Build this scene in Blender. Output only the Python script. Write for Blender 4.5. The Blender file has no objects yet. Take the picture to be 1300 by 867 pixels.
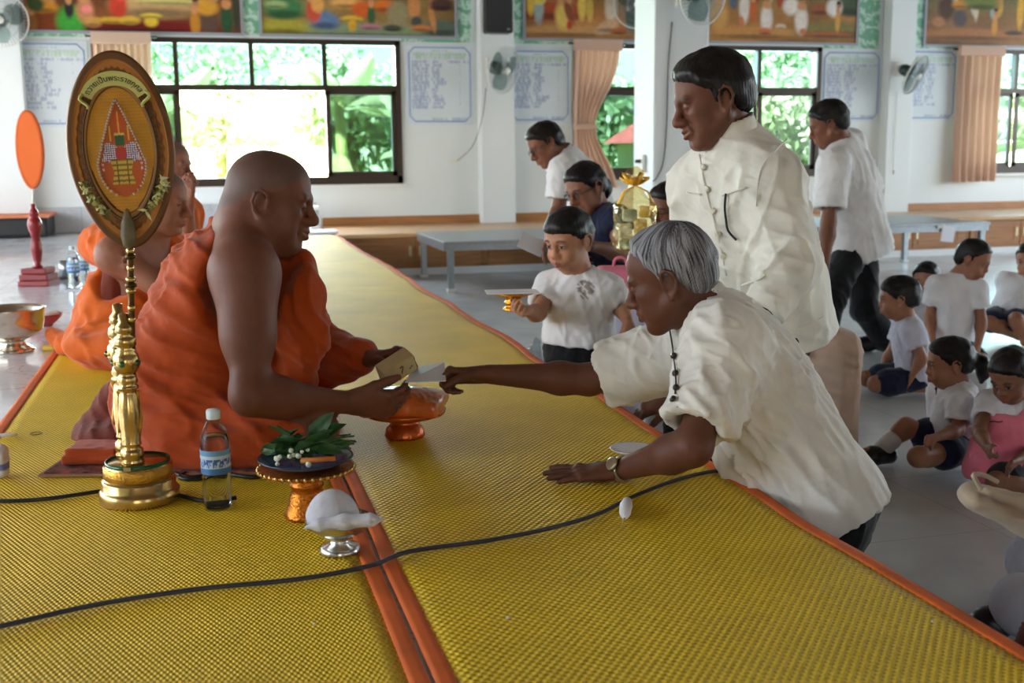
import bpy, bmesh, math, random
import numpy as np
from mathutils import Vector, Matrix, Quaternion
random.seed(7); np.random.seed(7)
PI = math.pi
C = bpy.context.scene.collection
SC = bpy.context.scene

# ------------------------------------------------------------------ camera, world, light
F_PX = 1450.0; CAM_H = 1.22; PITCH = math.radians(9.55); ROLL = math.radians(0.55); YAW = math.radians(15.0)
PLAT = 0.42                       # height of the raised platform
WALL_V = 12.5                     # back wall distance along the mats
cam_d = bpy.data.cameras.new('camera'); cam = bpy.data.objects.new('camera', cam_d); C.objects.link(cam)
cam_d.sensor_width = 36.0; cam_d.lens = 36.0 * F_PX / 1300.0
cam_d.clip_start = 0.05; cam_d.clip_end = 300
cam_d.dof.use_dof = True; cam_d.dof.focus_distance = 2.85; cam_d.dof.aperture_fstop = 4.8
# camera ground frame: X right, Y away, Z up; the room (world) is turned by YAW against it
RZ = Matrix.Rotation(-YAW, 3, 'Z')
R_cam = Matrix.Rotation(PI/2 - PITCH, 3, 'X') @ Matrix.Rotation(-ROLL, 3, 'Z')
cam.matrix_world = Matrix.Translation((0, 0, CAM_H)) @ (RZ @ R_cam).to_4x4()
SC.camera = cam
SC.view_settings.view_transform = 'Standard'
try: SC.view_settings.look = 'None'
except Exception: pass
SC.view_settings.gamma = 1.0
SC.view_settings.exposure = 0.4
SC.view_settings.use_curve_mapping = False

world = bpy.data.worlds.new('world'); SC.world = world; world.use_nodes = True
wn = world.node_tree.nodes; wl = world.node_tree.links
bg = wn['Background']
sky = wn.new('ShaderNodeTexSky'); sky.sky_type = 'NISHITA'
sky.sun_disc = False; sky.sun_elevation = math.radians(50); sky.sun_rotation = math.radians(215)
sky.air_density = 1.2; sky.dust_density = 2.5
wl.new(sky.outputs[0], bg.inputs[0]); bg.inputs[1].default_value = 0.6

def light(name, kind, loc, rot, energy, color=(1, 1, 1), size=None):
    ld = bpy.data.lights.new(name, kind); ld.energy = energy; ld.color = color
    if size: ld.shape = 'RECTANGLE'; ld.size, ld.size_y = size
    o = bpy.data.objects.new(name, ld); o.location = loc; o.rotation_euler = rot; C.objects.link(o); return o
sun = light('sun_offscreen', 'SUN', (0, 0, 20), (math.radians(40), 0, math.radians(-35)), 95.0, (1.0, 0.95, 0.85))   # open sky over the garden
sun.data.angle = math.radians(2)
DAY = (0.86, 0.94, 1.0)
# daylight through the three windows seen in the back wall: just outside each opening, as large as the opening
for k, (u0_, u1_) in enumerate([(-1.0, 2.13), (4.09, 7.18), (9.12, 12.2)]):
    light('daylight_window_%d' % (k + 1), 'AREA', ((u0_ + u1_) / 2, WALL_V + 0.26, 1.62), (math.radians(-90), 0, 0), 300, DAY, (u1_ - u0_, 1.52))
# daylight from the window rows of the side walls, outside those walls
light('window_left_offscreen', 'AREA', (-5.35, 6.1, 1.85), (0, math.radians(-90), 0), 270, DAY, (1.7, 11.0))
light('window_right_offscreen', 'AREA', (12.9, 6.1, 1.8), (0, math.radians(90), 0), 380, DAY, (1.8, 11.0))

# ------------------------------------------------------------------ pixel helpers (photograph frame 1300 x 867)
_Rc = np.array(R_cam)
_RZ = np.array(RZ)
def ray_cam(px, py):              # direction in the camera ground frame
    return _Rc @ np.array([(px - 650.0) / F_PX, (433.5 - py) / F_PX, -1.0])
def J(px, py, d):                 # point in the camera ground frame at depth d (Y = d)
    r = ray_cam(px, py); t = d / r[1]
    return np.array([r[0] * t, d, CAM_H + r[2] * t])
def to_room(p): return _RZ @ np.asarray(p, float)
def on_z(px, py, z):              # room point on a horizontal plane
    r = to_room(ray_cam(px, py)); t = (z - CAM_H) / r[2]
    return np.array([r[0] * t, r[1] * t, z])
def on_v(px, py, v):              # room point on a plane parallel to the back wall
    r = to_room(ray_cam(px, py)); t = v / r[1]
    return np.array([r[0] * t, v, CAM_H + r[2] * t])
def project(V):                   # camera-frame points -> photograph pixels and depth
    q = (np.asarray(V, float) - [0, 0, CAM_H]) @ _Rc; return 650.0 - F_PX * q[:, 0] / q[:, 2], 433.5 + F_PX * q[:, 1] / q[:, 2], V[:, 1]
def depth_on(px, py, z):          # camera depth of a pixel seen on a horizontal plane
    r = ray_cam(px, py); return (z - CAM_H) / r[2] * r[1]

# ------------------------------------------------------------------ materials
MATS = {}
def nmat(name):
    m = bpy.data.materials.new(name); m.use_nodes = True
    nt = m.node_tree; b = nt.nodes['Principled BSDF']; MATS[name] = m
    return m, nt, nt.nodes, nt.links, b
def srgb(r, g, b):
    def f(c):
        c /= 255.0
        return c / 12.92 if c <= 0.04045 else ((c + 0.055) / 1.055) ** 2.4
    return (f(r), f(g), f(b), 1.0)
def mat(name, col, rough=0.5, metal=0.0, var=0.0, scale=20.0, bump=0.0, bscale=120.0, spec=0.5, sheen=0.0, trans=0.0, coat=0.0, aniso=None, emit=None):
    if name in MATS: return MATS[name]
    m, nt, N, L, b = nmat(name)
    b.inputs['Base Color'].default_value = col
    b.inputs['Roughness'].default_value = rough; b.inputs['Metallic'].default_value = metal
    b.inputs['Specular IOR Level'].default_value = spec
    if sheen: b.inputs['Sheen Weight'].default_value = sheen
    if trans: b.inputs['Transmission Weight'].default_value = trans
    if coat: b.inputs['Coat Weight'].default_value = coat; b.inputs['Coat Roughness'].default_value = 0.08
    if emit: b.inputs['Emission Color'].default_value = col; b.inputs['Emission Strength'].default_value = emit
    tc = N.new('ShaderNodeTexCoord')
    src = tc.outputs['Object']
    if aniso:
        mp = N.new('ShaderNodeMapping'); mp.inputs['Scale'].default_value = aniso
        L.new(src, mp.inputs['Vector']); src = mp.outputs[0]
    if var:
        n = N.new('ShaderNodeTexNoise'); n.inputs['Scale'].default_value = scale; n.inputs['Detail'].default_value = 4
        L.new(src, n.inputs['Vector'])
        r = N.new('ShaderNodeValToRGB'); r.color_ramp.elements[0].position = 0.3; r.color_ramp.elements[1].position = 0.7
        lo = [max(0, c * (1 - var)) for c in col[:3]] + [1]; hi = [min(1, c * (1 + var)) for c in col[:3]] + [1]
        r.color_ramp.elements[0].color = lo; r.color_ramp.elements[1].color = hi
        L.new(n.outputs['Fac'], r.inputs[0]); L.new(r.outputs[0], b.inputs['Base Color'])
    if bump:
        n2 = N.new('ShaderNodeTexNoise'); n2.inputs['Scale'].default_value = bscale; n2.inputs['Detail'].default_value = 3
        L.new(src, n2.inputs['Vector'])
        bp = N.new('ShaderNodeBump'); bp.inputs['Strength'].default_value = bump; bp.inputs['Distance'].default_value = 0.003
        L.new(n2.outputs['Fac'], bp.inputs['Height']); L.new(bp.outputs[0], b.inputs['Normal'])
    return m
def vmat(name, rough=0.5, spec=0.4, bump=0.0, bscale=200.0, metal=0.0, sheen=0.0, sss=0.0):
    """material that takes its colour from the mesh's own colour attribute (flat print, skin tones)"""
    if name in MATS: return MATS[name]
    m, nt, N, L, b = nmat(name)
    a = N.new('ShaderNodeVertexColor'); a.layer_name = 'Col'
    L.new(a.outputs[0], b.inputs['Base Color'])
    b.inputs['Roughness'].default_value = rough; b.inputs['Specular IOR Level'].default_value = spec; b.inputs['Metallic'].default_value = metal
    if sheen: b.inputs['Sheen Weight'].default_value = sheen
    if bump:
        tc = N.new('ShaderNodeTexCoord')
        n2 = N.new('ShaderNodeTexNoise'); n2.inputs['Scale'].default_value = bscale; n2.inputs['Detail'].default_value = 3
        L.new(tc.outputs['Object'], n2.inputs['Vector'])
        bp = N.new('ShaderNodeBump'); bp.inputs['Strength'].default_value = bump; bp.inputs['Distance'].default_value = 0.002
        L.new(n2.outputs['Fac'], bp.inputs['Height']); L.new(bp.outputs[0], b.inputs['Normal'])
    return m

# ------------------------------------------------------------------ scene-graph helpers
def tag(o, label=None, cat=None, group=None, kind=None):
    if label: o['label'] = label
    if cat: o['category'] = cat
    if group: o['group'] = group
    if kind: o['kind'] = kind
    return o
def thing(name, label, cat, loc=(0, 0, 0), rz=0.0, group=None):
    o = bpy.data.objects.new(name, None); C.objects.link(o); o.empty_display_size = 0.1
    o.location = loc; o.rotation_euler = (0, 0, rz)
    return tag(o, label, cat, group)
def link(name, me, m=None, parent=None, loc=None, rot=None):
    o = bpy.data.objects.new(name, me); C.objects.link(o)
    if m is not None and len(me.materials) == 0: me.materials.append(m)
    if parent is not None: o.parent = parent
    if loc is not None: o.location = loc
    if rot is not None: o.rotation_euler = rot
    return o
def copy_tree(o, parent=None):
    c = o.copy(); C.objects.link(c); c.parent = parent
    for ch in list(o.children): copy_tree(ch, c)
    return c
def mesh_np(name, V, Fq, smooth=True, col=None):
    """V (n,3), Fq (m,3|4) -> mesh, quickly"""
    V = np.ascontiguousarray(V, np.float32); Fq = np.ascontiguousarray(Fq, np.int32)
    me = bpy.data.meshes.new(name); k = Fq.shape[1]; m = len(Fq)
    me.vertices.add(len(V)); me.vertices.foreach_set('co', V.ravel())
    me.loops.add(m * k); me.loops.foreach_set('vertex_index', Fq.ravel())
    me.polygons.add(m); me.polygons.foreach_set('loop_start', np.arange(0, m * k, k, dtype=np.int32))
    me.polygons.foreach_set('loop_total', np.full(m, k, np.int32))
    me.polygons.foreach_set('use_smooth', np.full(m, smooth, bool))
    if col is not None:
        a = me.color_attributes.new('Col', 'FLOAT_COLOR', 'POINT')
        cc = np.ones((len(V), 4), np.float32); cc[:, :3] = col[:, :3]; a.data.foreach_set('color', cc.ravel())
    me.update(calc_edges=True)
    return me

class MB:
    """collects simple shapes; build() links them as one mesh object"""
    def __init__(s): s.v = []; s.f = []; s.sm = []
    def add(s, vs, fs, smooth=False, M=None):
        o = len(s.v)
        for p in vs:
            p = Vector(p)
            if M is not None: p = M @ p
            s.v.append(tuple(p))
        for f in fs: s.f.append(tuple(i + o for i in f)); s.sm.append(smooth)
        return s
    def box(s, c, size, M=None, bev=0.0):
        x, y, z = [v / 2 for v in size]; cx, cy, cz = c
        if bev <= 0:
            vs = [(cx + a * x, cy + b * y, cz + d * z) for d in (-1, 1) for b in (-1, 1) for a in (-1, 1)]
            fs = [(0, 2, 3, 1), (4, 5, 7, 6), (0, 1, 5, 4), (2, 6, 7, 3), (0, 4, 6, 2), (1, 3, 7, 5)]
            return s.add(vs, fs, False, M)
        bm = bmesh.new(); bmesh.ops.create_cube(bm, size=1.0)
        for v in bm.verts: v.co = Vector((cx + v.co.x * size[0], cy + v.co.y * size[1], cz + v.co.z * size[2]))
        bmesh.ops.bevel(bm, geom=list(bm.edges), offset=bev, segments=2, affect='EDGES', profile=0.6)
        bm.verts.index_update(); vs = [tuple(v.co) for v in bm.verts]; fs = [tuple(v.index for v in f.verts) for f in bm.faces]; bm.free()
        return s.add(vs, fs, False, M)
    def lathe(s, prof, seg=28, M=None, smooth=True, sx=1.0, sy=1.0, cap=True):
        vs = []; fs = []; n = len(prof)
        for i, (r, z) in enumerate(prof):
            for k in range(seg):
                a = 2 * PI * k / seg; vs.append((r * math.cos(a) * sx, r * math.sin(a) * sy, z))
        for i in range(n - 1):
            for k in range(seg):
                k2 = (k + 1) % seg; fs.append((i * seg + k, i * seg + k2, (i + 1) * seg + k2, (i + 1) * seg + k))
        if cap and prof[0][0] > 1e-5: fs.append(tuple(reversed(range(seg))))
        if cap and prof[-1][0] > 1e-5: fs.append(tuple((n - 1) * seg + k for k in range(seg)))
        return s.add(vs, fs, smooth, M)
    def tube(s, pts, r, seg=8, M=None, closed=False, flat=1.0):
        P = [Vector(p) for p in pts]; n = len(P); rr = r if hasattr(r, '__len__') else [r] * n
        vs = []; fs = []; prev = None
        for i in range(n):
            a = P[i - 1] if (i > 0 or closed) else P[0]; b = P[(i + 1) % n] if (i < n - 1 or closed) else P[-1]
            t = (b - a).normalized() if (b - a).length > 1e-9 else Vector((0, 0, 1))
            if prev is None:
                up = Vector((0, 0, 1)) if abs(t.z) < 0.95 else Vector((1, 0, 0))
                n1 = t.cross(up).normalized()
            else:
                n1 = (prev - t * prev.dot(t)).normalized()
            prev = n1; n2 = t.cross(n1)
            for k in range(seg):
                g = 2 * PI * k / seg; vs.append(tuple(P[i] + (n1 * math.cos(g) + n2 * math.sin(g) * flat) * rr[i]))
        m = n if closed else n - 1
        for i in range(m):
            for k in range(seg):
                i2 = (i + 1) % n; k2 = (k + 1) % seg
                fs.append((i * seg + k, i * seg + k2, i2 * seg + k2, i2 * seg + k))
        if not closed:
            fs.append(tuple(reversed(range(seg)))); fs.append(tuple((n - 1) * seg + k for k in range(seg)))
        return s.add(vs, fs, True, M)
    def prism(s, poly, y0, y1, M=None, smooth=False):
        """polygon in the XZ plane pushed from y0 to y1"""
        n = len(poly); vs = [(x, y0, z) for x, z in poly] + [(x, y1, z) for x, z in poly]
        fs = [tuple(range(n)), tuple(reversed(range(n, 2 * n)))] + [(i, i + n, (i + 1) % n + n, (i + 1) % n) for i in range(n)]
        return s.add(vs, fs, smooth, M)
    def mesh(s, name):
        me = bpy.data.meshes.new(name); me.from_pydata(s.v, [], s.f)
        me.polygons.foreach_set('use_smooth', np.array(s.sm, bool)); me.update(); return me
    def build(s, name, m, parent=None, loc=None, rot=None):
        return link(name, s.mesh(name), m, parent, loc, rot)
def smooth_pts(pts, n=8, closed=False):
    P = [Vector(p) for p in pts]; out = []
    m = len(P) if closed else len(P) - 1
    for i in range(m):
        if closed: p0, p1, p2, p3 = P[i - 1], P[i], P[(i + 1) % len(P)], P[(i + 2) % len(P)]
        else: p0, p1, p2, p3 = P[max(i - 1, 0)], P[i], P[i + 1], P[min(i + 2, len(P) - 1)]
        for k in range(n):
            t = k / n
            out.append(0.5 * ((2 * p1) + (-p0 + p2) * t + (2 * p0 - 5 * p1 + 4 * p2 - p3) * t * t + (-p0 + 3 * p1 - 3 * p2 + p3) * t ** 3))
    if not closed: out.append(P[-1])
    return out

# ------------------------------------------------------------------ noise + implicit surfaces
_perm = np.random.RandomState(3).permutation(256).astype(np.int32); _perm = np.concatenate([_perm, _perm, _perm])
_gr = np.random.RandomState(5).uniform(-1, 1, 256).astype(np.float32)
def vnoise(P):
    """value noise, -1..1"""
    P = np.asarray(P, np.float32); i = np.floor(P).astype(np.int32); f = P - i; f = f * f * (3 - 2 * f); i &= 255
    def h(dx, dy, dz): return _gr[_perm[_perm[_perm[(i[..., 0] + dx) & 255] + ((i[..., 1] + dy) & 255)] + ((i[..., 2] + dz) & 255)] & 255]
    x, y, z = f[..., 0], f[..., 1], f[..., 2]
    a = h(0,0,0)*(1-x)+h(1,0,0)*x; b = h(0,1,0)*(1-x)+h(1,1,0)*x; c = h(0,0,1)*(1-x)+h(1,0,1)*x; d = h(0,1,1)*(1-x)+h(1,1,1)*x
    return (a*(1-y)+b*y)*(1-z) + (c*(1-y)+d*y)*z
def nrm(v): v = np.asarray(v, float); return v / (np.linalg.norm(v) + 1e-12)

class SDF:
    """a list of rounded shapes melted together; mesh() gives one continuous surface"""
    def __init__(s): s.ops = []
    def cone(s, a, b, ra, rb=None, k=0.03, sub=False, sq=None, cap=None):
        a = np.asarray(a, float); b = np.asarray(b, float); rb = ra if rb is None else rb
        m = max(ra, rb); s.ops.append(('sub' if sub else 'add', k, np.minimum(a, b) - m, np.maximum(a, b) + m, ('cone', a, b, ra, rb, sq, cap))); return s
    def ball(s, c, r, k=0.03, sub=False): return s.cone(c, c, r, r, k, sub)
    def ell(s, c, r, R=None, k=0.03, sub=False):
        c = np.asarray(c, float); r = np.asarray(r, float) * np.ones(3); R = np.eye(3) if R is None else np.asarray(R, float)
        e = np.sqrt(((R * r) ** 2).sum(1))
        s.ops.append(('sub' if sub else 'add', k, c - e, c + e, ('ell', c, r, R))); return s
    def chain(s, pts, rr, k=0.02, sub=False, sq=None):
        rr = rr if hasattr(rr, '__len__') else [rr] * len(pts)
        for i in range(len(pts) - 1): s.cone(pts[i], pts[i + 1], rr[i], rr[i + 1], k, sub, sq)
        return s
    def box(s, c, h, R=None, rad=0.01, k=0.01, sub=False):
        c = np.asarray(c, float); h = np.asarray(h, float); R = np.eye(3) if R is None else np.asarray(R, float)
        e = np.abs(R) @ h + rad
        s.ops.append(('sub' if sub else 'add', k, c - e, c + e, ('box', c, h, R, rad))); return s
    def cut(s, p, n, k=0.004):
        """removes everything on the side n points to"""
        s.ops.append(('cut', k, None, None, (np.asarray(p, float), nrm(n)))); return s
    def fn(s, f): s.ops.append(('fn', 0, None, None, f)); return s
    @staticmethod
    def _ev(g, X, Y, Z):
        if g[0] == 'cone':
            _, a, b, ra, rb, sq, cap = g
            px, py, pz = X - a[0], Y - a[1], Z - a[2]; ba = b - a; L = float(ba @ ba)
            t = np.clip((px * ba[0] + py * ba[1] + pz * ba[2]) / L, 0, 1) if L > 1e-10 else 0.0
            qx, qy, qz = px - t * ba[0], py - t * ba[1], pz - t * ba[2]
            d2 = qx * qx + qy * qy + qz * qz
            if sq is not None:
                n, fct = sq; n = nrm(n); cmp_ = qx * n[0] + qy * n[1] + qz * n[2]
                d2 = d2 + cmp_ * cmp_ * (1 / fct ** 2 - 1)
            d = np.sqrt(np.maximum(d2, 0)) - (ra + (rb - ra) * t)
            if cap is not None: d = np.maximum(d, (X - cap[0][0]) * cap[1][0] + (Y - cap[0][1]) * cap[1][1] + (Z - cap[0][2]) * cap[1][2])
            return d
        if g[0] == 'ell':
            _, c, r, R = g
            x, y, z = X - c[0], Y - c[1], Z - c[2]
            u = (R[0, 0] * x + R[1, 0] * y + R[2, 0] * z); v = (R[0, 1] * x + R[1, 1] * y + R[2, 1] * z); w = (R[0, 2] * x + R[1, 2] * y + R[2, 2] * z)
            k0 = np.sqrt((u / r[0]) ** 2 + (v / r[1]) ** 2 + (w / r[2]) ** 2); k1 = np.sqrt((u / r[0] ** 2) ** 2 + (v / r[1] ** 2) ** 2 + (w / r[2] ** 2) ** 2)
            return k0 * (k0 - 1) / np.maximum(k1, 1e-6)
        _, c, h, R, rad = g
        x, y, z = X - c[0], Y - c[1], Z - c[2]
        q = [np.abs(R[0, i] * x + R[1, i] * y + R[2, i] * z) - h[i] for i in range(3)]
        o = np.sqrt(np.maximum(q[0], 0) ** 2 + np.maximum(q[1], 0) ** 2 + np.maximum(q[2], 0) ** 2)
        return o + np.minimum(np.maximum(np.maximum(q[0], q[1]), q[2]), 0) - rad
    def field(s, lo, hi, vs):
        n = np.maximum(((np.asarray(hi) - lo) / vs).astype(int) + 1, 3)
        ax = [(lo[i] + vs * np.arange(n[i])).astype(np.float32) for i in range(3)]
        Fd = np.full(tuple(n), 0.15, np.float32)
        for op, k, a, b, g in s.ops:
            if op in ('add', 'sub'):
                m = k + 3 * vs
                i0 = [max(0, int((a[i] - m - lo[i]) / vs)) for i in range(3)]; i1 = [min(n[i], int((b[i] + m - lo[i]) / vs) + 2) for i in range(3)]
                if any(i1[i] <= i0[i] for i in range(3)): continue
                sl = tuple(slice(i0[i], i1[i]) for i in range(3))
                d = s._ev(g, ax[0][sl[0]][:, None, None], ax[1][sl[1]][None, :, None], ax[2][sl[2]][None, None, :]).astype(np.float32)
                f = Fd[sl]
                if op == 'add':
                    h = np.maximum(k - np.abs(f - d), 0) / max(k, 1e-6); Fd[sl] = np.minimum(f, d) - h * h * k * 0.25
                else:
                    h = np.maximum(k - np.abs(f + d), 0) / max(k, 1e-6); Fd[sl] = np.maximum(f, -d) + h * h * k * 0.25
            elif op == 'cut':
                p, nn = g
                d = ((ax[0] - p[0]) * nn[0])[:, None, None] + ((ax[1] - p[1]) * nn[1])[None, :, None] + ((ax[2] - p[2]) * nn[2])[None, None, :]
                h = np.maximum(k - np.abs(Fd - d), 0) / k; Fd = (np.maximum(Fd, d) + h * h * k * 0.25).astype(np.float32)
            else:
                Fd = g(Fd, ax[0][:, None, None], ax[1][None, :, None], ax[2][None, None, :]).astype(np.float32)
        return Fd
    def bounds(s):
        lo = np.min([o[2] for o in s.ops if o[0] == 'add'], 0); hi = np.max([o[3] for o in s.ops if o[0] == 'add'], 0); return lo, hi
    def arrays(s, vs=0.006, fine=()):
        """fine: boxes (lo, hi, vs) meshed more densely; the coarse cells inside are left out"""
        lo, hi = s.bounds(); lo = lo - 3 * vs - 0.01; hi = hi + 3 * vs + 0.01
        V, Q = surface_nets(s.field(lo, hi, vs), lo, vs)
        if len(fine) and len(Q):
            Vs, Qs = [V], [Q]; o = len(V); ctr = V[Q].mean(1); keep = np.ones(len(Q), bool)
            for fl, fh, fv in fine:
                fl = np.asarray(fl, float); fh = np.asarray(fh, float)
                keep &= ~np.all((ctr > fl + 1.5 * vs) & (ctr < fh - 1.5 * vs), 1)
                v2, q2 = surface_nets(s.field(fl, fh, fv), fl, fv)
                if len(q2): Vs.append(v2); Qs.append(q2 + o); o += len(v2)
            Qs[0] = Q[keep]; V = np.concatenate(Vs); Q = np.concatenate(Qs)
            used = np.zeros(len(V), bool); used[Q.ravel()] = True; idx = np.cumsum(used) - 1; V = V[used]; Q = idx[Q]
        return V, Q
def surface_nets(Fd, lo, vs):
    ins = Fd < 0
    nx, ny, nz = Fd.shape
    cnt = np.zeros((nx - 1, ny - 1, nz - 1), np.int8)
    for a in (0, 1):
        for b in (0, 1):
            for c in (0, 1): cnt += ins[a:nx - 1 + a, b:ny - 1 + b, c:nz - 1 + c]
    act = (cnt > 0) & (cnt < 8); I = np.argwhere(act)
    if len(I) == 0: return np.zeros((0, 3)), np.zeros((0, 4), np.int32)
    idx = np.full(act.shape, -1, np.int32); idx[act] = np.arange(len(I))
    acc = np.zeros((len(I), 3), np.float32); num = np.zeros(len(I), np.float32)
    cor = {}
    for a in (0, 1):
        for b in (0, 1):
            for c in (0, 1): cor[a, b, c] = Fd[I[:, 0] + a, I[:, 1] + b, I[:, 2] + c]
    for ax in range(3):
        for u in (0, 1):
            for w in (0, 1):
                p = [u, w]; p.insert(ax, 0); q = [u, w]; q.insert(ax, 1)
                f0, f1 = cor[tuple(p)], cor[tuple(q)]; cr = (f0 < 0) != (f1 < 0)
                t = np.where(cr, f0 / np.where(cr, f0 - f1, 1), 0)
                for d in range(3): acc[:, d] += np.where(cr, t if d == ax else p[d], 0)
                num += cr
    V = (I + acc / num[:, None]) * vs + np.asarray(lo)
    quads = []
    for ax in range(3):
        o1, o2 = (ax + 1) % 3, (ax + 2) % 3
        s0 = [slice(1, -1)] * 3; s1 = [slice(1, -1)] * 3; s0[ax] = slice(0, -1); s1[ax] = slice(1, None)
        A = ins[tuple(s0)]; B = ins[tuple(s1)]; E = np.argwhere(A != B)
        if len(E) == 0: continue
        pos = A[E[:, 0], E[:, 1], E[:, 2]]
        off = np.array([1, 1, 1]); off[ax] = 0; c0 = E + off
        def g(d1, d2):
            cc = c0.copy(); cc[:, o1] += d1; cc[:, o2] += d2; return idx[cc[:, 0], cc[:, 1], cc[:, 2]]
        q = np.stack([g(-1, -1), g(0, -1), g(0, 0), g(-1, 0)], 1); q[~pos] = q[~pos][:, ::-1]
        quads.append(q)
    Q = np.concatenate(quads); Q = Q[(Q >= 0).all(1)]
    return V, Q
def vnormals(V, Q):
    n = np.cross(V[Q[:, 2]] - V[Q[:, 0]], V[Q[:, 3]] - V[Q[:, 1]]); N = np.zeros_like(V)
    for i in range(4): np.add.at(N, Q[:, i], n)
    return N / (np.linalg.norm(N, axis=1)[:, None] + 1e-12)
def relax(V, Q, it=1, lam=0.5):
    for _ in range(it):
        S = np.zeros_like(V); c = np.zeros(len(V))
        for i in range(4):
            np.add.at(S, Q[:, i], V[Q[:, (i + 1) % 4]]); np.add.at(c, Q[:, i], 1)
        V = V + lam * (S / np.maximum(c, 1)[:, None] - V)
    return V
def folds(V, Q, specs, base=0.0, bs=0.06, drape=()):
    """cloth folds: specs = (centre, radius, direction across the folds, wavelength, height)"""
    N = vnormals(V, Q); D = np.zeros(len(V))
    if base: D += base * vnoise(V / bs) + 0.5 * base * vnoise(V / (bs * 0.45) + 7)
    for c, R, d, wl_, h in specs:
        m = np.exp(-(((V - np.asarray(c)) / R) ** 2).sum(1)); d = nrm(d)
        ph = (V @ d) / wl_ + 0.55 * vnoise(V / (wl_ * 2.6) + c[0] * 9)
        s = np.abs(np.sin(PI * ph)); D += h * m * (0.6 - s ** 0.65) * (.75 + .5 * vnoise(V / (wl_ * 3.1) + 11))
    for t, sc, amp in drape:      # long creases running along t
        t = nrm(t); W = V - np.outer(V @ t, t) * .91 + .011 * np.stack([vnoise(V / .12), vnoise(V / .12 + 5), vnoise(V / .12 + 9)], 1)
        n = vnoise(W / sc + amp * 999); D += amp * np.maximum(0, 1 - 3.0 * np.abs(n)) ** 1.2 * (.5 + .8 * vnoise(V / .17 + 3 + sc * 40)).clip(0)
    return V + N * D[:, None]
# ================================================================== STRUCTURE
def struct(o, label=None): o['kind'] = 'structure'; return o
# ---- surface materials
def wall_mat():
    m, nt, N, L, b = nmat('painted_wall')
    tc = N.new('ShaderNodeTexCoord'); n = N.new('ShaderNodeTexNoise'); n.inputs['Scale'].default_value = 0.9; n.inputs['Detail'].default_value = 5
    L.new(tc.outputs['Object'], n.inputs['Vector'])
    r = N.new('ShaderNodeValToRGB'); r.color_ramp.elements[0].color = srgb(214, 222, 226); r.color_ramp.elements[1].color = srgb(232, 236, 236)
    L.new(n.outputs['Fac'], r.inputs[0]); L.new(r.outputs[0], b.inputs['Base Color']); b.inputs['Roughness'].default_value = 0.55
    n2 = N.new('ShaderNodeTexNoise'); n2.inputs['Scale'].default_value = 60; L.new(tc.outputs['Object'], n2.inputs['Vector'])
    bp = N.new('ShaderNodeBump'); bp.inputs['Strength'].default_value = 0.08; bp.inputs['Distance'].default_value = 0.005
    L.new(n2.outputs['Fac'], bp.inputs['Height']); L.new(bp.outputs[0], b.inputs['Normal'])
    return m
M_WALL = wall_mat()
def tile_mat(name, c1, c2, size, rough, joint, vein=0.0, veincol=(0.4, 0.3, 0.25, 1)):
    m, nt, N, L, b = nmat(name)
    tc = N.new('ShaderNodeTexCoord')
    n = N.new('ShaderNodeTexNoise'); n.inputs['Scale'].default_value = 2.2; n.inputs['Detail'].default_value = 6; n.inputs['Distortion'].default_value = 1.2
    L.new(tc.outputs['Object'], n.inputs['Vector'])
    r = N.new('ShaderNodeValToRGB'); r.color_ramp.elements[0].position = 0.35; r.color_ramp.elements[1].position = 0.65
    r.color_ramp.elements[0].color = c1; r.color_ramp.elements[1].color = c2; L.new(n.outputs['Fac'], r.inputs[0])
    out = r.outputs[0]
    if vein:
        w = N.new('ShaderNodeTexNoise'); w.inputs['Scale'].default_value = 1.6; w.inputs['Detail'].default_value = 8; w.inputs['Distortion'].default_value = 2.5
        L.new(tc.outputs['Object'], w.inputs['Vector'])
        vr = N.new('ShaderNodeValToRGB'); e = vr.color_ramp.elements; e[0].position = 0.485; e[0].color = (0, 0, 0, 1); e[1].position = 0.515; e[1].color = (0, 0, 0, 1)
        x = e.new(0.5); x.color = (vein, vein, vein, 1); L.new(w.outputs['Fac'], vr.inputs[0])
        mx = N.new('ShaderNodeMix'); mx.data_type = 'RGBA'; L.new(vr.outputs[0], mx.inputs[0]); L.new(out, mx.inputs[6]); mx.inputs[7].default_value = veincol; out = mx.outputs[2]
    br = N.new('ShaderNodeTexBrick'); br.offset = 0.0; br.inputs['Scale'].default_value = 1.0; br.inputs['Mortar Size'].default_value = joint
    br.inputs['Brick Width'].default_value = size; br.inputs['Row Height'].default_value = size; br.inputs['Mortar Smooth'].default_value = 0.1
    L.new(tc.outputs['Object'], br.inputs['Vector'])
    mx2 = N.new('ShaderNodeMix'); mx2.data_type = 'RGBA'; L.new(br.outputs['Fac'], mx2.inputs[0]); L.new(out, mx2.inputs[6])
    mx2.inputs[7].default_value = tuple(c * 0.75 for c in c1[:3]) + (1,)
    L.new(mx2.outputs[2], b.inputs['Base Color']); b.inputs['Roughness'].default_value = rough; b.inputs['Specular IOR Level'].default_value = 0.6
    return m
M_FLOOR = tile_mat('polished_floor_tile', srgb(190, 193, 195), srgb(206, 208, 208), 0.6, 0.24, 0.002)
M_MARBLE = tile_mat('white_marble', srgb(205, 208, 214), srgb(232, 233, 236), 0.6, 0.12, 0.003, 0.55, srgb(165, 120, 100))
M_WOOD = None
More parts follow.
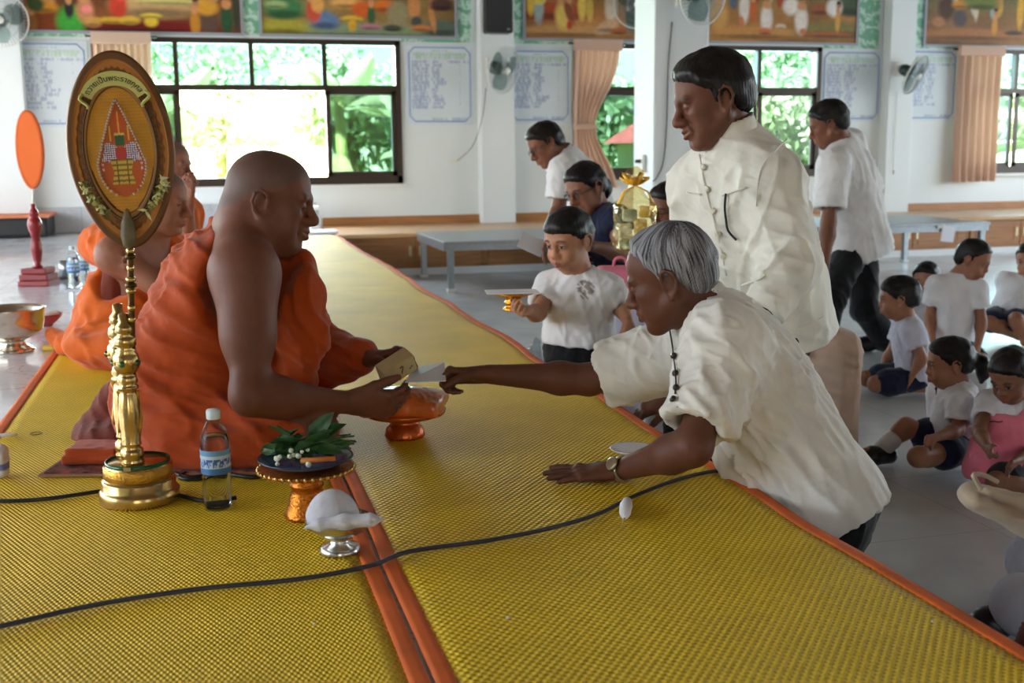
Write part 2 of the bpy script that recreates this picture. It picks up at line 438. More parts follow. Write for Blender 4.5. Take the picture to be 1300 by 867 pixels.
def wood_mat(name, c1, c2, rough=0.35, axis='X', sc=7.0, coat=0.0):
    m, nt, N, L, b = nmat(name)
    tc = N.new('ShaderNodeTexCoord'); mp = N.new('ShaderNodeMapping'); s = [sc * 2.2] * 3; s['XYZ'.index(axis)] = sc * 0.16
    mp.inputs['Scale'].default_value = s; L.new(tc.outputs['Object'], mp.inputs['Vector'])
    n = N.new('ShaderNodeTexNoise'); n.inputs['Scale'].default_value = 3.0; n.inputs['Detail'].default_value = 6; n.inputs['Distortion'].default_value = 0.6
    L.new(mp.outputs[0], n.inputs['Vector'])
    r = N.new('ShaderNodeValToRGB'); r.color_ramp.elements[0].position = 0.32; r.color_ramp.elements[1].position = 0.7
    r.color_ramp.elements[0].color = c1; r.color_ramp.elements[1].color = c2
    L.new(n.outputs['Fac'], r.inputs[0]); L.new(r.outputs[0], b.inputs['Base Color']); b.inputs['Roughness'].default_value = rough
    if coat: b.inputs['Coat Weight'].default_value = coat; b.inputs['Coat Roughness'].default_value = 0.1
    return m
M_BENCH = wood_mat('bench_wood', srgb(184, 140, 92), srgb(212, 172, 124), 0.3, 'X')
M_CAB = wood_mat('cabinet_wood', srgb(150, 98, 52), srgb(180, 124, 74), 0.35, 'X')
M_FRAME = mat('brown_aluminium', srgb(58, 47, 38), 0.4, 0.3)
M_WHITE = mat('white_paint', srgb(228, 230, 230), 0.4)

U0, U1, V0, ZC = -5.0, 12.5, -7.0, 4.0
WIN = [(-1.0, 2.13), (4.09, 7.18), (9.12, 12.2)]; WZ0, WZ1 = 0.86, 2.38
# floor (hall) and raised platform
o = MB().box(((1.15 + U1) / 2, (V0 + WALL_V) / 2, -0.05), (U1 - 1.15, WALL_V - V0, 0.1)).build('floor', M_FLOOR); struct(o)
o = MB().box(((U0 + 1.19) / 2, (V0 + WALL_V) / 2, PLAT / 2 - 0.05), (1.19 - U0, WALL_V - V0, PLAT + 0.1 - 0.004)).build('platform_floor', M_MARBLE); struct(o)
o['label'] = 'raised white marble platform floor'
# back wall: one mesh with three window openings
mb = MB()
def wbox(u0, u1, z0, z1, v0=WALL_V, v1=WALL_V + 0.2): mb.box(((u0 + u1) / 2, (v0 + v1) / 2, (z0 + z1) / 2), (u1 - u0, v1 - v0, z1 - z0))
wbox(U0, U1, 0, WZ0); wbox(U0, U1, WZ1, ZC)
us = [U0] + [x for w in WIN for x in w] + [U1]
for i in range(0, len(us), 2): wbox(us[i], us[i + 1], WZ0, WZ1)
struct(mb.build('wall_back', M_WALL))
# side walls with long window openings, rear wall with wide doorways, ceiling
mb = MB(); LW = [(0.6, 3.6), (4.2, 7.6), (8.2, 11.6)]
def sbox(u, v0, v1, z0, z1): mb.box((u, (v0 + v1) / 2, (z0 + z1) / 2), (0.2, v1 - v0, z1 - z0))
def sidewall(u, z0):
    sbox(u, V0, WALL_V, 0, z0); sbox(u, V0, WALL_V, 2.7, ZC); vv = [V0] + [x for w in LW for x in w] + [WALL_V]
    for i in range(0, len(vv), 2): sbox(u, vv[i], vv[i + 1], z0, 2.7)
sidewall(U0 - 0.1, 1.0); struct(mb.build('wall_left', M_WALL)); mb = MB(); sidewall(U1 + 0.1, 0.9); struct(mb.build('wall_right', M_WALL))
mb = MB(); mb.box(((U0 + U1) / 2, V0 - 0.1, 3.4), (U1 - U0, 0.2, 1.2))
for u in (-3.6, 1.6, 6.4, 11.0): mb.box((u, V0 - 0.1, 1.4), (2.9, 0.2, 2.8))
struct(mb.build('wall_rear', mat('light_absorbing_rear_wall', srgb(110, 84, 62), .6, var=.2, scale=3)))  # out of view; dark brown finish assumed, to cut light bounced from behind
struct(MB().box(((U0 + U1) / 2, (V0 + WALL_V) / 2, ZC + 0.1), (U1 - U0 + 1.6, WALL_V - V0 + 1.6, 0.2)).build('ceiling', mat('light_absorbing_ceiling', srgb(92, 72, 56), .6, var=.2, scale=4)))  # unseen ceiling, its assumed dark finish keeps bounced light low
# pilasters on the back wall
for k, (u0, u1) in enumerate([(-2.02, -1.64), (2.98, 3.36), (8.0, 8.34)]):
    mb = MB().box(((u0 + u1) / 2, WALL_V - 0.09, (PLAT + ZC) / 2 - 0.02), (u1 - u0, 0.18, ZC - PLAT), bev=0.008)
    o = mb.build('pilaster', M_WALL); struct(o); o['label'] = 'white pilaster on the back wall'
# free standing square column
o = MB().box((3.885, 9.22, ZC / 2), (0.49, 0.46, ZC), bev=0.02).build('column', M_WALL); struct(o); o['label'] = 'white square column in the hall'
o = MB().box((3.885, 9.22, 0.06), (0.53, 0.5, 0.12), bev=0.01).build('column_base', M_MARBLE, o); 
# grey tiled skirting behind the platform
mb = MB()
M_SKIRT = tile_mat('grey_marble_skirting', srgb(176, 180, 188), srgb(200, 203, 208), 0.4, 0.25, 0.004, 0.3, srgb(140, 142, 150))
mb.box(((U0 + 1.18) / 2, WALL_V - 0.02, PLAT + 0.13), (1.18 - U0, 0.04, 0.26), bev=0.005); struct(mb.build('baseboard_back', M_SKIRT))

# ---- windows
def glass_mat(name, tint, refl=0.06):
    m, nt, N, L, b = nmat(name); N.remove(b)
    t = N.new('ShaderNodeBsdfTransparent'); t.inputs[0].default_value = tint
    g = N.new('ShaderNodeBsdfGlossy'); g.inputs['Roughness'].default_value = 0.02
    fr = N.new('ShaderNodeLayerWeight'); fr.inputs[0].default_value = 0.25
    mx = N.new('ShaderNodeMixShader'); ml = N.new('ShaderNodeMath'); ml.operation = 'MULTIPLY'; ml.inputs[1].default_value = 0.5
    L.new(fr.outputs['Fresnel'], ml.inputs[0]); L.new(ml.outputs[0], mx.inputs[0]); L.new(t.outputs[0], mx.inputs[1]); L.new(g.outputs[0], mx.inputs[2])
    L.new(mx.outputs[0], N['Material Output'].inputs[0]); return m
M_GLASS = glass_mat('tinted_glass', (0.52, 0.66, 0.68, 1)); M_GLASS2 = glass_mat('dark_tinted_glass', (0.5, 0.58, 0.57, 1))
def make_window(n, u0, u1, open_pane):
    w = thing('window_%d' % n, 'brown aluminium window with four top lights and sliding panes', None, ((u0 + u1) / 2, WALL_V, WZ0)); w['kind'] = 'structure'
    W = u1 - u0; H = WZ1 - WZ0; tr = 1.02; fw = 0.055
    mb = MB()
    for (a, b, c, d) in ((-W/2, W/2, 0, 0.09), (-W/2, W/2, H - fw, H), (-W/2, -W/2 + fw, 0, H), (W/2 - fw, W/2, 0, H)):
        mb.box(((a + b) / 2, 0.03, (c + d) / 2), (b - a, 0.12, d - c))
    mb.box((0, 0.03, tr), (W - 2 * fw, 0.1, 0.06)); mb.build('frame', M_FRAME, w)
    pw = (W - 2 * fw) / 4
    for k in range(1, 4): MB().box((-W/2 + fw + pw * k, 0.03, (tr + H) / 2 - 0.01), (0.05, 0.08, H - tr - 0.08)).build('mullion', M_FRAME, w)
    for k in range(4): MB().box((-W/2 + fw + pw * (k + 0.5), 0.05, (tr + H) / 2), (pw - 0.03, 0.006, H - tr - 0.06)).build('pane', M_GLASS, w)
    def sash(x0, x1, y, dark):
        s = MB(); z0, z1 = 0.09, tr - 0.03
        for (a, b, c, d) in ((x0, x1, z0, z0 + 0.05), (x0, x1, z1 - 0.04, z1), (x0, x0 + 0.05, z0, z1), (x1 - 0.05, x1, z0, z1)):
            s.box(((a + b) / 2, y, (c + d) / 2), (b - a, 0.03, d - c))
        so = s.build('sash', M_FRAME, w)
        MB().box(((x0 + x1) / 2, y, (z0 + z1) / 2), (x1 - x0 - 0.08, 0.006, z1 - z0 - 0.06)).build('pane', M_GLASS2 if dark else M_GLASS, so)
    a = -W/2 + fw
    lay = {0: [(0, .045, 1), (0.03, .012, 1), (3, .045, 1), (3.0, .012, 1)], 1: [(0, .045, 0), (1.02, .012, 1), (1.98, .045, 1), (2.98, .012, 1)], 2: [(0, .045, 1), (0.2, .012, 1), (2, .045, 1), (3, .012, 1)]}[open_pane]
    for (k, y, dk) in lay: sash(a + pw * k, a + pw * (k + 1), y, dk and y > 0.03 or dk)
    MB().box((0, -0.03, -0.012), (W + 0.06, 0.08, 0.03)).build('sill', M_WHITE, w)
    return w
make_window(1, *WIN[0], 0)
make_window(2, *WIN[1], 2)
make_window(3, *WIN[2], 1)

# ---- painted green border bands, murals, donor boards
def border_mat():
    m, nt, N, L, b = nmat('green_scroll_border')
    tc = N.new('ShaderNodeTexCoord'); v = N.new('ShaderNodeTexVoronoi'); v.inputs['Scale'].default_value = 26; v.feature = 'F1'
    L.new(tc.outputs['Object'], v.inputs['Vector'])
    w = N.new('ShaderNodeTexWave'); w.wave_type = 'RINGS'; w.inputs['Scale'].default_value = 9; w.inputs['Distortion'].default_value = 6; w.inputs['Detail'].default_value = 1
    L.new(tc.outputs['Object'], w.inputs['Vector'])
    ad = N.new('ShaderNodeMath'); ad.operation = 'MULTIPLY'; L.new(v.outputs['Distance'], ad.inputs[0]); L.new(w.outputs['Fac'], ad.inputs[1])
    r = N.new('ShaderNodeValToRGB'); r.color_ramp.elements[0].position = 0.08; r.color_ramp.elements[1].position = 0.4
    r.color_ramp.elements[0].color = srgb(112, 172, 140); r.color_ramp.elements[1].color = srgb(186, 218, 204)
    L.new(ad.outputs[0], r.inputs[0]); L.new(r.outputs[0], b.inputs['Base Color']); b.inputs['Roughness'].default_value = 0.5
    return m
M_BORDER = border_mat()
for k, (u0, u1) in enumerate([(-1.6, 2.92), (3.4, 7.94), (8.4, 12.4)]):
    o = MB().box(((u0 + u1) / 2, WALL_V - 0.006, 3.02), (u1 - u0, 0.012, 1.3)).build('trim_%d' % (k + 1), M_BORDER); struct(o)
    o['label'] = 'green scroll patterned border band around the murals'
    mb = MB()
    for (a, b, c, d) in ((u0 - .03, u0, 2.37, 3.67), (u1, u1 + .03, 2.37, 3.67), (WIN[k][0] - .02, WIN[k][1] + .02, WZ1 + .0, WZ1 + .035)):
        mb.box(((a + b) / 2, WALL_V - 0.01, (c + d) / 2), (b - a, 0.022, d - c))
    struct(mb.build('trim_%d' % (k + 4), mat('pale_trim_paint', srgb(206, 216, 218), 0.5)))

M_PRINT = vmat('flat_print', 0.45, 0.3)
def raster(name, w, h, nu, nz, fn, parent=None, loc=None, rot=None, y=0.0, m=None):
    """flat printed sheet in the XZ plane facing -Y, colours computed per point (x across 0..w, z up 0..h)"""
    xs = np.linspace(0, w, nu); zs = np.linspace(0, h, nz); X, Z = np.meshgrid(xs, zs, indexing='ij')
    col = fn(X.ravel(), Z.ravel()); V = np.stack([X.ravel(), np.full(X.size, y), Z.ravel()], 1)
    i = np.arange(nu * nz).reshape(nu, nz); Q = np.stack([i[:-1, :-1], i[1:, :-1], i[1:, 1:], i[:-1, 1:]], -1).reshape(-1, 4)
    return link(name, mesh_np(name, V, Q, False, col), m or M_PRINT, parent, loc, rot)
def blob(col, x, z, cx, cz, rx, rz, c, ang=0.0, soft=0.18):
    a = math.radians(ang); dx, dz = x - cx, z - cz; u = (dx * math.cos(a) + dz * math.sin(a)) / rx; v = (-dx * math.sin(a) + dz * math.cos(a)) / rz
    m = np.clip((1 - np.sqrt(u * u + v * v)) / soft + 0.5, 0, 1)[:, None]
    return col * (1 - m) + np.array(srgb(*c)[:3]) * m
def mural(k, px0, px1, pyb, base, blobs, label, seed, u_override=None):
    a = on_v(px0, pyb, WALL_V); b = on_v(px1, pyb, WALL_V)
    u0, u1 = u_override or (a[0], b[0]); z0 = 2.43; w, h = u1 - u0, 1.1
    t = thing('mural_painting', label, 'painting', ((u0 + u1) / 2, WALL_V - 0.012, z0), 0, 'temple murals above the windows')
    rng = random.Random(seed)
    def fn(x, z):
        P = np.stack([x * 2.2, z * 3.5, 0 * x + seed], 1); n = vnoise(P)[:, None] * 0.35 + vnoise(P * 3.1)[:, None] * 0.2
        c1 = np.array(srgb(*base)[:3]); c2 = np.array(srgb(96, 104, 66)[:3]); c3 = np.array(srgb(150, 170, 170)[:3]); t1 = np.clip((z - .3) / .35, 0, 1)[:, None]; t2 = np.clip((z - .75) / .25, 0, 1)[:, None]
        col = ((c1 * (1 - t1) + c2 * t1) * (1 - t2) + c3 * t2) * (1 + n)
        for _ in range(9):     # foliage clumps of the painted landscape
            col = blob(col, x, z, rng.uniform(0, w), rng.uniform(.6, h), rng.uniform(.12, .3), rng.uniform(.06, .16), rng.choice([(70, 92, 52), (92, 112, 60), (58, 76, 50)]), 0, .7)
        for _ in range(11):    # robed figures higher up, out of the photograph
            cx, cz, s_ = rng.uniform(.1, w - .1), rng.uniform(.5, .85), rng.uniform(.1, .14); c = rng.choice([(160, 70, 36), (90, 116, 76), (196, 150, 70), (190, 182, 164), (84, 98, 116)])
            col = blob(col, x, z, cx, cz - s_ * .9, s_ * .42, s_ * .8, c, rng.uniform(-10, 10), .4); col = blob(col, x, z, cx, cz, s_ * .4, s_ * .5, (196, 140, 96), 0, .4); col = blob(col, x, z, cx, cz + s_ * .62, s_ * .2, s_ * .24, (176, 120, 84), 0, .4); col = blob(col, x, z, cx, cz + s_ * .8, s_ * .2, s_ * .12, (50, 40, 36), 0, .5)
        for (px, py, rx, ry, c, *an) in blobs:
            q = on_v(px, py, WALL_V); col = blob(col, x, z, q[0] - u0, q[2] - z0, rx * 0.0083, ry * 0.0083, c, (an[0] if an else 0), .55)
            if ry > rx * 1.25 and ry > 9:    # a standing or kneeling figure: head and bare shoulders
                zz = q[2] - z0 + ry * .0083; col = blob(col, x, z, q[0] - u0, zz + .01, rx * .006, .05, (200, 142, 96), 0, .5); col = blob(col, x, z, q[0] - u0 + .01, zz + .075, .032, .04, (180, 122, 84), 0, .5); col = blob(col, x, z, q[0] - u0 + .008, zz + .1, .03, .022, (48, 38, 34), 0, .6)
            elif rx > ry * 1.6: col = blob(col, x, z, q[0] - u0, q[2] - z0 - ry * .005, rx * .007, ry * .003, tuple(int(v * .7) for v in c), 0, .9)
        return np.clip(col * (1 + 0.10 * vnoise(P * 14)[:, None]), 0, 1)
    raster('canvas', w, h, 240, 110, fn, t, (-w / 2, 0, 0), None, -0.012)
    mb = MB(); f = 0.03
    for (x0, x1, c, d) in ((-w/2 - f, w/2 + f, -f, 0), (-w/2 - f, w/2 + f, h, h + f), (-w/2 - f, -w/2, 0, h), (w/2, w/2 + f, 0, h)):
        mb.box(((x0 + x1) / 2, -0.012, (c + d) / 2), (x1 - x0, 0.03, d - c))
    mb.build('frame', mat('grey_picture_frame', srgb(150, 155, 165), 0.4), t)
    MB().box((0, -0.004, h / 2), (w, 0.01, h)).build('backing', M_WHITE, t)
mural(1, 33, 306, 41, (120, 70, 35), [(170, 35, 130, 9, (110, 22, 18)), (200, 8, 50, 14, (186, 150, 105)), (215, 2, 40, 4, (205, 195, 120)), (150, 8, 10, 14, (195, 60, 40)), (152, -6, 9, 6, (220, 90, 60)),
      (60, 22, 14, 18, (130, 60, 25)), (55, 9, 16, 7, (205, 140, 40)), (90, 28, 16, 18, (60, 160, 55)), (88, 12, 5, 10, (40, 35, 45)), (108, 14, 10, 14, (190, 130, 90)), (110, 12, 6, 5, (225, 130, 130)),
      (118, 28, 10, 6, (200, 150, 80)), (145, 26, 20, 4, (205, 160, 50)), (165, 26, 12, 5, (215, 175, 60)), (192, 28, 8, 6, (222, 190, 60)), (192, 20, 12, 3, (215, 190, 70)), (265, 26, 12, 20, (90, 70, 60)), (262, 10, 14, 9, (205, 150, 50)), (248, 30, 6, 16, (190, 130, 40)),
      (288, 26, 8, 18, (40, 80, 50)), (300, 14, 5, 26, (55, 60, 45)), (40, 30, 7, 14, (150, 95, 40)), (45, 6, 10, 8, (60, 80, 40))],
      'framed temple mural with a green robed kneeling figure and a red carpet', 11)
mural(2, 333, 577, 45, (150, 120, 70), [(450, 40, 120, 10, (128, 145, 110)), (360, 34, 30, 12, (165, 155, 60)), (560, 36, 26, 10, (90, 105, 95)), (360, 10, 26, 14, (62, 120, 75)), (350, 6, 14, 5, (150, 175, 120)), (412, 26, 18, 11, (95, 125, 165), -10), (398, 14, 9, 14, (200, 80, 60)), (403, 6, 8, 10, (225, 165, 90)),
      (440, 4, 20, 7, (225, 170, 100)), (447, 24, 14, 4, (215, 180, 60)), (447, 32, 5, 8, (210, 160, 50)), (460, 12, 14, 10, (205, 95, 40)), (488, 8, 14, 8, (210, 110, 40)), (471, 20, 5, 14, (60, 95, 60)), (470, 34, 14, 4, (175, 120, 135)),
      (505, 18, 14, 16, (150, 140, 105)), (498, 36, 12, 4, (70, 70, 60)), (525, 8, 8, 18, (200, 135, 80)), (528, 28, 7, 7, (70, 80, 75)), (548, 22, 4, 18, (205, 140, 85), 10), (560, 6, 16, 8, (80, 50, 45)), (535, 36, 14, 4, (200, 120, 60))],
      'framed temple mural with a figure seated in a blue skirt on grass', 12)
mural(3, 661, 900, 47, (170, 115, 65), [(720, 40, 80, 8, (186, 138, 85)), (700, 14, 50, 12, (170, 75, 40)), (683, 8, 7, 22, (150, 170, 170)), (683, -2, 9, 8, (230, 205, 90)), (673, 6, 5, 14, (225, 190, 70)), (715, 20, 12, 18, (215, 185, 95)), (722, 16, 6, 16, (140, 75, 50), 20), (722, 32, 4, 6, (180, 60, 40)),
      (738, 8, 6, 18, (228, 195, 90)), (748, 12, 5, 16, (215, 180, 90)), (775, 8, 9, 22, (215, 200, 180)), (770, 34, 18, 8, (205, 165, 130), 25), (785, 40, 12, 4, (165, 90, 50)), (800, 20, 8, 24, (90, 110, 100))],
      'framed temple mural with standing dancers on brown ground', 13, (3.53, 5.5))
mural(4, 900, 1099, 52, (165, 115, 60), [(960, 42, 70, 9, (190, 135, 70)), (1060, 38, 60, 12, (130, 115, 60)), (1080, 8, 24, 14, (70, 85, 60)), (1050, 44, 40, 4, (165, 95, 45)), (944, 10, 8, 20, (215, 205, 195)), (940, 28, 4, 8, (195, 120, 80)), (972, 24, 9, 18, (222, 212, 205)), (970, 40, 10, 5, (195, 110, 60)), (955, 14, 6, 16, (190, 95, 45)),
      (1003, 8, 12, 12, (225, 215, 205)), (1016, 26, 10, 18, (220, 210, 200)), (1018, 40, 5, 4, (195, 110, 60)), (1040, 12, 14, 8, (150, 85, 45)), (1058, 10, 12, 12, (228, 222, 215)), (1062, 28, 4, 14, (205, 150, 70)), (1090, 10, 5, 6, (190, 120, 60)), (990, 34, 8, 4, (210, 180, 150)), (912, 20, 14, 20, (200, 150, 80))],
      'framed temple mural with kneeling figures in white on tan ground', 14, (5.72, 7.62))
mural(5, 1169, 1360, 52, (130, 95, 60), [(1230, 44, 90, 9, (165, 110, 65)), (1200, 10, 14, 18, (80, 55, 40)), (1190, 28, 10, 7, (175, 120, 80)), (1217, 24, 12, 12, (85, 75, 75)), (1218, 6, 14, 6, (205, 140, 60)), (1238, 12, 4, 16, (205, 190, 165)), (1260, 16, 6, 10, (140, 165, 160)), (1262, 2, 7, 8, (200, 130, 60)), (1261, 34, 5, 12, (205, 145, 60)), (1294, 14, 6, 26, (215, 165, 60)), (1245, 4, 30, 10, (110, 120, 60)), (1285, 42, 16, 3, (80, 70, 60))],
      'framed temple mural with a dark tent shape among standing figures', 15, (8.57, 10.6))

def board(px0, py0, px1, py1, rows, label, seed):
    a = on_v(px0, py0, WALL_V); b = on_v(px1, py1, WALL_V); w = b[0] - a[0]; h = a[2] - b[2]
    t = thing('donor_board', label, 'sign', ((a[0] + b[0]) / 2, WALL_V - 0.004, b[2]), 0, 'donor name boards between the windows')
    rng = np.random.RandomState(seed)
    ink = srgb(96, 116, 176); grn = srgb(130, 186, 140); pap = srgb(214, 224, 232)
    lines = [(0.93, 0.38, 0.62, grn, .018), (0.885, 0.08, 0.92, grn, .026), (0.845, 0.14, 0.88, grn, .026)]
    y = 0.79
    for r in range(rows):
        e1 = rng.uniform(.30, .38); lines.append((y, 0.08, e1, ink, .026)); lines.append((y, e1 + .06, e1 + .06 + rng.uniform(.08, .22), ink, .026))
        if r == 0: lines.append((y, 0.62, 0.95, ink, .02))
        elif rng.rand() < .8: lines.append((y, 0.80, 0.815, ink, .012))
        y -= 0.62 / rows
    lines.append((0.06, 0.38, 0.62, ink, .018)); lines.append((0.06, 0.68, 0.9, ink, .018))
    def fn(x, z):
        u, v = x / w, z / h; col = np.tile(np.array(pap[:3]), (len(x), 1)) * (1 + .03 * vnoise(np.stack([x * 4, z * 4, x * 0], 1))[:, None])
        for (yy, a0, a1, c, th) in lines:
            gap = vnoise(np.stack([x * 95, np.full_like(x, yy * 77), 0 * x], 1)) > -0.35
            hh = th * (0.75 + 0.5 * vnoise(np.stack([x * 60, np.full_like(x, yy * 31 + 5), 0 * x], 1)))
            m = ((np.abs(v - yy) < hh) & (u > a0) & (u < a1) & gap)[:, None] * 0.45; col = col * (1 - m) + np.array(c[:3]) * m
        return col
    raster('printed_sheet', w, h, 150, 150, fn, t, (-w / 2, 0, 0), None, -0.013)
    MB().box((0, -0.006, h / 2), (w + .03, 0.012, h + .03), bev=0.004).build('panel', mat('board_white', srgb(214, 224, 232), 0.4), t)
    mb = MB(); i = 0.025; q = 0.06
    pts = [(-w/2 + i + q, h - i), (w/2 - i - q, h - i), (w/2 - i, h - i - q), (w/2 - i, i + q), (w/2 - i - q, i), (-w/2 + i + q, i), (-w/2 + i, i + q), (-w/2 + i, h - i - q)]
    mb.tube([(x, -0.015, z) for x, z in pts], 0.007, 5, closed=True); mb.build('blue_outline', mat('board_blue', srgb(120, 150, 200), 0.5), t)
board(10, 52, 116, 160, 12, 'white donor board with blue text beside the tan curtain over the marble platform', 1)
board(515, 57, 600, 157, 14, 'white donor board with blue text next to the pilaster with the black loudspeaker', 2)
board(646, 62, 723, 155, 14, 'white donor board with blue text partly behind a wall fan', 3)
board(1044, 64, 1114, 153, 13, 'white donor board with blue text above the walking man', 4)
board(1152, 63, 1210, 152, 12, 'white donor board with blue text beside the straight peach curtain', 5)

# ---- curtains
def curtain_mat(name, c):
    m, nt, N, L, b = nmat(name); b.inputs['Base Color'].default_value = c; b.inputs['Roughness'].default_value = 0.8
    b.inputs['Sheen Weight'].default_value = 0.2
    tr = N.new('ShaderNodeBsdfTranslucent'); tr.inputs[0].default_value = c; mx = N.new('ShaderNodeMixShader'); mx.inputs[0].default_value = 0.3
    L.new(b.outputs[0], mx.inputs[1]); L.new(tr.outputs[0], mx.inputs[2]); L.new(mx.outputs[0], N['Material Output'].inputs[0]); return m
M_CURT = curtain_mat('peach_curtain', srgb(224, 192, 172)); M_CURT2 = curtain_mat('tan_curtain', srgb(226, 200, 178))
def curtain(label, u0, u1, z0, z1, m, tie=None, pleats=9, slant=0.0):
    t = thing('curtain', label, 'curtain', ((u0 + u1) / 2, WALL_V - 0.14, z0), 0, None)
    nu, nz = 90, 40; W = u1 - u0; H = z1 - z0
    s = np.linspace(0, 1, nu); q = np.linspace(0, 1, nz); S, Q = np.meshgrid(s, q, indexing='ij')
    amp = 0.028 * np.ones_like(S); x = (S - .5) * W
    if tie is not None:
        zt = tie; g = np.exp(-((Q - zt) / .28) ** 2); wid = 1 - .55 * g; wid = np.where(Q < zt, np.maximum(wid, .45 + .5 * (zt - Q)), wid)
        x = (S * wid - .5) * W; amp = amp * (0.6 + .4 * wid)
    x = x + slant * (1 - Q)
    y = amp * np.sin(S * pleats * 2 * PI + 0.8 * np.sin(Q * 3)) + 0.01 * vnoise(np.stack([S * 8, Q * 4, 0 * S], -1))
    for k, off in ((0, 0.0), (1, 0.004)):
        pass
    V = np.stack([x, y, Q * H], -1).reshape(-1, 3); V2 = V + [0, 0.005, 0]; i = np.arange(nu * nz).reshape(nu, nz)
    q1 = np.stack([i[:-1, :-1], i[1:, :-1], i[1:, 1:], i[:-1, 1:]], -1).reshape(-1, 4)
    link('cloth', mesh_np('curtain_cloth', np.concatenate([V, V2]), np.concatenate([q1, q1[:, ::-1] + nu * nz])), m, t)
    MB().box((0, 0.0, H - .06), (W + 0.01, .085, .12), bev=.01).build('heading', m, t)
    MB().tube([(-W/2 - .06, 0.02, H - .04), (W/2 + .06, 0.02, H - .04)], .012, 8).build('rail', M_FRAME, t)
    if tie is not None: MB().box((-W * .27, -.0, H * tie), (W * .47, .09, .055), bev=.012).build('tieback', m, t)
curtain('tan curtain drawn aside behind the large ceremonial fan', -.98, -.42, .9, WZ1 + .03, M_CURT2)
a = on_v(729, 58, WALL_V - .14); b = on_v(789, 58, WALL_V - .14)
curtain('peach curtain gathered by a tieback beside the square column', a[0], b[0], .78, WZ1 + .03, M_CURT, .42, 7)
a = on_v(1220, 60, WALL_V - .14); b = on_v(1276, 60, WALL_V - .14)
curtain('peach curtain hanging straight beside a wall fan', a[0] - .02, b[0] - .02, .77, WZ1 + .03, M_CURT, None, 6)

# ---- wooden bench with cabinets along the back wall
BV0 = 11.1
o = MB().box(((1.24 + U1) / 2, (BV0 + WALL_V) / 2, PLAT - .02), (U1 - 1.24, WALL_V - BV0, .04), bev=.004).build('bench_top', M_BENCH)
tag(o, 'long glossy wooden bench top along the back wall', 'bench')
o = MB().box(((1.24 + U1) / 2, WALL_V - .015, PLAT + .045), (U1 - 1.24, .03, .09), bev=.004).build('trim_7', M_CAB); struct(o)
o = MB().box(((1.24 + U1) / 2, BV0 + .06, .035), (U1 - 1.24, .06, .07)).build('baseboard_bench', M_WHITE); struct(o)
cab_n = 8; cw = (U1 - 1.3) / cab_n
CABL = ['wooden cabinet under the bench beside the marble platform, two shut doors', 'wooden cabinet under the bench behind the grey metal table',
        'wooden cabinet under the bench behind the bowing man', 'wooden cabinet under the bench behind the square column', 'wooden cabinet under the bench behind the white jacket',
        'wooden cabinet under the bench behind the walking man', 'wooden cabinet under the bench with one door slid open and a yellow box inside', 'wooden cabinet under the bench with carved panel doors below the straight peach curtain']
for k in range(cab_n):
    u0 = 1.3 + k * cw; t = thing('cabinet', CABL[k], 'cabinet', (u0 + cw / 2, BV0 + .03, .07), 0, 'cabinets under the wooden bench')
    mb = MB(); H = PLAT - .04 - .07
    mb.box((-cw / 2 + .02, .3, H / 2), (.036, .6, H)); mb.box((cw / 2 - .02, .3, H / 2), (.036, .6, H)); mb.box((0, .3, .012), (cw, .6, .024)); mb.box((0, .59, H / 2), (cw, .02, H)); mb.box((0, .02, H - .012), (cw, .04, .024))
    mb.build('carcass', M_CAB, t)
    dw = (cw - .08) / 2
    doors = [(-cw / 2 + .04, 0), (0, 0)] if k != 6 else [(-cw / 2 + .04, 0), (cw / 2 - .04 - dw * .92, 0)]
    for di, (x0, y) in enumerate(doors):
        wdt = dw if k != 6 else dw * (.72 if di == 0 else .92)
        d = MB().box((x0 + wdt / 2, y - .005, H / 2), (wdt - .006, .022, H - .05), bev=.004).build('door', M_CAB, t)
        mb = MB()
        for (a, b, c, e) in ((.1, .9, .76, .8), (.1, .9, .2, .24), (.1, .13, .24, .76), (.87, .9, .24, .76)):
            mb.box((x0 + wdt * (a + b) / 2, y - .018, H * (c + e) / 2), (wdt * (b - a), .008, H * (e - c)))
        mb.build('moulding', M_CAB, d)
        hx = x0 + (wdt - .05 if di == 0 else .05)
        MB().box((hx, y - .02, H * .55), (.03, .012, .1), bev=.004).build('handle', mat('brass_pull', srgb(210, 190, 150), .4, .5), d)
# ================================================================== GARDEN OUTSIDE
M_GRASS = mat('garden_grass', srgb(120, 150, 60), .9, var=.35, scale=3)
o = MB().box((5, 45, -.15), (120, 64, .1)).build('ground', M_GRASS); struct(o); o['label'] = 'sunlit grass outside the windows'
def leaf_mat(name, c, tl=.45):
    m, nt, N, L, b = nmat(name); tc = N.new('ShaderNodeTexCoord'); n = N.new('ShaderNodeTexNoise'); n.inputs['Scale'].default_value = 5
    L.new(tc.outputs['Object'], n.inputs['Vector']); r = N.new('ShaderNodeValToRGB')
    r.color_ramp.elements[0].color = tuple(x * .7 for x in c[:3]) + (1,); r.color_ramp.elements[1].color = c; L.new(n.outputs['Fac'], r.inputs[0])
    L.new(r.outputs[0], b.inputs['Base Color']); b.inputs['Roughness'].default_value = .4
    t = N.new('ShaderNodeBsdfTranslucent'); L.new(r.outputs[0], t.inputs[0]); mx = N.new('ShaderNodeMixShader'); mx.inputs[0].default_value = tl
    L.new(b.outputs[0], mx.inputs[1]); L.new(t.outputs[0], mx.inputs[2]); L.new(mx.outputs[0], N['Material Output'].inputs[0]); return m
M_BAN = leaf_mat('banana_leaf', srgb(214, 222, 184)); M_BANDRY = leaf_mat('dry_banana_leaf', srgb(222, 206, 160)); M_TREE = leaf_mat('tree_leaf', srgb(150, 172, 136), .35)
